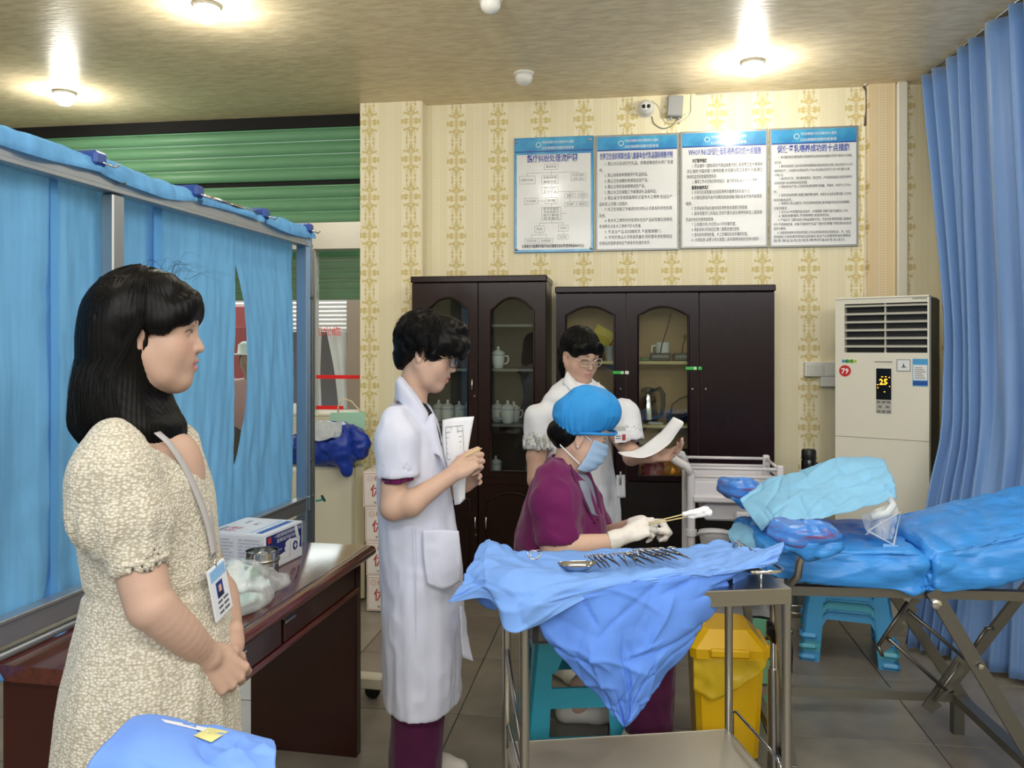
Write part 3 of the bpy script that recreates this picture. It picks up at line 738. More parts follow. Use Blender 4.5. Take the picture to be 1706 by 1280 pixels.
tag(sheet('orange_packet', [[(-.05, 0, 0), (0, -.02, 0), (.05, 0, 0)], [(-.055, -.015, .05), (0, -.04, .05), (.055, -.01, .05)], [(-.05, .02, .1), (0, .02, .11), (.05, .02, .1)]], 12, 12, mat('orange_foil', '#c8641e', .3, col2='#d9a13a', vscale=30), .006, 25, .01), 'orange foil packet in front of the black carton', 'packet').location = RW(1120, .05, rz_[2]+.008)
t = thing('red_bag_heap', 'crumpled dark red paper bags on the lowest shelf of the plum cabinet', 'bag', RW(1090, .09, rz_[2]+.002), -A)
sheet('bag', [[(-.08, -.05, .0), (0, -.06, 0), (.08, -.05, 0)], [(-.07, -.03, .05), (0, -.02, .07), (.08, -.02, .05)], [(-.08, .06, .03), (0, .06, .08), (.07, .06, .05)]], 20, 20, mat('dark_red_paper', '#8f2a32', .5, col2='#b8606a', vscale=18), .014, 22, .003, t)
sheet('bag', [[(-.05, -.055, .0), (0, -.06, 0), (.04, -.05, 0)], [(-.05, -.045, .03), (0, -.05, .04), (.03, -.04, .03)]], 12, 8, mat('pink_paper', '#c98a94', .5), .008, 25, .003, t)

# ------------------------------------------------------------------ posters
BOARD = mat('poster_white', '#dfe1e2', .22, coat=.5, spec=.5)
PBL = mat('poster_blue', '#2b86c4', .22, coat=.5, col2='#4fb3dd', vscale=7); PBD = mat('poster_dark_blue', '#1d4f9e', .25, coat=.4)
HEAD = mat('poster_heading_blue', '#2c49a8', .4); TXT = mat('poster_text_grey', '#55585e', .5); WINK = mat('white_print', '#eef4f8', .4)
FRG = mat('grey_poster_frame', '#8d8f8e', .4, .5)
def poster(label, p, header=.115, frame=True, blueborder=False):
    (xl, yt1), (xr, yt2), yb = p; d = .11
    ul, zt_ = wpx(xl, yt1, d); ur, zt2 = wpx(xr, yt2, d); zb = wpx((xl+xr)/2, yb, d)[1]; zt_ = (zt_+zt2)/2
    w_, h = ur-ul, zt_-zb; t = wthing('wall_poster', label, 'poster', ul, d-.013, zb, 'notice boards on the papered wall')
    MB().box((w_/2, .005, h/2), (w_, .012, h), .002).build('board', FRG if frame else mat('poster_edge_blue', '#3c86c2', .3, coat=.4), t)
    b = .013 if frame else .006
    f = -EPS
    MB().box((w_/2, f, h/2), (w_-2*b, .0015, h-2*b)).build('sheet', PBL if not frame else BOARD, t)
    bb = 0 if frame else .012
    MB().box((w_/2, f-.001, h*(1-header)-b), (w_-2*b, .0012, .009)).build('header_line', PBD, t)
    MB().box((w_/2, f-.0008, h-b-h*header/2), (w_-2*b, .0012, h*header)).build('header_band', PBL, t)
    mb = MB(); n = 12; mb.prism([(b, h-b-h*header)]+[(b+(w_*.24)*i/n, h-b-h*header+h*header*.95*math.sin(i/n*PI/2)) for i in range(n+1)]+[(b, h-b)], f-.0022, f-.0014)
    mb.build('header_swoosh', mat('poster_pale_blue', '#3a9bd6', .3, coat=.4), t)
    if not frame:
        MB().box((w_/2, f-.001, (h*(1-header)-.03)/2+.012), (w_-2*b-2*bb, .0012, h*(1-header)-.045), 0).build('white_field', BOARD, t)
    lg = MB().lathe([(.0, 0), (.017, 0), (.017, .0012)], 24, (w_*.31, f-.0015, h-b-h*header*.5), (0, -1, 0)).build('emblem', WINK, t)
    MB().lathe([(.0115, 0), (.0135, 0), (.0135, .0006), (.0115, .0006)], 20, (w_*.31, f-.0032, h-b-h*header*.5), (0, -1, 0)).build('emblem_ring', PBL, lg)
    MB().prism([(w_*.31-.006, h-b-h*header*.5-.005), (w_*.31+.006, h-b-h*header*.5-.005), (w_*.31, h-b-h*header*.5+.007)], f-.0038, f-.003).build('emblem_mark', PBL, lg)
    text('header_text', '市妇幼保健计划生育服务中心医院', .02, WINK, t, (w_*.355, f-.0035, h-b-h*header*.42), width=w_*.4)
    text('header_text', '妇幼保健院母婴同室管理', .02, WINK, t, (w_*.355, f-.0035, h-b-h*header*.85), width=w_*.4)
    def put(s, x0, x1, y, size=.026, m=TXT, bold=0, al='LEFT', nm='text_line'):
        return text(nm, s, size, m, t, (x0*w_ if al == 'LEFT' else (x0+x1)/2*w_, f-.003, (1-y)*h-size*.36), width=(x1-x0)*w_, bold=bold, align=al)
    return t, w_, h, put
P2 = [("1. 禁止对公众进行代乳品、奶瓶或橡皮奶头的广告宣", 935, 1585, 372), ("传。", 878, 915, 435), ("2. 禁止向母亲免费提供代乳品样品。", 930, 1345, 483), ("3. 禁止卫生保健机构使用这些产品。", 930, 1350, 540),
      ("4. 禁止公司向母亲推销这些产品。", 930, 1320, 595), ("5. 禁止向卫生保健工作者赠送礼品或样品。", 930, 1430, 650), ("6. 禁止以文字或图画等形式宣传人工喂养,包括在产", 930, 1575, 705), ("品标签上印婴儿的图片。", 878, 1160, 765),
      ("7. 向卫生保健工作者提供的资料必须具有科学性和真", 930, 1575, 815), ("实性。", 878, 940, 878), ("8. 有关人工喂养的所有资料包括产品标签都应说明母", 930, 1575, 925), ("乳喂养优点及人工喂养代价与危害。", 878, 1285, 982),
      ("9. 不适当产品,如加糖炼乳,不能推销婴儿。", 930, 1480, 1035), ("10. 所有的食品必须是高质量的,同时要考虑到使用这", 930, 1575, 1088), ("些食品的国家或地区气候条件及储存条件。", 878, 1370, 1145)]
t, w_, h, put = poster('notice board headed with the international code of breast milk substitutes, second from left', ((992, 227), (1131, 222), 418))
put('世界卫生组织和联合国儿童基金会代乳品国际销售守则', .055, .925, .185, .045, HEAD, .0006, 'CENTER', 'heading')
for s, a, b, y in P2: put(s, (a-838)/802, (b-838)/802, (y-92)/1128)
P3 = [("关键管理措施", 125, 260, 380, 1), ("1. 完全遵守《国际母乳代用品销售守则》和世界卫生大会相关", 125, 760, 428, 0), ("决议;制定书面的婴儿喂养政策,并定期与员工及家长沟通;建立", 75, 760, 478, 0), ("持续的监控和数据管理系统。", 75, 350, 528, 0),
      ("2. 确保工作人员有足够的知识、能力和技能以支持母乳喂养。", 125, 720, 575, 0), ("重要的临床实践", 120, 280, 630, 1), ("3. 与孕妇及其家属讨论母乳喂养的重要性和实现方法。", 120, 650, 674, 0), ("4. 分娩后即刻开始不间断的肌肤接触,帮助母亲尽快开始母乳", 120, 755, 724, 0),
      ("喂养。", 68, 125, 780, 0), ("5. 支持母亲开始并维持母乳喂养及处理常见的困难。", 120, 630, 824, 0), ("6. 除非有医学上的指征,否则不要为母乳喂养的新生儿提供母", 120, 755, 872, 0), ("乳以外的任何食物或液体。", 68, 325, 928, 0),
      ("7. 让母婴共处,并实践24小时母婴同室。", 120, 525, 974, 0), ("8. 帮助母亲识别和回应婴儿需要进食的迹象。", 120, 560, 1022, 0), ("9. 告知母亲使用奶瓶、人工奶嘴和安抚奶嘴的风险。", 120, 630, 1070, 0), ("10. 协调出院,以便父母与其婴儿及时获得持续的支持与照护。", 120, 735, 1117, 0)]
t, w_, h, put = poster('notice board headed WHO/UNICEF with two bold subheadings, third from left', ((1133, 220), (1279, 216), 414))
put('WHO/UNICEF促使母乳喂养成功的十点措施', .095, .92, .18, .05, HEAD, .0006, 'CENTER', 'heading')
for s, a, b, y, bo in P3: put(s, (a-15)/795, (b-15)/795, (y-103)/1095, .027, INK if bo else TXT, .0006*bo)
P4 = [("1. 有书面的母乳喂养政策,并常规地传达到所有的保健人员手中,做到人人知晓、", 918, 1585, 345), ("执行好。", 878, 945, 392), ("2. 每年对全体职工进行母乳喂养政策和有关知识的培训,对新上岗人员进行18小时", 918, 1585, 427), ("岗前培训,产、儿科医护人员培训不少于8小时,其他人员不少于3小时,做好记录", 878, 1560, 468), ("并考核上岗。", 878, 960, 507),
      ("3. 通过孕妇门诊、母乳喂养宣传栏、孕妇学校、产科病房等途径,将母乳喂养的", 918, 1580, 540), ("好处和处理方法告诉所有孕妇及其家属。", 876, 1180, 580), ("4. 帮助母亲在产后1小时内开始母乳喂养,早接触、早吸吮、时间不少于半小", 918, 1575, 614), ("时。", 872, 902, 660), ("5. 指导母亲如何喂奶,掌握正确的喂奶姿势、含接方法,以及在需与婴儿分开时", 918, 1575, 692),
      ("如何保持泌乳。", 872, 1045, 736), ("6. 除母乳外,禁止给新生儿吃任何食物或饮料,除非有医学指征并有医嘱和", 918, 1555, 768), ("记录的情况。", 870, 1000, 812), ("7. 实行24小时母婴同室,除治疗、护理需要,母婴分离不得超过1小时。", 918, 1550, 846), ("8. 鼓励按需哺乳,不限制喂奶次数和时间。", 918, 1380, 882), ("9. 严格执行《国际母乳代用品销售守则》,不给母乳喂养的婴儿吸橡皮", 912, 1575, 920),
      ("奶头,不准使用奶瓶、奶嘴,不得接受代乳品厂家的任何馈赠,不得在院内作任何", 870, 1575, 960), ("宣传与推销。", 870, 985, 998), ("10. 促进母乳喂养支持组织的建立,并将出院母亲转给这些组织(乡、村、社区)", 905, 1570, 1036), ("支持组织,为母亲提供咨询热线及随访,保证产后母婴得到母乳喂养的", 868, 1570, 1073), ("指导,保证出生后母乳喂养的连续性及成功。", 868, 1530, 1108)]
t, w_, h, put = poster('notice board headed ten steps in blue with dense small text, rightmost by the pilaster', ((1281, 215), (1429, 210), 412))
put('促使母乳喂养成功的十点措施', .09, .90, .178, .05, HEAD, .0009, 'CENTER', 'heading')
for s, a, b, y in P4: put(s, (a-830)/810, (b-830)/810, (y-75)/1095, .02)
t, w_, h, put = poster('unframed notice board with a flow chart, leftmost of the four', ((857, 231), (989, 227), 421), frame=False)
put('医疗纠纷处理流程图', .17, .80, .185, .055, HEAD, .0008, 'CENTER', 'heading')
LINE = mat('flow_chart_line', '#8b8f94', .5)
def fx(x): return (x-30)/780
def fy(y): return (y-115)/1120
mb = MB()
def seg(x0, y0, x1, y1):
    a, b = fx(x0)*w_, fx(x1)*w_; c, d = (1-fy(y0))*h, (1-fy(y1))*h
    mb.box(((a+b)/2, -EPS-.0025, (c+d)/2), (abs(b-a)+.0016, .0008, abs(d-c)+.0016))
boxes = [(328, 378, 465, 432, ['接待申请']), (85, 490, 238, 566, ['医患双方协商']), (305, 488, 465, 572, ['医患纠纷调', '解委员会']), (305, 600, 465, 662, ['卫生行政部门', '受理申请']), (590, 478, 732, 545, ['人民法院', '诉讼']), (530, 670, 635, 712, ['调解书']),
         (660, 670, 752, 712, ['判决书']), (530, 752, 640, 796, ['双方履行']), (650, 750, 760, 795, ['强制执行']), (130, 706, 262, 764, ['不予受理']), (340, 706, 455, 762, ['受理']), (305, 798, 492, 920, ['医学会鉴定', '专家组意见', '医疗事故', '技术鉴定']),
         (235, 978, 328, 1038, ['构成']), (468, 974, 564, 1032, ['不构成']), (138, 1098, 268, 1146, ['行政处理']), (282, 1098, 412, 1146, ['协商赔偿']), (460, 1066, 564, 1108, ['终止处理'])]
for x0, y0, x1, y1, ss in boxes:
    seg(x0, y0, x1, y0); seg(x0, y1, x1, y1); seg(x0, y0, x0, y1); seg(x1, y0, x1, y1)
    for i, s in enumerate(ss): put(s, fx(x0+18), fx(x1-18), fy(y0+(y1-y0)*(i+.5)/len(ss)), .019, LINE)
for s_ in ((400, 432, 400, 488), (160, 462, 660, 462), (160, 462, 160, 490), (660, 462, 660, 478), (400, 572, 400, 600), (400, 662, 400, 706), (262, 735, 340, 735), (400, 762, 400, 798), (492, 860, 545, 860), (400, 920, 400, 950), (280, 950, 515, 950), (280, 950, 280, 978), (515, 950, 515, 974), (280, 1038, 280, 1062), (205, 1062, 350, 1062), (205, 1062, 205, 1098), (350, 1062, 350, 1098), (515, 1032, 515, 1066), (580, 650, 705, 650), (465, 650, 580, 650), (580, 650, 580, 670), (705, 650, 705, 670), (580, 712, 580, 752), (705, 712, 705, 750)):
    seg(*s_)
mb.build('flow_chart_lines', LINE, t)
put('注:患者也可直接到市医疗纠纷调解委员会处理(咨询电话88470222)', .1, .88, .945, .024, INK, .0004)
for x, z in ((.03, .03), (.97, .03), (.03, .965), (.955, .965)): MB().lathe([(.009, 0), (.009, .004), (.006, .007), (0, .008)], 14, (x*w_, -EPS-.001, z*h), (0, -1, 0)).build('screw_cap', CHROME, t, smooth=.7)

# ------------------------------------------------------------------ wall electrics
u, z = wpx(1076, 182, .11)
t = wthing('dome_camera', 'white dome camera with two dark lenses high on the papered wall', 'camera', u, .11, z)
MB().lathe([(.056, 0), (.056, .012), (.05, .02)], 24, (0, 0, 0), (0, -1, 0)).build('base', WHITEP, t, smooth=.6)
MB().lathe([(.05, .018), (.049, .04), (.041, .062), (.024, .076), (0, .08)], 24, (0, 0, 0), (0, -1, 0)).build('housing', WHITEP, t, smooth=True)
fc_ = MB().lathe([(.032, 0), (.032, .004), (0, .005)], 20, (0, -.071, 0), (0, -1, 0)).build('face_plate', mat('grey_plate', '#c9cac8', .3), t, smooth=.6)
for s in (-1, 1): MB().lathe([(.013, 0), (.013, .003), (.006, .006), (0, .006)], 16, (s*.014, -.0745, -.003), (0, -1, 0)).build('lens', BLACK, t, smooth=True)
u, z = wpx(1124, 180, .11)
t = wthing('junction_box', 'grey junction box on the wall beside the dome camera', 'box', u, .11, z)
MB().box((0, -.026, 0), (.098, .05, .135), .005, (0, math.radians(4), 0)).build('housing', mat('grey_box', '#9fa1a1', .5), t); MB().box((0, -.053, 0), (.088, .006, .125), .002, (0, math.radians(4), 0)).build('cover', mat('grey_box'), t)
for s in (-1, 1): MB().tube([(s*.025, -.025, -.065), (s*.025, -.025, -.085)], .007, 8).build('gland', mat('grey_box'), t)
WIRE = mat('white_wire', '#d9d5c8', .5); WIRED = mat('dark_wire', '#4b463e', .5)
def wire(name, label, pts, r, m, d=.105):
    mb = MB(); q = catmull([W(wpx(x, y, d)[0], d, wpx(x, y, d)[1]) for x, y in pts], len(pts)*6); mb.tube(q, r, 6)
    o = mb.build(name, m, None, smooth=True); tag(rebase(o, q[0]), label, 'cable'); return o
wire('ceiling_cable', 'white cable along the ceiling edge above the posters, dropping to the junction box', [(1130, 205), (1150, 190), (1152, 165), (1160, 154), (1220, 152), (1290, 147), (1360, 142), (1436, 140)], .005, WIRE)
wire('ceiling_cable', 'second thin white cable along the ceiling edge running on to the pilaster', [(1160, 158), (1260, 152), (1350, 147), (1425, 143), (1440, 150)], .004, WIRE)
wire('corner_cable', 'dark cable dropping down the pilaster corner beside the posters', [(1438, 142), (1444, 158), (1443, 180), (1441, 210)], .007, WIRED)
wire('corner_cable', 'thin white cable dropping down the pilaster corner to the switch boxes', [(1436, 142), (1441, 160), (1441, 300), (1440, 420), (1439, 495)], .004, WIRE)
wire('corner_cable', 'white cables crossing over the pilaster towards the curtain', [(1440, 142), (1455, 132), (1480, 131), (1510, 127), (1532, 126)], .007, WIRE, .05)
wire('camera_lead', 'white looped lead hanging from the dome camera', [(1086, 168), (1098, 178), (1104, 196), (1112, 205), (1124, 204), (1132, 196), (1142, 190)], .0035, WIRE)
wire('camera_lead', 'grey lead sagging below the dome camera to the poster edge', [(1086, 194), (1090, 206), (1104, 214), (1118, 210), (1130, 198)], .0035, mat('grey_wire', '#8c8a80', .5))
uu, zz = wpx(1368, 615, .11)
t = wthing('socket_strip', 'white double socket strip on the wall beside the air conditioner', 'socket', uu, .11, zz)
MB().box((0, -.022, 0), (.215, .044, .094), .005).build('housing', WHITEP, t)
for i in range(9): MB().box((-.09+.012*i, -.0455, -.005), (.007, .003, .06)).build('vent_rib', mat('white_rib', '#cfcfc8', .4), t)
MB().box((.07, -.0455, 0), (.07, .003, .075), .001).build('cover', WHITEP, t)
uu, zz = wpx(1380, 636, .11)
t = wthing('junction_box', 'white junction box under the double socket strip', 'box', uu, .11, zz); MB().box((.02, -.02, 0), (.15, .04, .066), .005).build('housing', WHITEP, t); MB().box((.02, -.041, 0), (.135, .004, .054), .001).build('cover', WHITEP, t)
# ------------------------------------------------------------------ ceiling lamps
BULB = mat('lit_bulb', '#ffffff', .3, emit='#fff6e2', estr=7); FROST = mat('frosted_cover', '#e6e6e0', .3)
def ceil_lamp(label, x, y, lit=True, s=1.0, nm='ceiling_lamp', grp='bulbs in the ceiling'):
    t = thing(nm, label, 'lamp', (x, y, CEIL), 0, grp)
    MB().lathe([(.07*s, 0), (.07*s, -.008), (.062*s, -.014)], 24).build('rim', WHITEP if not lit else mat('lamp_rim', '#8e8a7e', .4), t, smooth=.6)
    MB().lathe([(.058*s, -.012), (.062*s, -.03*s), (.054*s, -.06*s), (.034*s, -.08*s), (0, -.088*s)], 24).build('bulb', BULB if lit else FROST, t, smooth=True)
for (x, y), lb in zip(BULBS, ('lit ceiling bulb above the blue screen, farthest to the left', 'lit ceiling bulb nearest the top edge over the dress', 'lit ceiling bulb in front of the rightmost posters')): ceil_lamp(lb, x, y)
ceil_lamp('white unlit ceiling fitting at the top edge in line with the brown cabinet', -.1, 3.78, False, .8, 'ceiling_sensor', 'unlit ceiling fittings')
ceil_lamp('white unlit ceiling fitting just above the leftmost poster', .07, 4.8, False, .85, 'ceiling_sensor', 'unlit ceiling fittings')

# ------------------------------------------------------------------ air conditioner
ya = math.radians(37); ac = thing('air_conditioner', 'tall cream floor standing air conditioner with dark grille in the corner', 'air conditioner', (2.23-.484*math.cos(ya), 4.33+.484*math.sin(ya), 0), -ya)
CREAM = mat('cream_plastic', '#d9d6c8', .35); AW, AD, AH = .484, .32, 1.785
def AP(px, py):
    k = (px-853)/FPX; x = (k*ac.location.y-ac.location.x)/(math.cos(ya)+k*math.sin(ya)); Y = ac.location.y-x*math.sin(ya); return x, EYE+(HY-py)/FPX*Y
gx0, gz1 = AP(1407, 507); gx1, gz0 = AP(1545, 588)
gz0 = min(gz0, AP(1407, 587)[1]+.01)
mb = MB(); b = .012
mb.ring([(0, 0.06), (AW, .06), (AW, AH), (0, AH)], [(gx0, gz0), (gx1, gz0), (gx1, gz1), (gx0, gz1)], 0, .05)
mb.build('front_panel', CREAM, ac)
MB().box((AW/2, .1, AH/2+.03), (AW-.02, .1, AH-.06), .004).build('inner_casing', CREAM if False else mat('dark_casing', '#1b1c20', .5), ac)
MB().box((AW/2, .19, AH/2), (AW-.002, .26, AH-.004), .012).build('rear_casing', mat('charcoal_casing', '#26282e', .45), ac)
MB().box((AW/2, .03, AH-.006), (AW, .07, .012), .004).build('top_trim', CREAM, ac)
MB().box((AW/2, .03, .03), (AW, .06, .06), .004).build('plinth', CREAM, ac)
for i in range(6):
    z = gz1-.012-(gz1-gz0-.02)*i/5.6
    MB().box(((gx0+gx1)/2, .012, z), (gx1-gx0, .03, .006), .001, (math.radians(18), 0, 0)).build('louver', mat('grille_white', '#c8c6bc', .4), ac)
MB().box(((gx0+gx1)/2, .022, (gz0+gz1)/2), (.006, .03, gz1-gz0)).build('divider', mat('grille_white'), ac)
zs = AP(1470, 731)[1]; MB().box((AW/2, -.0006, zs), (AW, .002, .003)).build('panel_seam', mat('seam_grey', '#8e8c82', .6), ac)
x0, z1 = AP(1460, 614); x1, z0 = AP(1485, 690)
zd = AP(1472, 666)[1]
dsp = MB().box(((x0+x1)/2, -.002, (z1+zd)/2), (x1-x0, .005, z1-zd), .001).build('display', mat('black_display', '#0a0908', .15), ac)
AMB = mat('amber_display_light', '#ff9a20', .4, emit='#ffa62a', estr=2.2)
text('digits', '25', .045, AMB, dsp, ((x0+x1)/2, -.0052, AP(1472, 641)[1]), align='CENTER', bold=.0012)
mb = MB()
for px, py, w2 in ((1470, 628, .008), (1476, 628, .008), (1482, 629, .006), (1462.5, 641, .006), (1463, 646, .006), (1482.5, 644, .005), (1474, 653, .006)):
    q = AP(px, py); mb.box((q[0], -.0052, q[1]), (w2, .001, .005))
mb.build('indicator', AMB, dsp)
kp = MB().box(((x0+x1)/2, -.002, (z0+zd)/2), (x1-x0, .005, zd-z0-.004), .001).build('key_pad', mat('key_pad_grey', '#aaa9a2', .4), ac)
for i in range(3):
    for j in range(3 if i != 1 else 2):
        MB().box((x0+(x1-x0)*((j+.5)/(3 if i != 1 else 2)), -.0055, z0+(zd-z0)*(2.5-i)/3), (.018, .003, .012), .001).build('key', mat('key_dark', '#6f6f6b', .4), kp)
q = AP(1405.5, 618); r_ = .032
st = MB().lathe([(r_, 0), (r_, .0015)], 28, (q[0]+.008, -.0005, q[1]), (0, -1, 0)).build('number_sticker', mat('red_sticker', '#c0272f', .4), ac)
text('number', '79', .042, WINK, st, (q[0]+.008, -.0028, q[1]-.015), align='CENTER', bold=.0008)
q = AP(1415, 602)
for dx, col, rr_ in ((-.022, '#3f8fb0', .014), (0, '#5aa84e', .017), (.022, '#a8c24a', .013)):
    MB().prism([(q[0]+dx+rr_*math.cos(a)*1.3, q[1]+rr_*.7*math.sin(a)+.004*math.sin(a*3)) for a in [i*PI/8 for i in range(16)]], -.0016, 0).build('leaf_sticker', mat('sticker_'+col[1:], col, .4), ac)
x0, z1 = AP(1494, 599); x1, z0 = AP(1517, 619)
s1 = MB().box(((x0+x1)/2, -.001, (z0+z1)/2), (x1-x0, .0016, z1-z0)).build('warning_label', BOARD, ac)
MB().ring([(x0, z0), (x1, z0), (x1, z1), (x0, z1)], [(x0+.003, z0+.003), (x1-.003, z0+.003), (x1-.003, z1-.003), (x0+.003, z1-.003)], -.0026, -.0018).build('label_border', TXT, s1)
cx, cz = (x0+x1)/2, (z0+z1)/2; MB().prism([(cx-.016, cz-.012), (cx-.006, cz-.008), (cx, cz+.014), (cx+.006, cz-.006), (cx+.018, cz-.012)], -.0026, -.0018).build('label_mark', TXT, s1)
x0, z1 = AP(1520.5, 598); x1, z0 = AP(1546, 644)
s2 = MB().box(((x0+x1)/2, -.001, (z0+z1)/2), (x1-x0, .0016, z1-z0)).build('energy_label', mat('label_blue', '#4a9ad0', .3), ac)
MB().box(((x0+x1)/2, -.0025, z0+(z1-z0)*.5), ((x1-x0)*.92, .001, (z1-z0)*.56)).build('label_field', BOARD, s2)
for k in range(6): MB().box(((x0+x1)/2-.004*(k % 3), -.0035, z0+(z1-z0)*(.3+.075*k)), ((x1-x0)*(.7-.1*(k % 3)), .0008, .003)).build('label_line', TXT, s2)
MB().box(((x0+x1)/2, -.0025, z0+.016), ((x1-x0)*.96, .001, .022)).build('label_foot', PBD, s2)
MB().box((AP(1472, 603)[0], -.0015, AP(1472, 603)[1]), (.09, .0012, .006)).build('name_strip', mat('seam_grey'), ac)
MB().box((AP(1532, 498)[0], -.0015, AP(1532, 497)[1]), (.07, .0012, .006)).build('name_strip', mat('seam_grey'), ac)

# ------------------------------------------------------------------ curtain
CURT = mat('blue_satin_curtain', '#6a90c6', .42, spec=.5, sheen=.4, transl=.08, bump=.04, bscale=60, bstretch=(1, 1, .2))
rows = [(3.105, [(2.454, 4.83), (2.42, 4.3), (2.36, 3.79), (2.4, 3.2), (2.55, 2.4)]), (1.8, [(2.385, 4.45), (2.42, 4.2), (2.42, 3.78), (2.48, 3.2), (2.58, 2.4)]), (1.31, [(2.325, 4.33), (2.38, 4.1), (2.42, 3.75), (2.5, 3.2), (2.58, 2.4)]),
        (1.04, [(2.225, 4.2), (2.33, 4.02), (2.4, 3.72), (2.5, 3.2), (2.58, 2.4)]), (.72, [(2.105, 4.12), (2.24, 3.93), (2.36, 3.7), (2.5, 3.2), (2.6, 2.4)]), (.03, [(1.94, 4.01), (2.1, 3.83), (2.26, 3.57), (2.45, 3.1), (2.6, 2.4)])]
R_ = np.array([[(x, y, z) for x, y in r] for z, r in rows], float); nu, nv = 420, 70
G = catmull(R_, nv); G = catmull(G.transpose(1, 0, 2), nu).transpose(1, 0, 2)
tu = np.gradient(G, axis=1); nn = np.stack([-tu[..., 1], tu[..., 0], 0*tu[..., 0]], -1); nn /= np.linalg.norm(nn, axis=-1, keepdims=True)+1e-9
uu = np.linspace(0, 1, nu)[None, :]; vv = np.linspace(0, 1, nv)[:, None]
ph = 2*PI*(15*uu+.5*np.sin(uu*9)+.25*np.sin(uu*23+vv*2.5)+.35*vv*np.sin(uu*7)); amp = .045*(.5+.45*np.sin(uu*31+1)**2)*(1-.25*vv)
off = amp*np.sign(np.sin(ph))*np.abs(np.sin(ph))**.75+.01*np.sin(2*ph+3*vv)
G = G+nn*off[..., None]
mb = MB(); mb.v = [tuple(x) for x in G.reshape(-1, 3)]; mb.f = [(j*nu+i, j*nu+i+1, (j+1)*nu+i+1, (j+1)*nu+i) for j in range(nv-1) for i in range(nu-1)]; mb.mi = [0]*len(mb.f)
cu = mb.build('curtain', CURT, None, True, fix=False); tag(rebase(cu, (2.3, 3.5, 0)), 'long blue satin curtain hanging in pleats from ceiling to floor beside the air conditioner', 'curtain')
md = cu.modifiers.new('thickness', 'SOLIDIFY'); md.thickness = .002
tag(rebase(MB().tube([(2.454, 4.83, CEIL-.009), (2.42, 4.3, CEIL-.009), (2.36, 3.79, CEIL-.009), (2.4, 3.2, CEIL-.009), (2.55, 2.4, CEIL-.009)], .008, 8).build('curtain_rail', ALU, None, True), (2.4, 3.6, CEIL-.012)), 'ceiling rail carrying the blue satin curtain', 'rail')

# ------------------------------------------------------------------ white plastic trolley
TR = mat('trolley_white', '#cfcdd2', .4); tw, td, th = .425, .4, .93
tr = thing('utility_trolley', 'white plastic trolley with a drawer and hanging bucket before the plum cabinet', 'trolley', (.889, 4.02, 0), -A)
for x in (0, tw):
    for y in (0, td): MB().tube([(x, y, .07), (x, y, .88)], .02, 12).build('post', TR, tr, smooth=.7)
for z in (.905, .865):
    MB().tube([(0, td, z), (tw, td, z)], .008, 8).build('rail', TR, tr, smooth=True)
    MB().tube([(0, 0, z), (tw, 0, z)], .009, 8).build('rail', TR, tr, smooth=True); MB().tube([(tw, 0, z), (tw, td, z)], .008, 8).build('rail', TR, tr, smooth=True)
for x, y in ((tw, 0), (tw, td)): MB().box((x, y, .885), (.034, .034, .08), .006).build('corner_cap', TR, tr)
MB().tube([(.0, td, .88), (-.02, td, .92), (-.07, td-.02, .935), (-.085, td-.1, .94), (-.085, .1, .94), (-.07, .02, .935), (-.02, 0, .91), (0, 0, .87)], [.02, .021, .022, .022, .022, .022, .021, .02], 12).build('push_handle', TR, tr, smooth=True)
mb = MB(); mb.box((tw/2, td/2, .745), (tw-.02, td-.02, .012)); 
for a, b in (((tw/2, 0, .79), (tw, .012, .1)), ((tw/2, td, .79), (tw, .012, .1)), ((0, td/2, .79), (.012, td, .1)), ((tw, td/2, .79), (.012, td, .1))): mb.box(a, b, .004)
mb.build('top_tray', TR, tr); MB().box((tw/2, -.012, .755), (tw-.01, .03, .035), .008).build('tray_lip', TR, tr)
dw = MB().box((tw/2+.02, td/2-.01, .685), (tw-.09, td-.05, .085), .01).build('drawer', mat('drawer_grey', '#bdbcc2', .4), tr); MB().box((tw/2+.06, -.005, .675), (.12, .02, .04), .008).build('drawer_pull', TR, dw)
for z in (.12, .4): MB().box((tw/2, td/2, z), (tw-.02, td-.02, .05), .01).build('shelf', TR, tr)
for y in (0,): MB().tube([(0, -.002, .6), (0, -.002, .57)], .028, 12).build('clamp', TR, tr)
bk = MB().lathe([(.055, .47), (.075, .585), (.078, .59), (.078, .6), (.07, .6), (.052, .48), (0, .476)], 20, (.11, -.03, 0)).build('bucket', TR, tr, smooth=.6)
MB().tube([(.11+.077*math.cos(a), -.03-.077*abs(math.sin(a)), .585-.03*math.sin(a)) for a in [PI+PI*i/10 for i in range(11)]], .01, 8).build('bucket_handle', TR, bk, smooth=True)
for x in (0, tw):
    for y in (0, td):
        c_ = MB().lathe([(.032, -.012), (.034, -.008), (.034, .008), (.032, .012)], 16, (x, y, .034), (1, 0, 0)).build('caster', BLACK, tr, smooth=.6)

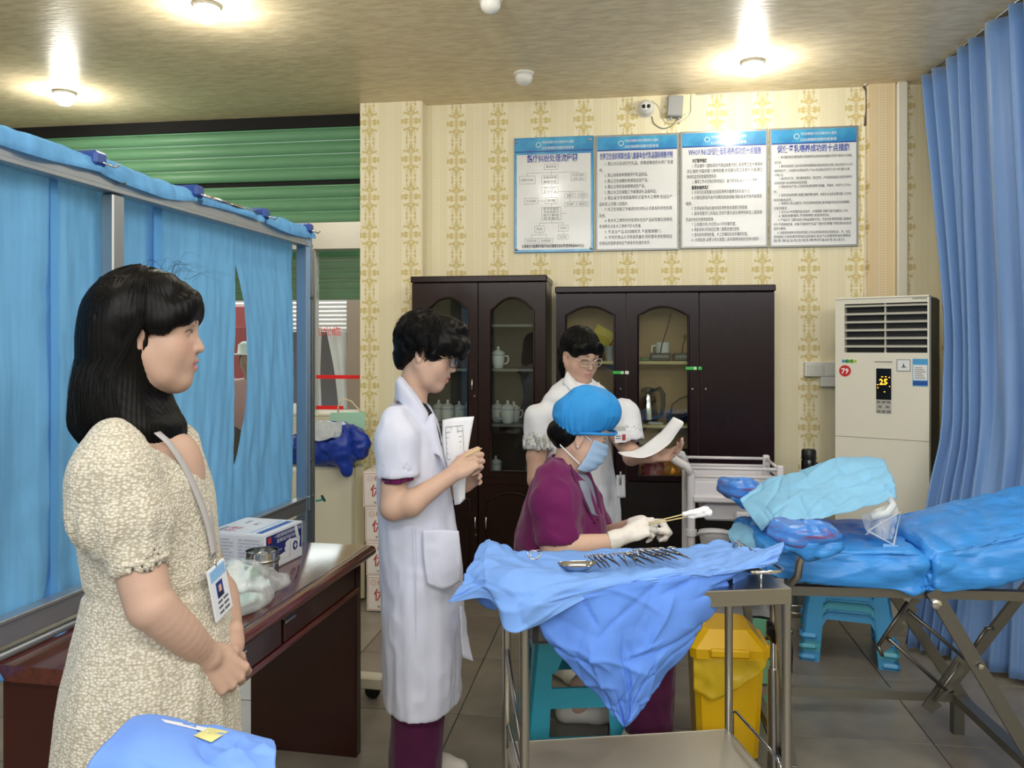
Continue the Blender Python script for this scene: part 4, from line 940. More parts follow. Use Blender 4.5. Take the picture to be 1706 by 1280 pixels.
# ------------------------------------------------------------------ lockers, cartons and bags by the glass door
LOCK = mat('cream_locker', '#d3d0be', .4); LOCK2 = mat('cream_locker_dark', '#c3bb9c', .45)
lk = thing('locker', 'cream metal locker with a rounded edge under the blue bag by the glass door', 'cabinet', (-1.3, 4.66, 0), math.radians(16))
MB().box((.18, .2, .41), (.42, .42, .8), .02).build('body', LOCK, lk); MB().box((.42, .2, .41), (.06, .4, .78), .006).build('door', LOCK2, lk)
for dz in (.62,): 
    for yy in (.1, .25): MB().box((.453, yy, dz), (.006, .02, .1)).build('vent', mat('vent_grey', '#8a8672', .5), lk)
MB().lathe([(.012, 0), (.012, .015), (0, .018)], 12, (.45, .2, .3), (1, 0, 0)).build('lock', CHROME, lk, smooth=True)
for x in (.0, .36):
    for y in (.03, .37): MB().tube([(x, y, 0), (x, y, .02)], .015, 8).build('foot', BLACK, lk)
l2 = wthing('locker', 'taller cream locker behind the blue bag by the glass door', 'cabinet', -.5, -.15, 0)
MB().box((.2, .2, .525), (.5, .36, 1.05), .012).build('body', LOCK2, l2); MB().box((.2, .2, 1.06), (.52, .38, .02), .006).build('top_panel', LOCK, l2)
MB().box((.2, .015, .6), (.46, .012, .9), .004).build('door', LOCK, l2)
# mint paper gift bag and a white parcel on the tall locker
MINT = mat('mint_paper', '#a9d6bd', .6)
gb = thing('gift_bag', 'mint green paper gift bag with a cream cord handle behind the blue bag', 'bag', (-1.025, 5.06, .8105), math.radians(10))
mb = MB(); mb.prism([(-.1, 0), (.1, 0), (.108, .28), (.1, .288), (-.1, .288), (-.108, .28)], -.04, .04); mb.build('bag_body', MINT, gb)
MB().tube([(-.06, -.03, .27), (-.055, -.035, .34), (-.025, -.035, .375), (.02, -.03, .36), (.065, -.03, .31), (.09, -.025, .283)], .005, 8).build('cord_handle', mat('cream_cord', '#e5d5b0', .6), gb, smooth=True)
wp = wthing('wrapped_parcel', 'white wrapped parcel behind the mint gift bag', 'parcel', -.47, .02, 1.0705)
def sq(u_, v_): return (-.1+.2*u_, -.12+.24*v_, .05*max(0, 1-abs(2*u_-1)**4)*max(0, 1-abs(2*v_-1)**4)**.5)
displace(MB().grid(sq, 24, 24).build('parcel', PAPER, wp, True), lambda v: .005*crease(v, 14)*(v[:, 2] > .02))
# blue plastic bag with a bottle pack in it, slumped on the locker
BBAG = mat('blue_plastic_bag', '#1f3fa6', .3, spec=.5, transl=.1)
bb = thing('plastic_bag', 'royal blue plastic bag with clear film showing, slumped on the cream locker', 'bag', (-1.1, 4.78, .8101), 0)
S = SDF((-.3, -.25, -.15), (.35, .25, .36), .012)
S.ell((-.05, .03, .09), (.21, .14, .1)); S.ell((.06, 0, .12), (.2, .13, .12), k=.05); S.cone((.1, -.1, .16), (.15, -.12, -.02), .07, .035, k=.06); S.ell((.02, -.13, .2), (.12, .07, .055), k=.01, mode='s')
S.cut((0, 0, .0), (0, 0, -1), (-.3, -.08, -.15), (.2, .25, .01))
o = S.build('bag', BBAG, bb); displace(o, lambda v: .016*crease(v, 11)*np.clip((v[:, 2])*20+.3, 0, 1))
sheet('clear_film', [[(-.1, -.135, .17), (0, -.16, .16), (.12, -.13, .18)], [(-.09, -.1, .2), (.02, -.13, .21), (.12, -.1, .23)], [(-.07, -.04, .25), (.02, -.05, .26), (.1, -.04, .26)]], 20, 16, mat('cloudy_film', '#c9d2da', .25, alpha=.75), .018, 20, .002, bb)
# stacked cartons behind the short haired nurse
CART = mat('white_carton', '#e2ddd8', .6); REDP = mat('carton_red_print', '#b23a3e', .6)
for i, (yb, yt, xl, lb) in enumerate(((1022, 965, 611, 'white carton with red print at the bottom of the stack'), (963, 907, 610, 'white carton with red print second from the bottom of the stack'), (905, 849, 608, 'white carton with red print third from the bottom of the stack'), (847, 784, 605, 'white carton with red print topmost of the stack'))):
    Yc = 4.6; hh = (.2, .193, .193, .2)[i]; z0 = (0, .2012, .3954, .5896)[i]
    ct = thing('carton', lb, 'carton', ((xl-853)/FPX*Yc, Yc, z0+.0072), math.radians(-6+2*(i % 2)), 'cartons stacked behind the short haired nurse')
    MB().box((.19, .13, hh/2), (.38, .26, hh), .003).build('box_body', CART, ct); MB().box((.19, .13, hh), (.37, .05, .0012)).build('packing_tape', mat('clear_tape', '#d9cdb4', .3), ct)
    mb = MB(); mb.ring([(.006, .008), (.374, .008), (.374, hh-.008), (.006, hh-.008)], [(.009, .011), (.371, .011), (.371, hh-.011), (.009, hh-.011)], -.0012, -.0002); mb.build('print_border', mat('carton_pink_line', '#cf9a98', .6), ct)
    text('brand_print', '☺母婴之选', .034, REDP, ct, (.018, -.0015, hh-.05)); text('large_print', '优质', .075, REDP, ct, (.04, -.0015, hh-.135), bold=.0006)
    text('small_print', '净含量', .016, INK, ct, (.06, -.0015, .02))

# ================================================================== THE BLUE SCREEN (partition) ON THE LEFT
sd = math.radians(11.2); SC0 = Vector((-1.385, 1.032, 0)); SDX = Vector((math.sin(sd), math.cos(sd), 0))
def SX(px):                                    # distance along the screen at which a sight line meets it
    k = (px-853)/FPX; return (k*SC0.y-SC0.x)/(SDX.x-k*SDX.y)
def SZ(px, py): return EYE+(HY-py)/FPX*(SC0.y+SDX.y*SX(px))
scr = thing('privacy_screen', 'aluminium framed screen hung with pale blue disposable sheets behind the woman in the dress', 'screen', SC0, PI/2-sd)
SL = SX(512); zt0, zb0 = 1.995, .80
PALUM = mat('pale_aluminium', '#b9bdc0', .32, .8); ALUB = mat('bluish_aluminium', '#8fa3b8', .35, .8)
MB().box((SL/2, 0, zt0-.03), (SL, .045, .055), .004).box((SL/2, -.022, zt0-.052), (SL, .012, .014), .002).build('top_rail', ALU, scr)
MB().box((SL/2, 0, zb0+.03), (SL, .045, .06), .004).box((SL/2, -.022, zb0+.058), (SL, .014, .01), .002).build('bottom_rail', PALUM, scr)
MB().tube([(0, .0, zb0-.03), (SL, 0, zb0-.03)], .012, 10).build('lower_rod', ALU, scr, smooth=True)
mb = MB(); mx_ = SX(188); mb.box((mx_, 0, (zt0+zb0)/2), (.05, .04, zt0-zb0-.12), .004); mb.build('middle_post', ALU, scr)
for x in (.02, SL-.03): MB().box((x, 0, (zt0+.02)/2), (.055, .05, zt0-.02), .004).box((x, -.028, (zt0+zb0)/2), (.02, .008, zt0-zb0), .001).build('end_post', ALUB, scr)
MB().box((SL+.045, .02, (zt0-.06)/2), (.05, .05, zt0-.06), .004).box((SL+.045, -.008, zt0*.5), (.014, .006, zt0-.2)).build('outer_post', ALU, scr)
for x, z in ((SL-.03, 1.72), (SL-.03, 1.02), (mx_, 1.97)): MB().lathe([(.009, 0), (.009, .003), (.005, .005), (0, .005)], 12, (x, -.034, z), (0, -1, 0)).build('screw', STEEL2, scr, smooth=.6)
ft = MB().box((SL+.0, -.1, .075), (.07, .5, .05), .006).build('foot', mat('cream_foot', '#cfc9b8', .45), scr)
for y in (-.3, .12): MB().lathe([(.03, -.011), (.034, -.006), (.034, .006), (.03, .011)], 16, (SL, y, .034), (1, 0, 0)).box((SL, y, .045), (.03, .03, .04), .004).build('caster', BLACK, ft, smooth=.6)
ft = MB().box((.02, 0, .035), (.07, .5, .05), .006).build('foot', mat('cream_foot'), scr)
BSHEET = mat('blue_nonwoven_sheet', '#7cc0fb', .75, spec=.2, transl=.33, var=.08, vscale=5, vstretch=(9, 9, .5), bump=.05, bscale=120, bstretch=(1, 1, .1))
BSHEET2 = mat('blue_nonwoven_band', '#64a9e6', .7, spec=.2, transl=.12)
def panel(x0, x1, dy, seed, lfun=None, nu=70, nv=60):
    r = random.Random(seed); a = [r.uniform(.003, .007) for _ in range(4)]; q = [r.uniform(2, 8) for _ in range(3)]+[r.uniform(12, 18)]; a[3] = .002; p_ = [r.uniform(0, 6) for _ in range(4)]; sl = [r.uniform(-.25, .25) for _ in range(4)]
    def f(u, v):
        z = zb0+.02+(zt0-zb0-.04)*v; xl = x0+(lfun(z) if lfun else 0); x = xl+(x1-xl)*u
        y = .036+dy+sum(a[i]*math.sin(q[i]*2*PI*(u*(x1-x0)+sl[i]*v)+p_[i])*(.4+.6*(1-v)) for i in range(4))
        return (x, max(y, .027), z)
    o = MB().grid(f, nu, nv).build('blue_sheet', BSHEET, scr, True, fix=False); displace(o, lambda v: .003*crease(v+seed, 9)); return o
panel(.03, SX(106), 0, 1); panel(SX(100), SX(280), .012, 2); panel(SX(272), SX(406), 0, 3)
xg = SX(405); wg = SX(425)-xg
def gap(z):
    y0 = SZ(410, 430); y1 = SZ(410, 780); t = (y0-z)/(y0-y1)
    return 0 if t < 0 else (wg*1.15*math.sin(min(1, t*1.0)*PI)**.6 if t < 1 else 0)
panel(xg+.003, SL-.05, .012, 4, gap, 60, 80)
for a, b in ((98, 110), (268, 282)): MB().grid(lambda u, v: (SX(a)+(SX(b)-SX(a))*u, .024+.001*math.sin(9*v), zb0+.03+(zt0-zb0-.05)*v), 4, 30).build('sheet_overlap', BSHEET2, scr, True, fix=False)
# the sheet edge rolled over the top rail, with clips
def roll(px0, px1, droop, seed):
    x0, x1 = SX(px0), SX(px1)
    def f(u, v):
        x = x0+(x1-x0)*u; a = PI*(1.15*v-.05); s = 1+.5*vnoise(np.array([x*8, seed, v*2.]))*.6
        yy = .042*math.cos(a); zz = zt0+.002+.03*s*math.sin(a)-.012*(1 if a > 2.6 else 0)-droop*.6*math.sin(PI*u)*max(0, v-.5)
        return (x, yy, zz)
    o = MB().grid(f, 60, 16).build('rolled_edge', BSHEET2 if False else BSHEET, scr, True, fix=False); displace(o, lambda v: .006*crease(v, 10)); return o
roll(-140, 148, .03, 1); roll(148, 312, .06, 2.3); roll(320, 425, -.02, 4.1); roll(430, 512, .04, 5.7)
MB().tube([(SX(320), -.03, zt0+.012), (SX(430), -.03, zt0+.012)], .007, 8).build('clip_rod', CHROME, scr, smooth=True)
for px in (146, 314, 428, 503):
    c_ = MB().box((SX(px), 0, zt0+.018), (.05, .09, .04), .008).build('sheet_clip', mat('dark_blue_clip', '#2f4f9a', .35), scr)
    MB().tube([(SX(px), -.04, zt0+.01), (SX(px)+.03, -.06, zt0), (SX(px)+.05, -.06, zt0+.01)], .003, 6).build('clip_lever', CHROME, c_, smooth=True)
sheet('hanging_flap', [[(SX(-120), .02, zb0-.02), (SX(0), .0, zb0-.03), (SX(90), .0, zb0-.03), (SX(150), 0, zb0-.025)], [(SX(-120), -.01, zb0-.08), (SX(0), -.03, zb0-.075), (SX(90), -.02, zb0-.06), (SX(150), 0, zb0-.032)]], 40, 8, BSHEET2, .003, 10, .001, scr)
MB().box((SX(140), -.015, zb0-.02), (.05, .03, .035), .005).build('sheet_clip', mat('dark_blue_clip'), scr)
o = MB().tube([(SL+.03, -.03, .83), (SL+.07, -.045, .83), (SL+.04, -.05, .85), (SL+.09, -.04, .82)], .006, 6).build('tie_string', mat('teal_string', '#3f9a90', .6), scr, smooth=True)

# ================================================================== DESK
dsk_a = math.radians(10.8); DO = Vector((-.758, 1.83, 0)); DX = Vector((math.sin(dsk_a), math.cos(dsk_a), 0)); DY = Vector((-DX.y, DX.x, 0))
def DK(x, y, z=.76): return DO+DX*x+DY*y+Vector((0, 0, z))
def dloc(px, py, z=.76):                       # where a sight line meets the desk top, in desk axes
    Y = (EYE-z)*FPX/(py-HY); p = Vector(((px-853)/FPX*Y, Y, 0))-DO; return p.dot(DX), p.dot(DY)
MAHO = mat('red_mahogany_lacquer', '#4a1a15', .13, spec=.6, coat=.7, col2='#5c241b', vscale=8, vstretch=(1, 9, 9))
MAHOD = mat('dark_mahogany', '#2c100e', .25, spec=.5, coat=.4, col2='#38150f', vscale=8, vstretch=(1, 9, 9))
dk = thing('desk', 'glossy red mahogany writing desk along the blue screen', 'desk', DO, PI/2-dsk_a)
DL_, DW = 1.207, .47
mb = MB(); prof = [(0, .722), (-.012, .726), (-.019, .735), (-.02, .746), (-.012, .757), (0, .76), (DW, .76), (DW+.01, .75), (DW+.01, .735), (DW, .722)]
n = len(prof)
for x in (-.02, DL_+.02): mb.v += [(x, y, z) for y, z in prof]
mb.f = [(i, (i+1) % n, n+(i+1) % n, n+i) for i in range(n)]+[tuple(range(n)), tuple(range(n, 2*n))]; mb.mi = [0]*len(mb.f)
mb.build('desktop', MAHO, dk, smooth=.7)
MB().box((DL_/2, .012, .7605), (DL_, .004, .002)).build('edge_groove', MAHOD, dk)
MB().box((.02, DW/2, .361), (.04, DW-.03, .722), .003).build('end_panel', mat('plain_mahogany_panel', '#3a1511', .3, spec=.4, coat=.2), dk)
MB().box((DL_-.04, DW/2, .361), (.045, DW-.05, .722), .003).build('end_panel', MAHOD, dk)
MB().box((DL_/2, .05, .685), (DL_-.1, .02, .075), .002).build('apron', MAHOD, dk)
MB().box((DL_/2, .03, .615), (DL_-.1, .03, .02), .006).build('lower_rail', MAHO, dk)
for a, b in ((.05, .56), (.57, DL_-.08)):
    dw = MB().box(((a+b)/2, .033, .672), (b-a-.008, .02, .088), .003).build('drawer', MAHOD, dk)
    MB().box(((a+b)/2 if a < .3 else a+.03, .02, .69), (.07, .012, .008), .002).build('handle', CHROME, dw)
MB().box((DL_/2, DW-.03, .56), (DL_-.12, .016, .3), .002).build('back_panel', MAHOD, dk)
# glove carton
g0 = dloc(504, 926); g1 = dloc(441, 957)
gl = thing('glove_carton', 'white carton of medical gloves with a blue printed end on the desk', 'carton', DK(g1[0], g1[1], .7605), PI/2-dsk_a)
gw, gd, gh = g0[0]-g1[0], .225, .122
gl.rotation_euler.z -= math.atan2(g0[1]-g1[1], g0[0]-g1[0])*-1
CARW = mat('carton_white', '#e3e7ee', .45); NAVY = mat('glove_navy_print', '#1d2a72', .4)
MB().box((gw/2, gd/2, gh/2), (gw, gd, gh), .002).build('carton_body', CARW, gl); MB().box((gw/2, gd/2, gh+.001), (gw, gd, .002)).build('lid_flap', CARW, gl)
pr = MB().box((gw/2, -.0008, gh*.56), (gw*.93, .0012, gh*.8)).build('end_print', NAVY, gl)
MB().prism([(gw*.04, .006), (gw*.96, .006), (gw*.96, .034), (gw*.7, .05), (gw*.04, .03)], -.0022, -.0015).build('white_wedge', CARW, pr)
MB().box((gw*.11, -.002, gh*.84), (.02, .001, .02)).build('red_emblem', REDP, pr)
text('print_line', '一次性使用医用橡胶检查手套', .014, WINK, pr, (gw*.22, -.0022, gh*.84), width=gw*.72); text('print_line', '医用检查手套无粉型', .014, WINK, pr, (gw*.3, -.0022, gh*.7), width=gw*.52)
text('print_line', 'MEDICAL GLOVES', .008, WINK, pr, (gw*.1, -.0022, gh*.46), width=gw*.32); text('print_line', '100只/盒', .009, WINK, pr, (gw*.1, -.0022, gh*.36), width=gw*.2)
mb = MB()                                       # printed hand: palm, four fingers, thumb
hx, hz = gw*.72, gh*.42
def finger(a, b, r):
    a, b = Vector((a[0], 0, a[1])), Vector((b[0], 0, b[1])); d = (b-a).normalized(); n_ = Vector((-d.z, 0, d.x)); pts = []
    for i in range(7): t = PI/2-PI*i/6; pts.append(b+d*r*math.cos(t)+n_*r*math.sin(t))
    pts += [a-n_*r, a+n_*r]; mb.prism([(p.x, p.z) for p in pts], -.0032, -.0025)
mb.prism([(hx-.026, hz-.03), (hx+.04, hz-.02), (hx+.046, hz+.025), (hx-.022, hz+.028)], -.0032, -.0024)
for k in range(4): finger((hx-.018, hz-.022+.0155*k), (hx-.052+.005*abs(k-1.5), hz-.026+.0145*k), .0072)
finger((hx+.034, hz+.018), (hx+.018, hz+.06), .0085); mb.build('printed_hand', CARW, pr)
cr = MB().lathe([(0, 0), (.016, 0), (.016, .0006), (0, .0006)], 20, (hx+.012, -.0034, hz), (0, -1, 0)).build('cross_badge', NAVY, pr)
mb = MB(); mb.box((hx+.012, -.0045, hz), (.018, .0006, .005)); mb.box((hx+.012, -.0045, hz), (.005, .0006, .018)); mb.build('cross', CARW, pr)
sd_ = MB().box((-.0008, gd/2, gh/2), (.0012, gd*.98, gh*.96)).build('side_print', mat('carton_side', '#d9dee8', .5), gl)
for c0 in (0, 1):
    for k in range(9): text('text_line', random.Random(k+9*c0).choice(['产品名称一次性使用医用橡胶检查手套', '规格型号见包装执行标准及技术要求', '适用范围用于医用检查防护和护理操作', '注意事项一次性使用用后按要求销毁处理', '贮存条件避光阴凉干燥处有效期三年']), .008, mat('carton_grey_text', '#8f96a6', .5), sd_, (-.0018, gd*(.94-.5*c0), gh*(.84-.088*k)), (PI/2, 0, -PI/2), width=gd*(.42 if k % 3 else .36))
tp = MB().box((gw/2, gd/2, gh+.0024), (gw*.9, gd*.9, .0008)).build('top_print', CARW, gl)
MB().box((gw*.5, gd*.16, gh+.0032), (gw*.8, .022, .0008)).build('blue_band', mat('mid_blue_print', '#3f64b4', .4), tp); MB().box((gw*.5, gd*.3, gh+.0032), (gw*.8, .008, .0008)).build('blue_band', mat('pale_blue_print', '#a9c4e6', .4), tp)
text('red_print', '手套', .05, mat('glove_red_print', '#cf3f4a', .4), tp, (gw*.12, gd*.62, gh+.0032), (0, 0, 0), width=.07); text('dark_print', '医用检查', .02, INK, tp, (gw*.14, gd*.84, gh+.0032), (0, 0, 0), width=.06)
text('dark_print', 'EPC', .022, INK, tp, (gw*.56, gd*.52, gh+.0032), (0, 0, 0)); text('dark_print', '100只', .02, INK, tp, (gw*.6, gd*.72, gh+.0032), (0, 0, 0))
# steel canister
cx_, cy_ = dloc(437, 990); Yc = 2.555; cp = Vector(((437-853)/FPX*Yc, Yc, .7605))
t = thing('steel_canister', 'shiny open steel canister between the glove carton and the clear bag', 'canister', cp, 0)
MB().lathe([(.048, 0), (.05, .004), (.05, .07), (.053, .072), (.053, .077), (.05, .079), (.05, .1), (.0515, .102), (.0495, .102), (.048, .08), (.047, .006), (0, .005)], 32).build('body', CHROME, t, smooth=.5)
MB().lathe([(.0532, .07), (.0545, .0745), (.0532, .079)], 32).build('rim_band', STEEL, t, smooth=True)
# clear bag of masks
mk = thing('clear_bag', 'clear plastic bag full of mint and white mask packs on the desk', 'bag', DK(.47, .1, .7605), PI/2-dsk_a)
MINTP = mat('mint_mask_fabric', '#bfe3da', .6, col2='#dfeeee', vscale=22)
for i, (x, y, z, sx, sy, rz, m_) in enumerate(((.0, .0, .022, .13, .09, .3, MINTP), (.06, .03, .05, .12, .08, -.5, mat('white_mask_fabric', '#e6eef0', .6, col2='#cfe0e2', vscale=20)), (-.04, .06, .045, .12, .08, .9, MINTP), (.02, .03, .082, .1, .07, .2, mat('white_mask_fabric')))):
    o = MB().grid(lambda u, v: ((u-.5)*sx, (v-.5)*sy, .012*math.cos((u-.5)*3)*math.cos((v-.5)*3)), 14, 12).build('mask_pack', m_, mk, True)
    displace(o, lambda v: .006*crease(v+i, 30)); o.location = (x, y, z); o.rotation_euler = (.2*(i-1), .25*(1-i), rz)
    md = o.modifiers.new('thickness', 'SOLIDIFY'); md.thickness = .02
MB().box((.06, .005, .085), (.05, .002, .03), 0, (-.5, .3, -.3)).build('printed_slip', mat('green_print', '#5a9a7a', .5), mk)
S = SDF((-.2, -.13, -.01), (.24, .17, .18), .009)
S.ell((-.02, .03, .05), (.14, .09, .07)); S.ell((.0, .02, .02), (.15, .09, .035), k=.03); S.cone((.1, -.0, .05), (.18, -.045, .03), .035, .01, k=.04); S.cut((0, 0, .002), (0, 0, -1), (-.2, -.13, -.02), (.24, .17, .01))
o = S.build('film', mat('bag_film', '#f2f7fa', .08, alpha=.3, spec=.9), mk); displace(o, lambda v: .011*crease(v, 17)*np.clip(v[:, 2]*40, 0, 1))

# ================================================================== INSTRUMENT CART
ca = math.radians(7); CO = Vector((.36, 2.33, 0)); CXv = Vector((math.cos(ca), math.sin(ca), 0)); CYv = Vector((-math.sin(ca), math.cos(ca), 0))
ct = thing('instrument_cart', 'stainless steel instrument cart under the crumpled blue drape', 'cart', CO, ca)
HWx, HWy, ZT, ZS = .355, .2, .858, .287
for sx in (-1, 1):
    for sy in (-1, 1):
        lg = MB().tube([(sx*HWx, sy*HWy, .09), (sx*HWx, sy*HWy, ZT-.02)], .0125, 14).build('leg', STEEL, ct, smooth=.8)
        MB().lathe([(.038, -.013), (.04, -.008), (.04, .008), (.038, .013)], 18, (sx*HWx, sy*HWy, .04), (0, 1, 0)).box((sx*HWx, sy*HWy, .072), (.03, .034, .04), .004).build('caster', BLACK, lg, smooth=.6)
mb = MB(); mb.box((0, 0, ZT-.004), (2*HWx+.02, 2*HWy+.02, .008), .002)
for a, b in (((0, -HWy-.009, ZT-.022), (2*HWx+.022, .004, .042)), ((0, HWy+.009, ZT-.022), (2*HWx+.022, .004, .042)), ((-HWx-.009, 0, ZT-.022), (.004, 2*HWy+.022, .042)), ((HWx+.009, 0, ZT-.022), (.004, 2*HWy+.022, .042))): mb.box(a, b, .0015)
mb.build('top_tray', STEEL, ct)
mb = MB(); mb.box((0, 0, ZS), (2*HWx-.01, 2*HWy-.01, .006))
for a, b in (((0, -HWy+.002, ZS-.012), (2*HWx-.02, .004, .034)), ((0, HWy-.002, ZS-.012), (2*HWx-.02, .004, .034)), ((-HWx+.002, 0, ZS-.012), (.004, 2*HWy-.02, .034)), ((HWx-.002, 0, ZS-.012), (.004, 2*HWy-.02, .034))): mb.box(a, b, .0015)
mb.build('lower_shelf', mat('satin_shelf_steel', '#cfcabd', .4, .65, bump=.02, bscale=30, bstretch=(1, 1, 1)), ct)
def guard(z0, h, name):
    i = .02
    p = [(HWx-.1, -HWy-.0, z0+h), (HWx-i, -HWy, z0+h), (HWx, -HWy+.02, z0+h), (HWx, HWy-.06, z0+h), (HWx, HWy-.04, z0+h-.01), (HWx, HWy-.04, z0)]
    MB().tube(p, .005, 8).build(name, CHROME, ct, smooth=True)
guard(ZT, .042, 'guard_rail'); 
for x, y in ((HWx-.07, -HWy+.004), (HWx, HWy-.08), (HWx, -.02)): MB().tube([(x, y, ZT), (x, y, ZT+.042)], .004, 8).build('rail_post', CHROME, ct, smooth=True)
for sx in (-1, 1):
    MB().tube([(sx*HWx, HWy-.03, ZS), (sx*HWx, HWy-.03, ZS+.07), (sx*HWx, HWy-.06, ZS+.085), (sx*HWx, -HWy+.06, ZS+.085), (sx*HWx, -HWy+.03, ZS+.07), (sx*HWx, -HWy+.03, ZS)], .005, 8).build('shelf_rail', CHROME, ct, smooth=True)
    MB().tube([(sx*HWx, HWy, .58), (sx*HWx, -HWy, .42)] if sx < 0 else [(sx*HWx, HWy, .13), (sx*HWx, -HWy, .13)], .007, 8).build('brace', STEEL, ct, smooth=True)
dw = MB().box((-.25, -.06, .735), (.14, .1, .07), .004).build('hanging_box', mat('dark_grey_box', '#3f4044', .4), ct)
MB().box((-.25, -.1112, .733), (.11, .0012, .045)).build('name_label', mat('grey_label', '#6c6d70', .4), dw)
for k in range(3): text('label_text', ('规格型号', '许可证号', '生产日期')[k], .007, mat('label_dark', '#2b2b2e', .5), dw, (-.29, -.1122, .74-.012*k), width=.06)
# blue drape over the cart
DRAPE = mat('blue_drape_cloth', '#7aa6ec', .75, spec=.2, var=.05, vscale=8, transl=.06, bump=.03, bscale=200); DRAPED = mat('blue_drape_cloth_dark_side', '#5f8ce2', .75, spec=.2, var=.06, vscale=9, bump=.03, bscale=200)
dp = thing('surgical_drape', 'crumpled sky blue drape with a long triangular corner hanging off the steel cart', 'drape', (.36, 2.33, .87), 0)
r0 = [(820, 899, 2.53), (842, 905, 2.54), (875, 920, 2.55), (960, 915, 2.57), (1060, 911, 2.59), (1140, 911, 2.61), (1202, 899, 2.63), (1255, 930, 2.6)]
r1 = [(806, 903, 2.43), (830, 906, 2.43), (868, 927, 2.42), (960, 930, 2.44), (1060, 929, 2.47), (1140, 929, 2.5), (1207, 911, 2.5), (1272, 922, 2.48)]
r2 = [(790, 930, 2.3), (818, 922, 2.29), (864, 940, 2.27), (960, 950, 2.26), (1060, 949, 2.29), (1150, 946, 2.33), (1215, 930, 2.36), (1292, 914, 2.4)]
r3 = [(775, 955, 2.18), (808, 944, 2.15), (852, 948, 2.11), (950, 957, 2.1), (1060, 955, 2.13), (1150, 951, 2.17), (1225, 941, 2.21), (1305, 903, 2.3)]
r4 = [(757, 985, 2.13), (802, 972, 2.1), (842, 1000, 2.05), (895, 1000, 2.03), (1010, 975, 2.06), (1120, 961, 2.12), (1228, 948, 2.18), (1303, 925, 2.25)]
r5 = [(745, 1004, 2.12), (815, 1000, 2.09), (843, 1050, 2.03), (892, 1044, 2.02), (1000, 988, 2.05), (1110, 967, 2.11), (1226, 953, 2.17), (1296, 940, 2.24)]
def PW(rows): return [[P(*p) for p in r] for r in rows]
o = sheet('top_layer', PW([r0, r1, r2, r3, r4, r5]), 130, 90, DRAPE, .006, 8, .0012, lines=80, la=.011)
v_ = get_co(o.data); dl = v_-np.array(CO)
lx, ly = dl[:, 0]*math.cos(ca)+dl[:, 1]*math.sin(ca), -dl[:, 0]*math.sin(ca)+dl[:, 1]*math.cos(ca)
v_[:, 2] = np.where((np.abs(lx) < HWx+.02) & (np.abs(ly) < HWy+.016), np.maximum(v_[:, 2], ZT+.007+.002*vnoise(v_*30)), v_[:, 2]); o.data.vertices.foreach_set('co', v_.ravel()); o.data.update(); under(o, dp)
t0 = [(893, 1000, 2.06), (980, 985, 2.06), (1080, 966, 2.09), (1160, 958, 2.14), (1232, 950, 2.19)]
t1 = [(903, 1055, 2.07), (985, 1040, 2.04), (1070, 1030, 2.05), (1145, 1022, 2.09), (1208, 998, 2.17)]
t2 = [(950, 1113, 2.07), (1000, 1100, 2.02), (1050, 1095, 2.04), (1105, 1092, 2.05), (1153, 1076, 2.12)]
t3 = [(997, 1163, 2.07), (1020, 1155, 2.04), (1045, 1152, 2.05), (1072, 1152, 2.05), (1099, 1144, 2.1)]
t4 = [(1037, 1211, 2.07), (1039, 1212, 2.065), (1041, 1213, 2.065), (1043, 1212, 2.065), (1046, 1210, 2.07)]
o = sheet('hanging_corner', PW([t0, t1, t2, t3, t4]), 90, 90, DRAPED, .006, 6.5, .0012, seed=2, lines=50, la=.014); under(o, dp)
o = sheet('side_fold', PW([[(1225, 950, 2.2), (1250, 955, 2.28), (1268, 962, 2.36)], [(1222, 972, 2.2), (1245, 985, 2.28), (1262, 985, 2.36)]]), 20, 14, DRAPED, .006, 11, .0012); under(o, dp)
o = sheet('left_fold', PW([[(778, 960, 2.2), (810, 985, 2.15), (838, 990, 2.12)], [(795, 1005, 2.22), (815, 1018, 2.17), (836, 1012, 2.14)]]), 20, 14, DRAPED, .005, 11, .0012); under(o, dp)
# instruments
def inst_z(py, Y): return EYE+(HY-py)/FPX*Y
def forceps(L_=.155, spread=.03):
    t = thing('forceps', 'x', 'instrument', (0, 0, 0))
    for s in (-1, 1):
        MB().tube([(-s*.001, L_*.0, .004), (-s*.002, L_*.35, .004), (s*.003, L_*.42, .0045+.001*s), (s*spread*.35, L_*.7, .004), (s*spread*.45, L_*.86, .004)], [.0014, 0.003, .0036, .003, .0028], 8).build('arm', mat('dark_polished_steel', '#77787c', .2, 1), t, smooth=True)
        MB().tube([(s*(spread*.45+.009+.0105*math.cos(a)), L_*.93+.0125*math.sin(a), .0045) for a in [2*PI*i/14 for i in range(14)]], .0021, 6, closed=True).build('finger_ring', CHROME, t, smooth=True)
    MB().lathe([(.004, -.004), (.0045, 0), (.004, .004)], 10, (0, L_*.42, .005)).build('pivot', STEEL, t, smooth=True)
    return t
fc0 = None
spots = [(1001, .21, 8, .1, 'closest beside the kidney dish'), (1009, .22, 5, .1, 'second from the kidney dish'), (1016, .21, 3, .1, 'third from the kidney dish'), (1033, .22, 14, .22, 'fourth from the kidney dish, opened a little'), (1046, .23, -4, .15, 'fifth from the kidney dish'),
         (1060, .22, -16, .2, 'sixth from the kidney dish, slanting right'), (1074, .22, 22, .2, 'seventh from the kidney dish, slanting left'), (1092, .22, 28, .3, 'eighth from the kidney dish'), (1106, .22, 30, .3, 'ninth from the kidney dish'), (1118, .22, 33, .35, 'tenth from the kidney dish'), (1130, .22, 30, .35, 'eleventh from the kidney dish'), (1150, .22, 38, .5, 'last in the row, rings open at the far right')]
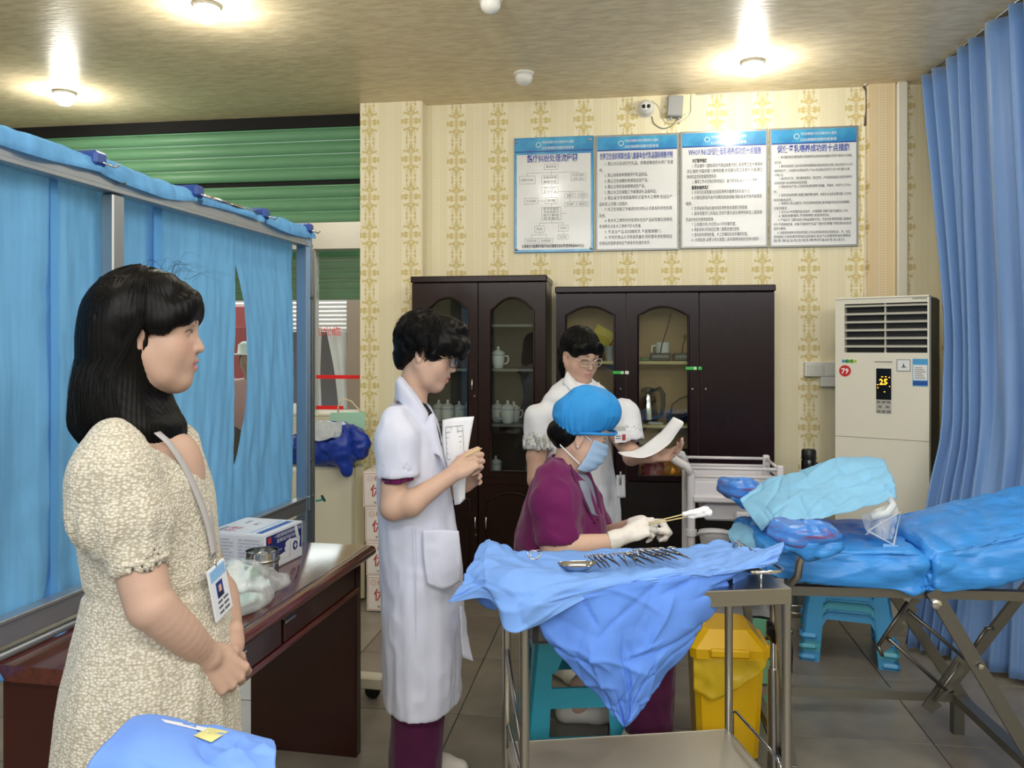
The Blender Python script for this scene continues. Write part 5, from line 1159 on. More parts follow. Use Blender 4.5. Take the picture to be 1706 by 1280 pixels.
for px, Yo, rz, sp, w_ in spots:
    Y = 2.22+.0005*(px-1000)
    if fc0 is None: fc0 = forceps(); f_ = fc0
    else: f_ = dup(fc0, (0, 0, 0), 0)
    f_.location = ((px-853)/FPX*Y, Y, .894 if px < 1100 else .9); f_.rotation_euler = (math.radians(-3), 0, math.radians(rz*.42)+ca*.3)
    f_['label'] = 'steel forceps on the blue drape, '+w_; f_['group'] = 'forceps in a row on the blue drape'; f_.scale = (.35+sp*1.6, 1.05, 1)
Y = 2.26
t = thing('kidney_dish', 'shallow curved steel kidney dish on the blue drape', 'dish', ((962-853)/FPX*Y, Y, .882), .1)
def kd(u, v):
    a = 2*PI*u; r = [.018, .04, .05, .054, .055][int(round(v*4))]; z = [.0, .001, .008, .015, .0155][int(round(v*4))]
    return (r*math.cos(a)*1.0, r*.62*math.sin(a)+.012*(math.cos(a)**2), z)
MB().grid(kd, 30, 5, True).build('dish_body', CHROME, t, True); MB().lathe([(0, .0005), (.021, .0005)], 24).build('dish_floor', CHROME, t)
Y = 2.36; t = thing('towel_clamp', 'small wire towel clamp alone at the left of the blue drape', 'clamp', ((889-853)/FPX*Y, Y, .889), .3)
for s in (0, 1): MB().tube([(.018*math.cos(a)+.01*s, .014*math.sin(a)+.006*s, .008+.01*math.sin(a+s)) for a in [2*PI*i/12 for i in range(12)]], .0016, 6, closed=True).build('wire_loop', CHROME, t, smooth=True)

# ================================================================== STOOLS AND BINS
def stool_mb(w0, w1, h, th=.012, openings=True):
    mb = MB()
    def side(k):
        a = k*PI/2
        def T(s, z, dn):
            wv = w0+(w1-w0)*(z/h); x = s*wv/2; y = -wv/2+dn
            return (x*math.cos(a)-y*math.sin(a), x*math.sin(a)+y*math.cos(a), z)
        def quad(s0, s1, z0, z1, s0b=None, s1b=None):
            s0b = s0 if s0b is None else s0b; s1b = s1 if s1b is None else s1b
            v = [T(s0, z0, 0), T(s1, z0, 0), T(s1b, z1, 0), T(s0b, z1, 0), T(s0, z0, th), T(s1, z0, th), T(s1b, z1, th), T(s0b, z1, th)]
            mb.add(v, [(0, 1, 2, 3), (4, 7, 6, 5), (0, 4, 5, 1), (1, 5, 6, 2), (2, 6, 7, 3), (3, 7, 4, 0)])
        return quad
    return mb, side
def stool(t, m, w0, w1, h, style):
    mb, side = stool_mb(w0, w1, h)
    for k in range(4):
        q = side(k)
        if style == 'frame':
            q(-1, -.58, .05, h*.76); q(.58, 1, .05, h*.76); q(-1, 1, h*.76, h-.01); q(-.58, .58, h*.36, h*.52); q(-1, 1, .0, .055)
            q(-.58, -.5, h*.64, h*.76, -.58, -.36); q(.5, .58, h*.64, h*.76, .36, .58)
        else:
            q(-1, -.6, 0, h*.4); q(.6, 1, 0, h*.4); q(-1, 1, h*.48, h-.01); q(-1, -.6, h*.4, h*.48, -1, -.52); q(.6, 1, h*.4, h*.48, .52, 1)
    mb.build('legs', m, t)
    mb = MB(); mb.box((0, 0, h-.012), (w1+.015, w1+.015, .024), .01); mb.build('seat', m, t)
    mb = MB(); mb.ring([(-w1*.3, -w1*.3), (w1*.3, -w1*.3), (w1*.3, w1*.3), (-w1*.3, w1*.3)], [(-w1*.27, -w1*.27), (w1*.27, -w1*.27), (w1*.27, w1*.27), (-w1*.27, w1*.27)], 0, .003)
    mb.v = [(x, z, h+y) for x, y, z in mb.v]; mb.build('seat_ridge', m, t)
    if style != 'frame':
        for sx in (-1, 1):
            for sy in (-1, 1): MB().box((sx*(w0/2-.036), sy*(w0/2-.036), .018), (.088, .088, .036), .016).build('foot', m, t)
TEAL = mat('teal_plastic', '#2f9fbc', .35, spec=.5)
st = thing('plastic_stool', 'teal plastic stool with open sides under the woman in plum scrubs', 'stool', (.238, 3.2, 0), math.radians(4))
stool(st, TEAL, .41, .31, .445, 'frame')
SKY = mat('sky_blue_plastic', '#4aa6e2', .35, spec=.5); SKY2 = mat('aqua_blue_plastic', '#52b4cf', .35, spec=.5)
names = ['blue plastic stool at the bottom of the stack under the couch', 'blue plastic stool second from the bottom of the stack under the couch', 'blue plastic stool third from the bottom of the stack under the couch', 'blue plastic stool topmost of the stack under the couch']
for i in range(3):
    s_ = thing('stacking_stool', names[i] if i < 2 else names[3], 'stool', (1.66, 4.02, .05*i), math.radians(-20), 'blue stools stacked under the couch')
    stool(s_, SKY2 if i == 1 else SKY, .43-.004*i, .31, .42, 'apron')
    for k in range(2): MB().tube([(-.11, -.183-.006*k, .27-.045*k), (-.09, -.18-.006*k, .29-.045*k), (.09, -.18-.006*k, .29-.045*k), (.11, -.183-.006*k, .27-.045*k)], .004, 6).build('rib', SKY, s_, smooth=True)
YEL = mat('yellow_bin_plastic', '#e8b913', .35, spec=.5); YELB = mat('yellow_bin_bag', '#e6c52a', .3, alpha=.8, spec=.6)
yb = thing('medical_waste_bin', 'yellow lidded waste bin beside the plum trouser legs', 'bin', (.792, 3.03, 0), math.radians(-6))
def taper(m_, name, parent, wb, db, wt, dt, z0, z1, c=(0, 0)):
    mb = MB(); vs = []
    ch = .02
    for w_, d_, z in ((wb, db, z0), (wt, dt, z1)):
        vs += [(c[0]+x, c[1]+y, z) for x, y in ((-w_/2+ch, -d_/2), (w_/2-ch, -d_/2), (w_/2, -d_/2+ch), (w_/2, d_/2-ch), (w_/2-ch, d_/2), (-w_/2+ch, d_/2), (-w_/2, d_/2-ch), (-w_/2, -d_/2+ch))]
    mb.add(vs, [(i, (i+1) % 8, 8+(i+1) % 8, 8+i) for i in range(8)]+[tuple(range(8))[::-1], tuple(range(8, 16))]); return mb.build(name, m_, parent)
taper(YEL, 'bin_body', yb, .215, .22, .25, .255, .02, .4); taper(YEL, 'bin_rim', yb, .272, .275, .277, .28, .385, .42)
ld = taper(YEL, 'lid', yb, .277, .28, .17, .18, .42, .478); MB().box((.0, -.143, .41), (.14, .02, .03), .006).build('lid_lip', YEL, ld); MB().box((.138, 0, .4), (.024, .18, .05), .006).build('lid_hinge', YEL, ld)
o = sheet('bin_bag', [[(-.127, -.13, .39), (-.05, -.134, .39), (.05, -.134, .39), (.129, -.13, .39), (.132, 0, .39)], [(-.126, -.132, .27), (-.05, -.14, .24), (.05, -.136, .3), (.127, -.132, .36), (.13, 0, .35)]], 40, 12, YELB, .006, 14, .001, yb)
MB().box((0, -.15, .03), (.12, .06, .02), .006).build('pedal', mat('grey_pedal', '#5b5b58', .5), yb)
gb = thing('bucket', 'mint green bucket lined with a black bag beside the yellow bin', 'bucket', (1.04, 3.42, 0), 0)
MB().lathe([(.09, 0), (.1, .01), (.13, .3), (.137, .305), (.137, .315), (.125, .315), (.095, .015), (0, .012)], 24).build('bucket_body', mat('mint_bucket', '#7fc2a0', .4), gb, smooth=.6)
o = MB().grid(lambda u, v: ((.14-.01*v+.012*math.sin(9*u*2*PI)*v)*math.cos(2*PI*u), (.14-.01*v+.012*math.sin(9*u*2*PI)*v)*math.sin(2*PI*u), .325-.15*v-.04*v*math.sin(2*PI*u+1)), 50, 10, True).build('bag_liner', mat('black_bag', '#15151a', .3, spec=.6), gb, True, fix=False); displace(o, lambda v: .006*crease(v, 16))

# telescopic stand between cart and couch
t = thing('telescopic_stand', 'polished telescopic steel stand with a black clamp knob beside the cart leg', 'stand', (.884, 2.735, 0), 0)
MB().lathe([(.13, 0), (.13, .012), (.03, .02), (.03, .03)], 28).build('base', STEEL2, t, smooth=.6); MB().tube([(0, 0, .02), (0, 0, .42)], .022, 16).build('outer_tube', STEEL, t, smooth=.8)
MB().tube([(0, 0, .42), (0, 0, .665)], .014, 14).build('inner_tube', CHROME, t, smooth=.8)
kb = MB().lathe([(.02, -.03), (.032, -.025), (.034, 0), (.03, .012)], 8, (0, -.04, .545), (0, -1, 0)).build('clamp_knob', BLACK, t, smooth=.5); MB().tube([(0, 0, .52), (0, 0, .575)], .025, 12).build('collar', BLACK, t, smooth=.7)
MB().lathe([(.006, 0), (.006, .003), (0, .003)], 10, (0, -.071, .545), (0, -1, 0)).build('screw', CHROME, kb)
MB().tube([(-.02, 0, .665), (.02, 0, .665)], .01, 10).build('cross_head', STEEL, t, smooth=True)
# steel drum with a flask
t = thing('steel_drum', 'round stainless drum behind the couch beside the blue stools', 'drum', (1.6, 4.62, 0), 0)
MB().lathe([(.125, 0), (.13, .01), (.13, .025), (.12, .03), (.12, .7), (.126, .705), (.126, .72), (.11, .73), (0, .735)], 32).build('body', STEEL, t, smooth=.5); MB().lathe([(.121, .06), (.124, .065), (.121, .07)], 32).build('band', CHROME, t, smooth=True)
t = thing('flask', 'black and silver flask standing on the steel drum by the air conditioner', 'flask', (1.685, 4.6, .7355), 0)
MB().lathe([(.038, 0), (.041, .004), (.041, .12), (.036, .135)], 24).build('body', mat('smoked_steel', '#3c3d40', .18, .9), t, smooth=.7); MB().lathe([(.0385, .133), (.04, .137), (.04, .18), (.034, .19), (0, .192)], 24).build('cap', BLACK, t, smooth=.7)
MB().tube([(.04, 0, .11), (.065, 0, .1), (.062, 0, .04), (.041, 0, .02)], .007, 8).build('handle', BLACK, t, smooth=True)

# ================================================================== EXAMINATION COUCH
ba = math.radians(5); BO = Vector((.93, 2.66, 0)); bed = thing('examination_couch', 'gynaecology couch on folding steel legs under a bright blue plastic cover', 'couch', BO, -ba)
BCOV = mat('bright_blue_plastic_cover', '#3a8fe2', .36, spec=.5, var=.1, vscale=9, vstretch=(1, 2.5, 2.5), transl=.05, bump=.22, bscale=16, bstretch=(1, 2.5, 5)); BW = .56
xh, tl = .425, math.tan(math.radians(13)); zt_ = .838
def ztop(x): return zt_ if x < xh else zt_+(x-xh)*tl
def bot(x): return np.interp(x, [-.1, .0, .2, .4, .55, .8, 1.15], [.75, .742, .715, .708, .715, .79, .88])
rows = []
for x in (-.1, -.085, .0, .15, .3, .40, .425, .45, .55, .7, .85, 1.0, 1.12, 1.14):
    zt2 = ztop(x)-(.03 if abs(x-.425) < .01 else 0)-(.05 if x in (-.1, 1.14) else 0); b_ = bot(x); s = .02 if abs(x-.425) < .02 else 0
    rows.append([(x, .05, b_+.01), (x, .0+s, b_), (x, -.012+s, (b_+zt2)/2-.01), (x, .0+s, zt2-.022), (x, .04, zt2), (x, .28, zt2+.008), (x, BW-.04, zt2), (x, BW, zt2-.022), (x, BW+.01, (b_+zt2)/2), (x, BW, b_), (x, BW-.05, b_+.01)])
o = sheet('cover', rows, 110, 170, BCOV, .006, 9, .0, bed, soft=.006, lines=120, la=.008)
displace(o, lambda v: .009*np.sin(60*(v[:, 2]+.35*np.abs(v[:, 0]-xh))+12*v[:, 1])*np.exp(-((v[:, 0]-xh)/.16)**2)*(v[:, 2] < ztop(.4)-.01))
MB().box((.17, BW/2, .775), (.48, BW-.06, .09), .02).build('seat_cushion', mat('burgundy_vinyl', '#6a2238', .4), bed); MB().box((.79, BW/2, .852), (.66, BW-.06, .08), .02, (0, -math.radians(13), 0)).build('back_cushion', mat('burgundy_vinyl'), bed)
DST = mat('dark_brushed_steel', '#7c7b77', .36, .9)
for y in (.04, BW-.04): MB().bar((-.08, y, .695), (1.1, y, .695), .03, .03).build('side_rail', DST, bed)
for x in (-.08, .42, 1.08): MB().bar((x, .04, .695), (x, BW-.04, .695), .03, .03).build('cross_rail', DST, bed)
def BL(X, Y, Z): d = Vector((X, Y, 0))-BO; return Vector((d.x*math.cos(ba)-d.y*math.sin(ba), d.x*math.sin(ba)+d.y*math.cos(ba), Z))
def bp(px, py, Y): p = P(px, py, Y); return BL(p.x, p.y, p.z)
nl0, nl1 = bp(1553, 984, 2.63), bp(1706, 1240, 2.6); nl2 = nl1+(nl1-nl0)*((nl1.z-.03)/(nl0.z-nl1.z))
MB().bar(nl0, nl2, .016, .045).build('folding_leg', DST, bed); MB().lathe([(.016, 0), (.016, .006), (.01, .01), (0, .01)], 16, bp(1560, 1007, 2.62), (0, -1, 0)).build('pivot_bolt', CHROME, bed, smooth=.6); MB().lathe([(.008, 0), (.008, .005), (0, .007)], 12, bp(1634, 1111, 2.6), (0, -1, 0)).build('bolt', CHROME, bed, smooth=.6)
f0, f1 = bp(1478, 975, 3.15), bp(1596, 1150, 3.15); MB().bar(f0+(f0-f1)*.3, f1+(f1-f0)*.2, .016, .04).build('folding_leg', DST, bed)
f0, f1 = bp(1706, 985, 3.16), bp(1565, 1165, 3.16); MB().bar(f0+(f0-f1)*.5, f1, .016, .04).build('folding_leg', DST, bed)
nx = nl2.x; MB().bar((nx-.02, .0, .06), (nx-.02, .0, .695), .025, .025).build('head_leg', DST, bed)
fx_ = .755; zb_ = .145
MB().bar((-.02, BW-.0, zb_), (fx_, BW, zb_), .03, .034).build('base_bar', STEEL2, bed); MB().bar((fx_, BW, zb_), (fx_, -.02, zb_), .045, .03).build('base_bar', STEEL2, bed); MB().bar((-.02, BW, zb_), (-.02, -.02, zb_), .03, .03).build('base_bar', STEEL2, bed)
for x, y in ((fx_, BW), (fx_, -.02), (-.02, BW), (-.02, -.02)): MB().box((x, y, zb_/2), (.04, .036, zb_), .002).build('base_foot', DST, bed)
for y in (BW, -.02): MB().bar((-.02, y, zb_), (-.06, y, .695), .03, .03).build('foot_leg', DST, bed)
def plate(a, b, w_):
    mb = MB(); a, b = Vector(a), Vector(b); d = b-a; L_ = d.length; d.normalize(); n_ = Vector((-d.z, 0, d.x)); pts = [(0, w_), (0, 0)]+[(L_*k/3+q*L_/3, h) for k in range(3) for q, h in ((.05, 0), (.6, -.012), (.65, .012))]+[(L_, 0), (L_, w_)]
    vs = [a+d*p+n_*q+Vector((0, e, 0)) for e in (0, .006) for p, q in pts]; n = len(pts)
    mb.add(vs, [tuple(range(n)), tuple(range(n, 2*n))[::-1]]+[(i, i+n, (i+1) % n+n, (i+1) % n) for i in range(n)]); return mb
plate(bp(1470, 1090, 2.95), bp(1535, 1002, 2.95), .03).build('ratchet_plate', DST, bed); plate(bp(1553, 1190, 3.0), bp(1612, 1105, 3.0), .045).build('ratchet_plate', DST, bed)
for a, b in (((1463, 1076, 2.94), (1512, 1003, 2.94)), ((1480, 1064, 2.93), (1576, 1150, 2.98)), ((1512, 1017, 2.9), (1606, 1096, 2.9)), ((1556, 1168, 2.98), (1600, 1104, 2.98)), ((1463, 1076, 2.94), (1470, 1093, 2.94)), ((1622, 1080, 3.05), (1642, 1047, 3.05)), ((1642, 1047, 3.05), (1655, 1047, 3.05))):
    MB().tube([bp(*a), bp(*b)], .007, 8).build('linkage_rod', DST, bed, smooth=True)
# leg rests
LEGR = mat('blue_film_over_burgundy', '#3f7fd2', .3, spec=.6, col2='#75406f', vscale=9, vstretch=(1, 4, 9))
for n_ in LEGR.node_tree.nodes:
    if n_.type == 'VALTORGB': n_.color_ramp.elements[0].position = .5; n_.color_ramp.elements[1].position = .72
def legrest(label, c_, L_, rz, rod, near):
    t = thing('leg_rest', label, 'leg rest', c_, rz, 'leg rests of the couch')
    S = SDF((-L_, -.14, -.1), (L_, .14, .1), .007)
    S.ell((0, 0, .0), (L_*.62, .085, .042)); S.ell((-L_*.3, 0, -.004), (L_*.35, .08, .038), k=.03); S.ell((.02, 0, .075), (L_*.9, .05, .05), k=.03, mode='s')
    o = S.build('pad', LEGR, t); displace(o, lambda v: .006*crease(v, 15)+.003*np.sin(v[:, 2]*160+v[:, 0]*30))
    o = sheet('plastic_cover', [[(-L_*.55, -.07, -.01), (0, -.09, -.012), (L_*.55, -.07, -.01)], [(-L_*.45, -.075, -.045), (0, -.085, -.06), (L_*.55, -.07, -.04)], [(-L_*.1, -.04, -.08), (0, -.04, -.09), (L_*.2, -.04, -.08)]], 24, 14, BCOV, .008, 18, .001, t)
    MB().tube(rod, .013, 10).build('support_rod', STEEL, t, smooth=True); return t
c_ = P(1343, 888, 2.56); legrest('near leg rest in blue film over burgundy, by the cart corner', c_, .17, -.08, [(0, 0, -.04), (-.02, 0, -.09), (-.02, .02, -.14), (-.06, .09, -.225), (-.04, .13, -.24)], True)
c_ = P(1236, 812, 3.2); legrest('far leg rest in blue film before the white trolley', c_, .13, .05, [(.02, 0, -.04), (.06, -.02, -.12), (.13, -.05, -.22), (.2, -.06, -.3), (.24, -.06, -.33)], False)
# pale blue sheets over couch end and leg rests
PALE = mat('pale_blue_sheet', '#8cc6ea', .7, spec=.25, transl=.15, var=.04, vscale=6)
q0 = [(1245, 850, 3.22), (1300, 830, 3.24), (1360, 812, 3.26), (1420, 800, 3.28), (1470, 800, 3.25)]
q1 = [(1232, 829, 3.1), (1290, 797, 3.12), (1345, 778, 3.12), (1402, 761, 3.12), (1470, 764, 3.1)]
q2 = [(1240, 846, 2.97), (1300, 826, 2.92), (1352, 814, 2.9), (1415, 803, 2.9), (1486, 792, 2.92)]
q3 = [(1268, 885, 2.82), (1292, 868, 2.76), (1345, 865, 2.74), (1420, 851, 2.74), (1495, 829, 2.82)]
t = thing('pale_drape', 'pale blue creased sheet thrown over the leg rests and couch', 'sheet', (1.15, 3.0, .95), 0)
under(sheet('sheet_cloth', PW([q0, q1, q2, q3]), 110, 80, PALE, .005, 7, .0012, seed=5, lines=60, la=.012), t)
t = thing('pale_drape', 'pale blue sheet hanging off the foot end of the couch', 'sheet', (.85, 2.9, .85), 0)
under(sheet('sheet_cloth', PW([[(1228, 868, 3.2), (1260, 862, 3.15), (1300, 870, 3.05)], [(1212, 884, 3.05), (1245, 884, 2.95), (1290, 892, 2.85)], [(1216, 905, 2.98), (1240, 912, 2.88), (1275, 918, 2.75)], [(1226, 925, 2.98), (1250, 940, 2.88), (1280, 940, 2.75)]]), 50, 50, PALE, .006, 9, .0012, seed=8), t)
t = thing('clear_pouch', 'clear plastic fluid pouch hanging from the pale sheet on the couch', 'pouch', P(1465, 875, 2.78), 0)
under(sheet('pouch_film', PW([[(1432, 858, 2.8), (1462, 845, 2.76), (1492, 836, 2.8)], [(1437, 880, 2.78), (1470, 872, 2.72), (1500, 856, 2.76)], [(1445, 884, 2.76), (1472, 898, 2.72), (1492, 900, 2.74)]]), 40, 30, CLEARP, .012, 12, .0012), t)
q = P(1476, 888, 2.715)-t.location
MB().tube([P(*p)-t.location for p in ((1446, 885, 2.74), (1500, 853, 2.74), (1489, 908, 2.72), (1446, 885, 2.74))], .004, 6).build('pouch_rim', mat('clear_rim', '#dfe8ee', .15, alpha=.6), t, smooth=True)
MB().tube([P(*p)-t.location for p in ((1452, 862, 2.74), (1478, 855, 2.73), (1488, 842, 2.75), (1484, 832, 2.78))], .012, 8).build('outlet_tube', mat('clear_rim'), t, smooth=True)
MB().box((0, 0, 0), (.05, .004, .016), .001, (0, .1, 0)).build('cover_label', mat('pale_label', '#7fb0e0', .5), bed).location = (.32, .05, zt_+.003)

# ================================================================== FOREGROUND PACK
FGc = P(300, 1300, 1.12); tt = thing('side_table', 'small steel side table under the wrapped blue pack, below the picture edge', 'table', (FGc.x, 1.12, 0), 0)
MB().box((0, 0, .77), (.46, .24, .02), .004).build('table_top', STEEL, tt)
for sx in (-1, 1):
    for sy in (-1, 1): MB().tube([(sx*.22, sy*.09, 0), (sx*.22, sy*.09, .765)], .012, 10).build('leg', STEEL, tt, smooth=.8)
pk = thing('wrapped_pack', 'blue cloth wrapped sterile pack with yellow tape in the near left corner', 'pack', (FGc.x, 1.12, .781), 0)
PK = mat('wrapped_blue_cloth', '#7099ea', .7, spec=.2, bump=.03, bscale=220, var=.03)
k0 = [(130, 1330, 1.02), (215, 1330, 1.0), (300, 1330, 1.0), (390, 1330, 1.0), (470, 1310, 1.02)]
k1 = [(150, 1270, 1.02), (215, 1276, 1.0), (300, 1280, 1.0), (390, 1280, 1.0), (458, 1278, 1.03)]
k2 = [(190, 1222, 1.08), (240, 1220, 1.06), (310, 1232, 1.06), (390, 1248, 1.06), (459, 1246, 1.07)]
k3 = [(228, 1193, 1.16), (258, 1192, 1.16), (320, 1207, 1.16), (390, 1222, 1.16), (452, 1233, 1.15)]
k4 = [(236, 1220, 1.24), (262, 1222, 1.25), (320, 1232, 1.25), (390, 1245, 1.25), (446, 1250, 1.22)]
k5 = [(240, 1300, 1.25), (262, 1300, 1.26), (320, 1300, 1.26), (390, 1300, 1.26), (440, 1300, 1.24)]
under(sheet('wrapping', PW([k0, k1, k2, k3, k4, k5]), 70, 70, PK, .0025, 9, .0015, seed=3, lines=14), pk)
wrap_ = [c for c in pk.children if c.name.startswith('wrapping')][0]
def stuck(name, rows, m):
    R_ = catmull(np.array(rows, float), 6); R_ = catmull(R_.transpose(1, 0, 2), 8).transpose(1, 0, 2); q_ = surface(wrap_, pk.location, [tuple(x) for x in R_.reshape(-1, 2)], .007); mb = MB(); mb.v = [tuple(x-pk.location) for x in q_]
    mb.f = [(j*8+i, j*8+i+1, j*8+i+9, j*8+i+8) for j in range(5) for i in range(7)]; mb.mi = [0]*len(mb.f); return mb.build(name, m, pk, True)
stuck('yellow_tape', [[(322, 1226), (352, 1237)], [(348, 1212), (381, 1219)]], mat('yellow_tape', '#d8d28a', .5))
stuck('paper_strip', [[(275, 1204), (345, 1220)], [(268, 1198), (352, 1214)]], PAPER)

# ================================================================== PEOPLE
def nrm(v): v = np.array(v, float); return v/np.linalg.norm(v)
def frame(fwd, roll=0):
    f = nrm(fwd); x = nrm(np.cross(f, (0, 0, 1))); u = np.cross(x, f)
    if roll: x, u = x*math.cos(roll)+u*math.sin(roll), u*math.cos(roll)-x*math.sin(roll)
    return np.stack([x, f, u], 1)                       # columns: person's right, forward, up
class Head:
    def __init__(s, c, fwd, k, roll=0): s.c = np.array(c, float); s.R = frame(fwd, roll); s.k = k
    def pt(s, x, y, z): return s.c+s.k*(s.R @ np.array((x, y, z), float))
    def loc(s, v): return (v-s.c) @ s.R/s.k
    def sculpt(s, S, neck, neck_r=.05, eyes_open=True):
        k = s.k; B = lambda *a: s.pt(*a)
        def E(c_, r, kk=.012, mode='u', R=None): S.ell(B(*c_), np.array(r)*k, s.R if R is None else R, kk*k, mode)
        def Cn(a, b, r1, r2, kk=.01): S.cone(B(*a), B(*b), r1*k, r2*k, kk*k)
        E((0, -.014, .042), (.073, .094, .08), .01); E((0, .024, -.02), (.062, .066, .085), .03)
        E((0, .042, -.048), (.047, .044, .052), .03)
        for q in (-1, 1):
            Cn((q*.053, -.005, -.042), (q*.036, .036, -.078), .019, .018, .03); Cn((q*.036, .036, -.078), (q*.01, .062, -.093), .018, .016, .03)
            E((q*.038, .05, -.026), (.028, .026, .034), .03)
        E((0, .067, -.094), (.02, .0165, .016), .025); E((0, .03, -.088), (.034, .04, .026), .03); E((0, .062, .045), (.057, .026, .042), .03)
        Cn((-.036, .073, .03), (.036, .073, .03), .01, .01, .02)
        for q in (-1, 1): E((q*.032, .094, .011), (.018, .018, .0125), .012, 's')
        Cn((0, .08, .02), (0, .095, -.012), .007, .009, .014); Cn((0, .095, -.012), (0, .1015, -.022), .009, .0108, .008)
        for q in (-1, 1): E((q*.0125, .09, -.026), (.0085, .011, .0075), .006)
        for q in (-1, 1): E((q*.007, .096, -.034), (.0035, .006, .003), .003, 's')
        E((0, .077, -.054), (.03, .016, .024), .018)
        Cn((-.02, .081, -.0555), (0, .0945, -.051), .0042, .0068, .005); Cn((0, .0945, -.051), (.02, .081, -.0555), .0068, .0042, .005)
        Cn((-.017, .081, -.0635), (0, .0915, -.0655), .005, .0082, .006); Cn((0, .0915, -.0655), (.017, .081, -.0635), .0082, .005, .006)
        E((0, .1, -.0582), (.025, .007, .0014), .003, 's')
        for q in (-1, 1):
            E((q*.032, .071, .011), (.0155, .0155, .0145), .004)                              # lids over the eyeball
            if eyes_open: E((q*.033, .093, .0085), (.0125, .012, .0038), .002, 's')
            Cn((q*.016, .082, .016), (q*.047, .074, .015), .0042, .004, .006)
        for q in (-1, 1):
            E((q*.075, -.012, .002), (.0075, .017, .03), .006, R=s.R); E((q*.083, -.009, .005), (.006, .009, .018), .003, 's'); E((q*.075, -.008, -.026), (.007, .009, .011), .006)
        S.cone(B(0, -.018, -.045), neck, neck_r*1.02, neck_r, .02)
        return s
    def colors(s, v, base, lip=(.62, .3, .29), brow=(.09, .07, .065), lash=True):
        q = s.loc(v); x, y, z = np.abs(q[:, 0]), q[:, 1], q[:, 2]; c = np.tile(np.array(base, float), (len(v), 1))
        near = (np.abs(z) < .16) & (np.abs(y) < .16) & (x < .12)
        def mix(m, col): c[:] = c*(1-m[:, None])+np.array(col)*m[:, None]
        mix(np.clip(1-((x-.04)**2+(z+.02)**2)/.03**2, 0, 1)*.28*(y > .02)*near, np.array(base)*(1.02, .74, .7))
        mix(np.clip(2.2*(1-((x/.025)**2+((z+.0585)/.0145)**2)), 0, 1)*(y > .066)*near, lip)
        t = np.clip((x-.014)/.04, 0, 1); bz = .033+.008*np.sin(t*2.3)-.004*t
        mix(np.clip(1.6*(1-((z-bz)/(.0052-.002*t))**2), 0, 1)*(x > .014)*(x < .055)*(y > .035)*near*.85, brow)
        if lash:
            ez = .0125+.004*(1-((x-.032)/.016)**2)
            mix(np.clip(1.6*(1-((z-ez)/.0032)**2), 0, 1)*(x > .016)*(x < .05)*(y > .05)*near*.9, (.05, .035, .03))
        mix(np.clip(1-((x-.007)**2+(z+.0355)**2)/.004**2, 0, 1)*(y > .08)*near*.7, np.array(base)*.3)
        return c
    def eyes(s, parent, down=.3):
        for q in (-1, 1):
            e = MB(); c_ = Vector(s.pt(q*.032, .0695, .011)); d = Vector(nrm(s.R @ np.array((0, 1, -down))))
            r = .0146*s.k; e.lathe([(0, -r)]+[(r*math.sin(a), -r*math.cos(a)) for a in [PI*i/12 for i in range(1, 12)]]+[(0, r)], 16, c_-parent.location, d)
            o = e.build('eye', mat('eye_white', '#d8d4cf', .15, spec=.6), parent, True)
            MB().lathe([(.0058*s.k, r*.90), (.0058*s.k, r*.935), (0, r*1.01)], 14, c_-parent.location, d).build('iris', mat('dark_iris', '#1a100c', .1, spec=.7), o, True)
def hand(S, w, fwd, dors, side, s=.93, curl=None, thumb=None, spread=.05, fat=1.0):
    y = nrm(fwd); z = nrm(np.array(dors)-y*np.dot(dors, y)); x = np.cross(y, z)*side; w = np.array(w, float)
    T = lambda t, a, b: w+s*(x*t+y*a+z*b)
    curl = curl or [(25, 35, 20)]*4
    K = [(.028, .086), (.0095, .091), (-.010, .087), (-.0275, .078)]; L_ = [(.042, .025, .021), (.046, .029, .022), (.043, .027, .021), (.034, .021, .019)]; tips = []
    S.ell(T(0, .046, -.003), np.array((.037, .046, .0135))*s, np.stack([x, y, z], 1), .008); S.ell(T(.022, .036, -.01), np.array((.016, .03, .014))*s, np.stack([x, y, z], 1), .01)
    S.cone(T(0, -.03, 0), T(0, .012, 0), .023*s, .026*s, .012)
    for i in range(4):
        S.cone(T(K[i][0]*.5, .012, .001), T(K[i][0], K[i][1], .001), .0125*s*fat, .0095*s*fat, .007)
        p = np.array((K[i][0], K[i][1], .0)); a = 0; d0 = (1.5-i)*spread; r = [.0092, .0084, .0074, .0062]
        if i == 3: r = [v*.88 for v in r]
        for j in range(3):
            a += math.radians(curl[i][j]); dv = np.array((math.sin(d0)*math.cos(a), math.cos(d0)*math.cos(a), -math.sin(a))); q = p+dv*L_[i][j]
            S.cone(T(*p), T(*q), r[j]*s*fat, r[j+1]*s*fat, .0035); p = q
        tips.append(T(*p))
    th = thumb or [(.62, .72, -.3), (.3, .85, -.42), (.1, .9, -.4)]
    p = np.array((.019, .016, -.006)); r = [.0135, .0115, .0098, .0078]
    for j, l in enumerate((.044, .033, .027)):
        q = p+nrm(th[j])*l; S.cone(T(*p), T(*q), r[j]*s*fat, r[j+1]*s*fat, .005); p = q
    tips.append(T(*p)); return tips
def strands(name, paths, m, parent, r0=.0006, r1=.0002):
    paths = np.asarray(paths, np.float32); n, k = paths.shape[:2]; hc = bpy.data.hair_curves.new(name); hc.add_curves([k]*n)
    pos = paths-np.array(parent.location, np.float32); hc.attributes['position'].data.foreach_set('vector', pos.reshape(-1))
    a = hc.attributes.get('radius') or hc.attributes.new('radius', 'FLOAT', 'POINT'); a.data.foreach_set('value', np.tile(np.linspace(r0, r1, k), n).astype(np.float32))
    hc.materials.append(m); o = bpy.data.objects.new(name, hc); C.objects.link(o); o.parent = parent; o['kind'] = 'stuff'; return o
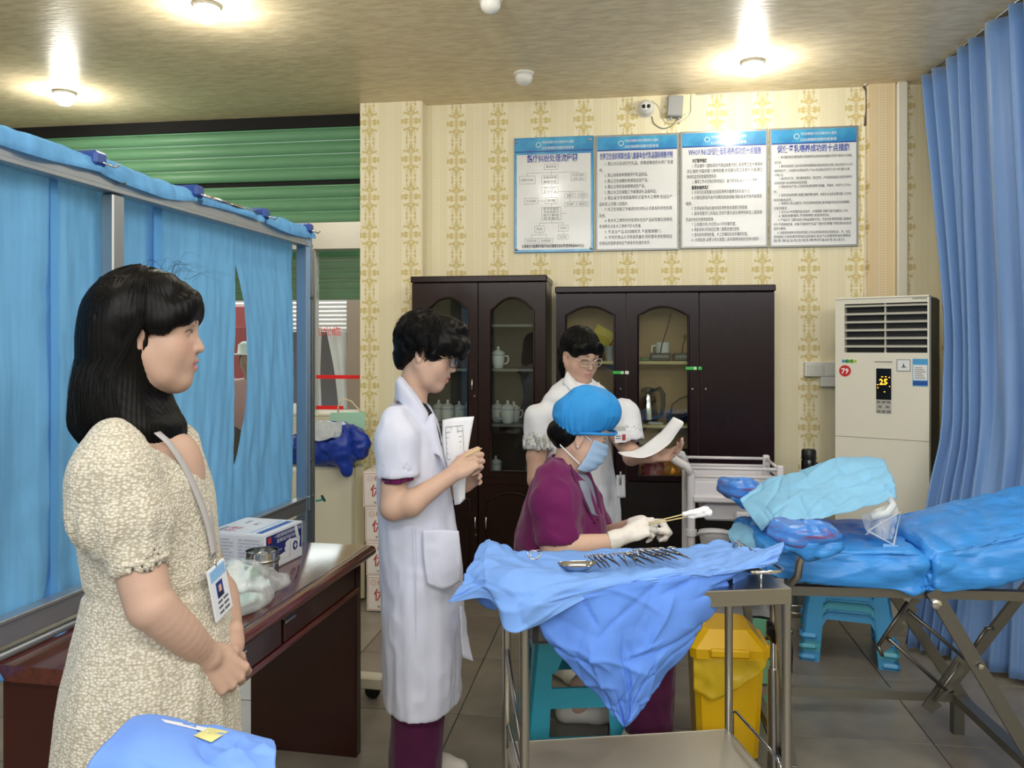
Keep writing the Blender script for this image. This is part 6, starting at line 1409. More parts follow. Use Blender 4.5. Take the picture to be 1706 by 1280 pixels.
def put(S, name, m, person, disp=None, smooth_it=0):
    o = S.build(name, m, None, smooth_it)
    if disp: displace(o, disp)
    return under(o, person)
def wrinkle(a, sx=14, sy=14, sz=6, b=.0, seed=0):
    def f(v):
        p = v*np.array((sx, sy, sz))+seed
        return a*(vnoise(p+1.2*vnoise(v*7+seed)[:, None])+.5*(1-2*np.abs(vnoise(p*1.7+4))))+b*vnoise(v*60)
    return f
def px2(rows, Y, yoff=0):                                # rings from picture outlines: (py, back px, front px, half width)
    out = []
    for r in rows:
        py, a, b, hw = r[:4]; yy = Y+(r[4] if len(r) > 4 else 0); A_, B_ = P(a, py, yy), P(b, py, yy)
        out.append((A_.z, (A_.x+B_.x)/2, yy, (B_.x-A_.x)/2, hw))
    return out
def t3(p): return tuple(p)
LACE = [0]
def cotton(name, col, **k): return mat(name, col, .75, spec=.2, sheen=.15, bump=.05, bscale=220, **k)
def shoe(parent, p, d, m, L_=.23):
    d = nrm((d[0], d[1], 0)); S = SDF((p[0]-.2, p[1]-.2, -.005), (p[0]+.2, p[1]+.2, .13), .009); n = np.array((-d[1], d[0], 0)); p = np.array((p[0], p[1], 0.))
    S.cone(p-d*.05+(0, 0, .035), p+d*(L_*.35)+(0, 0, .035), .036, .042, .02); S.cone(p+d*(L_*.35)+(0, 0, .03), p+d*(L_-.09)+(0, 0, .027), .042, .03, .02); S.cone(p-d*.04+(0, 0, .04), p-d*.035+(0, 0, .08), .036, .034, .02)
    S.cut((0, 0, .001), (0, 0, -1), (p[0]-.2, p[1]-.2, -.05), (p[0]+.2, p[1]+.2, .02)); return put(S, 'shoe', m, parent)

SK1 = (.50, .33, .255); SK2 = (.57, .375, .285); SK3 = (.56, .355, .27)
# ------------------------------------------------------------------ woman in the cream dress
Y1 = 1.62
w1 = thing('person', 'woman with long black hair in a cream textured dress, hands clasped, wearing a badge', 'person', (P(245, 800, Y1).x, Y1, 0), 0)
H1 = Head(P(250, 558, Y1), (math.cos(.24), math.sin(.24), -.07), .93)
S = SDF((-.97, 1.38, 0), (-.5, 1.9, 1.7), .013, [(.74, 1.2), (1.33, 1.70)], .0032)
nk = P(222, 735, Y1)
H1.sculpt(S, np.array(nk), .047)
S.cone(P(206, 760, Y1-.13), P(206, 760, Y1+.13), .042, .042, .03); S.cone(P(222, 735, Y1), P(235, 800, Y1), .07, .1, .05)
S.column(px2([(1160, 160, 350, .15), (1000, 175, 330, .12), (900, 165, 330, .13), (790, 160, 315, .15), (752, 180, 300, .13)], Y1), .03)
S.cone(P(285, 770, Y1), P(290, 850, Y1), .055, .05, .05)
na = [P(192, 768, 1.49), P(243, 985, 1.455), P(260, 1015, 1.455), P(306, 1058, 1.5), P(342, 1090, 1.555)]
S.limb(na, [.047, .0425, .0405, .0345, .0255])
fa = [P(292, 768, 1.76), P(350, 955, 1.84), P(371, 992, 1.82), P(385, 1074, 1.66)]
S.limb(fa, [.044, .036, .034, .025])
hand(S, P(341, 1090, 1.556), (.52, .42, -.74), (.6, -.75, .15), -1, 1.0, [(48, 62, 35), (52, 66, 38), (56, 68, 38), (60, 66, 36)], [(.4, .85, -.3), (.1, .9, -.45), (-.1, .85, -.5)], .03, 1.05)
hand(S, P(384, 1074, 1.66), (-.12, -.18, -.97), (.92, .1, -.1), 1, .92, [(30, 40, 25)]*4, None, .02, 1.05)
for q in (-.075, .075):
    S.chain([(P(245, 1160, Y1).x, Y1+q, .8), (P(240, 1160, Y1).x, Y1+q, .45), (P(238, 1160, Y1).x, Y1+q, .09)], [.072, .052, .036], .02)
    S.cone((P(236, 1160, Y1).x, Y1+q, .05), (P(236, 1160, Y1).x+.09, Y1+q, .035), .034, .028, .02)
o = S.build('body', SKIN, None); paint(o, lambda v: H1.colors(v, SK1, (.46, .2, .19))); under(o, w1); H1.eyes(w1, .15)
for q in (-.075, .075): shoe(w1, (P(236, 1160, Y1).x, Y1+q), (1, 0, 0), mat('beige_shoe', '#cbb59c', .45))
# dress
def seersucker():
    m = mat('cream_seersucker', '#d5ccb2', .8, spec=.15, sheen=.2); nt = m.node_tree; N = nt.nodes; L = nt.links; b = N['Principled BSDF']; tc = N['Texture Coordinate']
    mp = N.new('ShaderNodeMapping'); mp.inputs['Scale'].default_value = (1, 1, 1.35); L.new(tc.outputs['Object'], mp.inputs[0])
    v = N.new('ShaderNodeTexVoronoi'); v.inputs['Scale'].default_value = 145; v.inputs['Randomness'].default_value = .75; L.new(mp.outputs[0], v.inputs['Vector'])
    r = N.new('ShaderNodeValToRGB'); r.color_ramp.elements[0].position = .12; r.color_ramp.elements[0].color = lin('#e2ddd0'); r.color_ramp.elements[1].position = .7; r.color_ramp.elements[1].color = lin('#aca595')
    L.new(v.outputs['Distance'], r.inputs[0]); L.new(r.outputs[0], b.inputs['Base Color'])
    bp = N.new('ShaderNodeBump'); bp.inputs['Strength'].default_value = .55; bp.inputs['Distance'].default_value = .004; bp.invert = True; L.new(v.outputs['Distance'], bp.inputs['Height']); L.new(bp.outputs[0], b.inputs['Normal']); return m
DRS = seersucker()
S = SDF((-1.05, 1.3, .3), (-.48, 2.0, 1.42), .0062)
rg = px2([(1276, 106, 388, .198), (1200, 113, 386, .192), (1120, 124, 383, .18), (1050, 138, 378, .165), (1000, 149, 372, .152), (968, 154, 364, .146), (940, 152, 360, .148), (900, 146, 356, .155), (850, 140, 350, .163), (800, 140, 340, .168), (765, 146, 326, .165), (745, 156, 316, .15)], Y1)
rg = [(.36, rg[0][1]-.01, Y1-.01, .178, .2), (.5, rg[0][1]-.005, Y1-.005, .174, .2)]+rg
zw = P(0, 968, Y1).z
for sgn, Yc, dx in ((-1, 1.475, 0), (1, 1.775, 95)):
    S.ell(t3(P(186+dx, 815, Yc)), (.082, .068, .105), None, .03); S.ell(t3(P(202+dx, 868, Yc-.005)), (.085, .068, .075), None, .03)
    S.cone(P(196+dx, 742, Yc+.03*-sgn), P(188+dx, 790, Yc), .05, .065, .03)
    S.cone(P(227+dx, 918, Yc-.012), P(231+dx, 940, Yc-.014), .052, .051, .012)
    S.cone(P(232+dx, 932, Yc-.014), P(240+dx, 985, Yc-.02), .042, .044, .003, 's')
S.cut(P(232, 950, 1.46), (.12, 0, -1), (-1.05, 1.3, .95), (-.6, 1.62, 1.13)); S.cut(P(327, 941, 1.79), (.12, 0, -1), (-1.05, 1.62, .95), (-.4, 2., 1.12))
S.column(rg, .022, fold=lambda th, z: np.clip((zw-z)*2.2+.1, 0, 1)*(z < zw+.02)*(.028*np.sin(th*13+3*np.sin(th*2))+.016*np.sin(th*29+1)))
S.cone(P(262, 700, Y1), P(250, 742, Y1), .11, .098, .01, 's'); S.cone(P(300, 700, Y1), P(296, 752, Y1), .075, .062, .01, 's')
S.cut((0, 0, .38), (0, 0, -1), (-1.1, 1.3, .3), (-.4, 2, .45))
def dw_(v):
    z = v[:, 2]; slv = np.exp(-((z-1.17)/.05)**2)*(np.abs(v[:, 1]-Y1) > .11)
    return .0035*vnoise(v*np.array((30, 30, 9)))+.005*slv*np.sin(np.arctan2(v[:, 1]-1.47, v[:, 0]+.78)*16)+.003*vnoise(v*16)-.006*np.exp(-((z-zw)/.008)**2)*(np.abs(v[:, 1]-Y1) < .14)
put(S, 'dress', DRS, w1, dw_)
mb = MB(); c0 = P(229, 932, 1.4615); ax = Vector((.12, -.02, -1)).normalized(); e1 = Vector((1, 0, .12)).normalized(); e2 = ax.cross(e1)
mb.tube([c0+(e1*.05+0*e2)*math.cos(a)+e2*.047*math.sin(a)-w1.location for a in [2*PI*i/28 for i in range(28)]], .0055, 8, closed=True); mb.build('sleeve_cuff', DRS, w1, True)
# hair
hr = px2([(752, 165, 288, .07), (735, 148, 302, .095), (710, 132, 303, .108), (690, 130, 292, .11), (660, 131, 280, .108), (630, 135, 273, .104), (600, 139, 270, .1), (560, 142, 270, .099), (530, 146, 285, .099), (508, 151, 288, .093), (488, 161, 285, .08), (470, 178, 275, .06)], Y1)
S = SDF((-.98, 1.45, 1.26), (-.56, 1.8, 1.72), .0042)
S.ell(H1.pt(0, -.012, .048), np.array((.09, .108, .093))*H1.k, H1.R, .01); S.ell(H1.pt(0, -.05, .0), np.array((.092, .08, .12))*H1.k, H1.R, .02)
S.column(hr, .03)
S.ell(H1.pt(0, .118, -.052), np.array((.12, .104, .088))*H1.k, H1.R, .008, 's'); S.ell(H1.pt(.06, .06, .0), np.array((.05, .052, .034))*H1.k, H1.R, .008, 's')
S.ell(H1.pt(.085, .0, -.004), np.array((.012, .012, .02))*H1.k, H1.R, .006, 's')
S.ell(H1.pt(.028, .082, .075), np.array((.042, .022, .028))*H1.k, H1.R, .02); S.ell(H1.pt(.058, .06, .05), np.array((.026, .034, .03))*H1.k, H1.R, .02); S.ell(H1.pt(.074, .03, .025), np.array((.014, .03, .026))*H1.k, H1.R, .015); S.ell(H1.pt(-.04, .075, .06), np.array((.035, .024, .033))*H1.k, H1.R, .02)
put(S, 'hair', HAIR, w1, lambda v: .0009*np.sin(np.arctan2(v[:, 1]-Y1, v[:, 0]+.745)*70+3*vnoise(v*9))*1+.0022*vnoise(v*np.array((40, 40, 4))))
rs = np.random.default_rng(11); HR = np.array(sorted(hr))
def flow(n, a0, a1, zend, jit=.0):
    out = []; cxh, cyh, czh = H1.pt(0, -.014, .046); k = H1.k
    for _ in range(n):
        al = rs.uniform(a0, a1); j = 1+rs.normal(0, .018); pts = []; ca_, sa_ = math.cos(al), math.sin(al)
        for th in np.linspace(.12, 1.5, 7):
            l = np.array((.094*math.sin(th)*j, .112*math.sin(th)*j, .097*math.cos(th)*j))
            d = np.array((ca_, sa_)); q = H1.R[:2, :2].T @ d; q = q/np.linalg.norm(q)
            pts.append(H1.pt(l[0]*q[0], -.014+l[1]*q[1], .046+l[2]))
        ze = zend+rs.normal(0, .018)+.02*math.cos(al); z0 = pts[-1][2]; a_ = al
        for z in np.linspace(z0-.02, ze, 11):
            i = [np.interp(z, HR[:, 0], HR[:, c_]) for c_ in (1, 2, 3, 4)]; f = min(1, (z0-z)/.15); f = f*f*(3-2*f); wv = 1+.02*math.sin(z*22+al*3)+rs.normal(0, .004)
            p = np.array((i[0]+i[2]*ca_*1.015*j*wv, i[1]+i[3]*sa_*1.015*j*wv, z)); pts.append(p*f+np.array((pts[6][0], pts[6][1], z))*(1-f))
        out.append(pts)
    return out
pa = flow(4200, 1.15, 2*PI-1.15, 1.318); strands('hair_strands', pa, HAIRS, w1, .0007, .0003)
fr = []
for _ in range(700):                                     # swept fringe from the parting to the temple
    u = rs.uniform(0, 1); g = rs.normal(0, .0025); s0 = H1.pt(-.015, .0+.06*u, .137-.016*u); m1 = H1.pt(.03+g, .04+.055*u, .122-.03*u); m2 = H1.pt(.062+g, .045+.046*u, .083-.018*u); e = H1.pt(.084+g-.008*u, .012+.052*u, .022+.022*u+rs.normal(0, .005))
    fr.append(catmull(np.array([s0, m1, m2, e]), 10))
strands('fringe_strands', fr, HAIRS, w1, .0006, .0002)
fly = []
for _ in range(26):
    a = rs.uniform(0, 1); s0 = H1.pt(rs.uniform(-.05, .05), -.06+.14*a, .136-.03*abs(a-.5)); d = rs.normal(0, .02, 3); fly.append(catmull(np.array([s0, s0+(.02+d[0]*.5, d[1], .012+abs(d[2])*.5), s0+(.055+d[0], d[1]*2, .008+d[2]*.4)]), 8))
strands('stray_hairs', fly, HAIRS, w1, .0003, .0001)
# lanyard and badge
RIB = mat('grey_lanyard', '#a9a7a8', .5, sheen=.2)
def ribbon(name, pts, w_, m, parent, side=(0, 1, 0)):
    q = catmull(np.array([t3(p) for p in pts]), len(pts)*6); mb = MB(); n = len(q); sv = nrm(side); L0 = np.array(parent.location)
    for i in range(n): mb.v += [tuple(q[i]-sv*w_/2-L0), tuple(q[i]+sv*w_/2-L0)]
    mb.f = [(2*i, 2*i+1, 2*i+3, 2*i+2) for i in range(n-1)]; mb.mi = [0]*(n-1); o = mb.build(name, m, parent, True); md = o.modifiers.new('t', 'SOLIDIFY'); md.thickness = .0012; return o
ribbon('lanyard', [P(262, 720, 1.545), P(285, 742, 1.55), P(312, 785, 1.565), P(336, 840, 1.58), P(350, 885, 1.59), P(357, 925, 1.595)], .016, RIB, w1, (.35, .93, .1))
ribbon('lanyard', [P(292, 715, 1.68), P(312, 745, 1.655), P(334, 800, 1.635), P(350, 860, 1.615), P(357, 925, 1.6)], .016, RIB, w1, (.35, .93, .1))
bg = MB(); bc = P(366, 983, 1.585); Rb = Euler((math.radians(-3), math.radians(-13), math.radians(80))).to_matrix()
bd = thing('tmp', 't', 't'); bpy.data.objects.remove(bd)
def BP(x, y, z): return bc+Rb @ Vector((x, y, z))-w1.location
def bbox(c_, d, m, nm, par):
    mb = MB(); mb.box((0, 0, 0), d, 0); mb.v = [tuple(BP(*(Vector(v)+Vector(c_)))) for v in mb.v]; return mb.build(nm, m, par)
card = bbox((0, 0, 0), (.06, .004, .105), mat('badge_white', '#dfe3ea', .3, coat=.4), 'badge', w1)
bbox((0, -.0026, .038), (.052, .001, .022), mat('badge_blue', '#86b4e0', .4), 'badge_header', card); bbox((-.002, -.0026, .004), (.022, .001, .032), mat('badge_photo_blue', '#24357c', .4), 'badge_photo', card)
bbox((-.002, -.0034, .006), (.009, .0008, .013), mat('badge_face', '#cfa491', .5), 'photo_face', card); bbox((-.002, -.0034, -.006), (.014, .0008, .01), mat('badge_dark', '#22222a', .5), 'photo_shoulders', card)
for k in range(3): bbox((-.008, -.0028, -.02-.011*k), (.014, .0008, .004), TXT, 'badge_line', card); bbox((.012, -.0028, -.02-.011*k), (.016, .0008, .004), TXT, 'badge_line', card)
mb = MB(); mb.tube([Vector(P(357, 922, 1.597))-w1.location, BP(0, 0, .058), BP(0, 0, .05)], .003, 8); mb.build('badge_clip', CHROME, w1, True)

# ------------------------------------------------------------------ short haired nurse in the long white coat
Y2 = 2.76
w2 = thing('person', 'short haired woman in glasses and long white coat holding papers and a pencil', 'person', (P(700, 900, Y2).x, Y2, 0), 0)
H2 = Head(P(713, 590, Y2), (math.cos(-.1), math.sin(-.1), -.36), .97)
S = SDF((-.52, 2.46, 0), (.0, 3.06, 1.66), .013, [(.9, 1.24), (1.29, 1.66)], .0036)
H2.sculpt(S, P(682, 668, Y2), .048)
S.cone(P(668, 714, Y2-.13), P(668, 714, Y2+.13), .038, .038, .03); S.cone(P(686, 672, Y2), P(684, 730, Y2), .05, .08, .03)
S.column(px2([(1090, 665, 742, .13), (950, 665, 738, .12), (850, 660, 732, .13), (720, 655, 715, .14)], Y2), .03)
S.chain([t3(p) for p in (P(657, 722, 2.6), P(655, 845, 2.56), P(685, 838, 2.555), P(752, 792, 2.6))], [.045, .041, .041, .024], .014)
S.chain([t3(p) for p in (P(676, 722, 2.92), P(690, 855, 2.96), P(760, 815, 2.86))], [.045, .04, .024], .014)
tips = hand(S, P(753, 791, 2.6), (.74, .2, .52), (-.25, -.9, .38), -1, .98, [(35, 75, 40), (50, 80, 45), (58, 82, 45), (62, 80, 40)], [(.45, .85, -.35), (.05, .9, -.45), (-.25, .85, -.45)], .02, 1.08)
hand(S, P(760, 815, 2.86), (.6, -.35, .5), (.2, .9, .2), 1, .95, [(25, 35, 20)]*4, None, .03, 1.05)
xL = P(700, 900, Y2).x
for q in (-.08, .08): S.chain([(xL, Y2+q, .78), (xL, Y2+q, .45), (xL-.01, Y2+q, .08)], [.07, .052, .036], .02); S.cone((xL-.01, Y2+q, .05), (xL+.09, Y2+q, .035), .034, .028, .02)
o = S.build('body', SKIN, None); paint(o, lambda v: H2.colors(v, SK2, (.5, .22, .2))); under(o, w2); H2.eyes(w2, .4)
for q in (-.08, .08): shoe(w2, (xL-.01, Y2+q), (1, 0, 0), mat('white_shoe', '#ded8ce', .4))
COAT = cotton('white_coat_cotton', '#cfd3e6', var=.02); SCRUB = cotton('plum_scrub_cotton', '#641650', var=.08, vscale=10); PLUM = cotton('plum_trouser_cotton', '#4c163e', var=.06, vscale=12)
S = SDF((-.56, 2.42, .24), (.02, 3.12, 1.44), .0068)
cr = px2([(1160, 643, 766, .205), (1110, 641, 768, .2), (1050, 639, 769, .195), (985, 637, 769, .185), (920, 634, 766, .172), (860, 631, 757, .163), (800, 629, 748, .168), (745, 630, 738, .178), (712, 637, 727, .172), (690, 646, 716, .14), (672, 655, 704, .1)], Y2)
for Yc, q in ((2.585, 1), (2.935, -1)): S.chain([t3(P(656, 704, Yc+.035*q)), t3(P(660, 735, Yc)), t3(P(662, 790, Yc-.012*q))], [.05, .064, .067], .03)
S.cone(P(662, 784, 2.572), P(661, 830, 2.57), .056, .057, .004, 's'); S.cone(P(662, 784, 2.948), P(661, 830, 2.95), .056, .057, .004, 's')
S.cut(P(662, 794, 2.57), (.06, 0, -1), (-.56, 2.42, 1.0), (-.2, 2.75, 1.2)); S.cut(P(662, 794, 2.95), (.06, 0, -1), (-.56, 2.76, 1.0), (-.2, 3.12, 1.2))
S.column(cr, .02, fold=lambda th, z: np.clip((1.0-z)*3, 0, 1)*(.012*np.sin(th*7+1)+.008*np.sin(th*17)))
S.cone(P(694, 640, Y2), P(688, 672, Y2), .062, .05, .01, 's'); S.cone(P(712, 665, Y2), P(733, 720, Y2), .04, .02, .012, 's')
S.cone((P(703, 1, Y2).x, Y2-.07, .2), (P(703, 1, Y2).x, Y2-.07, .36), .1, .1, .01, 's'); S.cone((P(703, 1, Y2).x, Y2+.07, .2), (P(703, 1, Y2).x, Y2+.07, .36), .1, .1, .01, 's')
S.cut(P(700, 1163, Y2), (-.05, 0, -1), (-.6, 2.4, .2), (.05, 3.12, .42))
put(S, 'coat', COAT, w2, wrinkle(.0065, 14, 14, 7, .0), 1)
def hem(name, c_, ax, r1, r2, m, person, thick=.006, n=32, ph=0):
    ax = Vector(ax).normalized(); e1 = ax.orthogonal().normalized(); e2 = ax.cross(e1); L0 = person.location
    MB().tube([Vector(c_)+e1*r1*math.cos(a)+e2*r2*math.sin(a)-L0 for a in [2*PI*i/n for i in range(n)]], thick, 6, closed=True).build(name, m, person, True)
S = SDF((-.56, 2.46, .95), (-.24, 2.7, 1.3), .006); S.cone(P(662, 770, 2.572), P(663, 806, 2.57), .052, .052, .01); S.cone(P(663, 793, 2.57), P(663, 830, 2.57), .046, .046, .003, 's'); S.cut(P(663, 804, 2.57), (.1, 0, -1), (-.56, 2.4, .9), (-.2, 2.7, 1.2)); put(S, 'scrub_sleeve', SCRUB, w2)
# collar, lapels, pocket, seam
def patch(name, rows, m, person, n=(16, 16), amp=.001, th=.003, s=20):
    o = sheet(name, rows, n[0], n[1], m, amp, s, th); return under(o, person)
CO2 = COAT
patch('collar', PW([[(657, 676, 2.76), (664, 668, 2.68), (684, 690, 2.655), (704, 710, 2.655), (714, 728, 2.67)], [(659, 655, 2.765), (662, 638, 2.69), (680, 655, 2.66), (702, 682, 2.66), (713, 698, 2.675)], [(662, 640, 2.77), (667, 628, 2.71), (684, 646, 2.69), (702, 670, 2.685), (713, 688, 2.69)]]), CO2, w2, (30, 16), .0015)
patch('lapel', PW([[(714, 694, 2.668), (722, 690, 2.67), (727, 712, 2.69)], [(706, 722, 2.655), (722, 722, 2.655), (735, 745, 2.68)], [(722, 756, 2.655), (734, 762, 2.655), (744, 785, 2.68)]]), CO2, w2, (14, 20), .001)
patch('far_lapel', PW([[(711, 672, 2.74), (722, 690, 2.75), (730, 715, 2.76)], [(716, 676, 2.78), (728, 700, 2.79), (737, 735, 2.79)]]), CO2, w2, (14, 10), .001)
patch('shirt_front', PW([[(700, 668, 2.72), (712, 668, 2.76)], [(716, 700, 2.71), (724, 700, 2.76)], [(732, 742, 2.71), (737, 742, 2.76)]]), mat('black_shirt', '#1d1a22', .8), w2, (8, 12), 0)
patch('pocket', PW([[(704, 884, 2.583), (735, 883, 2.592), (764, 885, 2.63)], [(706, 930, 2.575), (738, 930, 2.583), (768, 930, 2.625)], [(712, 974, 2.573), (740, 982, 2.58), (767, 970, 2.625)]]), CO2, w2, (20, 20), .002)
MB().tube([P(x, y, d)-w2.location for x, y, d in ((690, 880, 2.582), (692, 960, 2.572), (693, 1060, 2.566), (692, 1158, 2.566))], .0016, 6).build('side_seam', COAT, w2, True)
patch('back_vent_flap', PW([[(767, 1010, 2.62), (774, 1020, 2.66)], [(768, 1050, 2.62), (780, 1060, 2.66)], [(772, 1096, 2.63), (788, 1102, 2.66)]]), COAT, w2, (8, 14), .002)
# trousers
S = SDF((-.48, 2.5, .02), (-.1, 3.02, .85), .009)
for q, dx in ((-.075, 0), (.085, -.02)): S.chain([(xL+dx, Y2+q, .75), (xL+dx+.0, Y2+q, .4), (xL+dx-.005, Y2+q, .1)], [.08, .088, .086], .01); S.cone((xL+dx, Y2+q, .1), (xL+dx, Y2+q, 0), .072, .074, .004, 's')
S.cut((0, 0, .085), (0, 0, -1), (-.5, 2.5, 0), (0, 3.1, .1)); put(S, 'trousers', PLUM, w2, wrinkle(.008, 12, 12, 5))
# hair
S = SDF((-.48, 2.58, 1.3), (-.08, 2.94, 1.68), .0042)
S.ell(H2.pt(0, -.018, .05), np.array((.093, .112, .096))*H2.k, H2.R, .01); S.ell(H2.pt(0, -.07, .005), np.array((.078, .05, .07))*H2.k, H2.R, .03); S.ell(H2.pt(0, -.075, -.045), np.array((.055, .028, .04))*H2.k, H2.R, .02)
S.ell(H2.pt(0, .12, -.045), np.array((.12, .085, .09))*H2.k, H2.R, .01, 's')
for q in (-1, 1):
    S.ell(H2.pt(q*.08, -.0, -.01), np.array((.03, .024, .036))*H2.k, H2.R, .006, 's'); S.ell(H2.pt(q*.072, .032, .02), np.array((.016, .02, .034))*H2.k, H2.R, .01)
for c_, r in (((0, .1, .07), (.06, .03, .035)), ((-.03, .108, .045), (.035, .022, .03)), ((.03, .1, .052), (.04, .024, .026)), ((.055, .06, .06), (.03, .045, .035)), ((-.055, .06, .06), (.03, .045, .035)), ((0, .05, .115), (.055, .06, .03))): S.ell(H2.pt(*c_), np.array(r)*H2.k, H2.R, .02)
put(S, 'hair', HAIR, w2, lambda v: .006*vnoise(v*np.array((22, 22, 22)))+.004*(1-2*np.abs(vnoise(v*34))))
def tufts(H, n, ell, c0, amin, amax, L_, lift, seed, tmin=.15, tmax=1.75, wave=.01):
    r = np.random.default_rng(seed); out = []
    for _ in range(n):
        al = r.uniform(amin, amax); th = math.acos(np.clip(r.uniform(math.cos(tmax), math.cos(tmin)), -1, 1)); pts = []
        for t in np.linspace(0, 1, 7):
            a = al+r.normal(0, .012)+.12*math.sin(3*t+al*5)*t; h = th+t*L_*(.7+.6*math.sin(al*7)**2); g = 1.0+lift*t*t*math.sin(al*9+th*6)**2+r.normal(0, .004)+wave*math.sin(al*11+th*9+t*4)*.8
            pts.append(H.pt(c0[0]+ell[0]*g*math.sin(h)*math.sin(a), c0[1]+ell[1]*g*math.sin(h)*math.cos(a), c0[2]+ell[2]*g*math.cos(h)))
        out.append(pts)
    return out
strands('hair_strands', tufts(H2, 2400, (.098, .118, .1), (0, -.018, .05), .5, 2*PI-.5, .55, .07, 3, wave=.03), HAIRS, w2, .0009, .0004)
strands('fringe_strands', tufts(H2, 900, (.097, .138, .1), (0, -.018, .05), -.75, .75, .45, .1, 4, .4, 1.0, wave=.03), HAIRS, w2, .0009, .0004)
def glasses(H, person, m, m2, w_=.026, h_=.019, rr=.0016, temple=None):
    gs = None
    for q in (-1, 1):
        pts = []
        for i in range(24):
            a = 2*PI*i/24; cx, cz = math.copysign(abs(math.cos(a))**.7, math.cos(a)), math.copysign(abs(math.sin(a))**.7, math.sin(a)); pts.append(Vector(H.pt(q*.035+cx*w_, .112-.018*((q*.035+cx*w_)/.06)**2, .006+cz*h_))-person.location)
        mb = MB(); mb.tube(pts, rr, 6, closed=True)
        if gs is None: gs = mb.build('glasses', m, person, True)
        else: mb.build('rim', m, gs, True)
        l = MB(); l.add(pts, [tuple(range(24))]); l.build('lens', glass_mat('lens_glass_'+person.name+str(q), '#eef2f4', .7), gs)
        MB().tube([Vector(H.pt(q*.061, .096, .012))-person.location, Vector(H.pt(q*.072, .06, .013))-person.location, Vector(H.pt(q*.081, 0, .014))-person.location, Vector(H.pt(q*.08, -.02, .004))-person.location], .0014, 6).build('temple', m2, gs, True)
    MB().tube([Vector(H.pt(x, .112+.002*(1-abs(x)*80), .009))-person.location for x in (-.01, 0, .01)], .0015, 6).build('bridge', m, gs, True)
glasses(H2, w2, mat('dark_frame', '#17171c', .3), mat('gold_frame', '#b79b62', .3, .9))
# papers and pencil (held things stay things of their own)
t = thing('paper_sheaf', 'sheaf of printed forms held by the short haired woman', 'paper', P(762, 770, 2.72), 0)
for k in range(3):
    d = .004*k
    under(sheet('sheet_of_paper', PW([[(737+2*k, 700, 2.70+d), (760, 696, 2.69+d), (790-4*k, 694+2*k, 2.71+d)], [(738+2*k, 750, 2.69+d), (758, 748, 2.68+d), (781-4*k, 745, 2.70+d)], [(752, 800, 2.70+d), (764, 798, 2.69+d), (776-2*k, 795, 2.70+d)], [(757, 842-2*k, 2.72+d), (766, 840-2*k, 2.70+d), (775-2*k, 832-2*k, 2.71+d)]]), 14, 24, PAPER, .0008, 15, .0006), t)
mb = MB()
for i in range(7):
    a, b = P(742+i*.6, 712+i*9, 2.686), P(772-i*1.2, 709+i*9, 2.686); mb.bar(a-t.location, b-t.location, .0012, .0012)
for x in (742, 752, 762, 771): mb.bar(P(x, 712, 2.686)-t.location, P(x+3, 766, 2.686)-t.location, .001, .001)
mb.build('printed_table', TXT, t)
pa_, pb_ = P(776, 760, 2.60), P(804, 746.5, 2.585)
t = thing('pencil', 'short pale wooden pencil pinched in the fingers of the short haired woman', 'pencil', pa_, 0); dvec = (pb_-pa_); L0 = dvec.length
MB().lathe([(.0038, 0), (.0038, L0*.8)], 6, (0, 0, 0), dvec).build('shaft', mat('pale_wood', '#d8c48e', .5), t); MB().lathe([(.0038, L0*.8), (.0012, L0*.97)], 6, (0, 0, 0), dvec).build('cone', mat('sharpened_wood', '#c9a877', .6), t); MB().lathe([(.0012, L0*.97), (0, L0)], 6, (0, 0, 0), dvec).build('lead', BLACK, t)

# ------------------------------------------------------------------ nurse with pale glasses behind
Y3 = 3.72
w3 = thing('person', 'woman in pale framed glasses and white tunic reading a sheet of paper', 'person', (P(968, 800, Y3).x, Y3, 0), 0)
f3 = nrm((.56, -.83, 0)); H3 = Head(P(966, 594, Y3), (.47, -.86, -.34), .97)
S = SDF((.02, 3.36, 0), (.72, 4.0, 1.62), .013, [(.98, 1.12), (1.3, 1.62)], .004)
H3.sculpt(S, P(958, 655, Y3+.02), .048)
r3 = np.array((-f3[1]*-1, 0, 0)); rt = nrm(np.cross(f3, (0, 0, 1)))            # her right
c3 = np.array(P(962, 690, Y3+.02)); sR = c3+rt*.165; sL = c3-rt*.165
S.cone(c3+rt*.14, c3-rt*.14, .048, .048, .03); S.cone(c3+(0, 0, .08), c3-(0, 0, .06), .05, .1, .04)
zc = lambda py: P(0, py, Y3).z
S.column([(z, c3[0]+.0, c3[1], .1, .13) for z in (.85, 1.0, 1.15)]+[(1.26, c3[0], c3[1], .09, .13)], .03, yaw=math.atan2(f3[1], f3[0]))
S.chain([sR-(0, 0, .02), P(893, 760, 3.62), P(894, 800, 3.6), P(930, 870, 3.5)], [.046, .042, .04, .03], .014)
S.chain([sL-(0, 0, .02), P(1052, 755, 3.6), P(1052, 762, 3.58), P(1088, 760, 3.43)], [.046, .04, .036, .025], .014)
hand(S, P(1086, 762, 3.44), (.8, -.3, .16), (.1, .5, -.8), 1, .95, [(20, 30, 20), (25, 35, 20), (30, 38, 22), (32, 40, 25)], None, .05, 1.08)
hand(S, P(930, 870, 3.5), (.6, -.6, -.3), (0, -.4, .8), -1, .93, None, None, .05, 1.05)
for q in (-.09, .09): S.chain([(c3[0]+rt[0]*q, c3[1]+rt[1]*q, .85), (c3[0]+rt[0]*q, c3[1]+rt[1]*q, .45), (c3[0]+rt[0]*q, c3[1]+rt[1]*q, .08)], [.07, .052, .036], .02)
o = S.build('body', SKIN, None); paint(o, lambda v: H3.colors(v, SK3, (.5, .24, .21))); under(o, w3); H3.eyes(w3, .5)
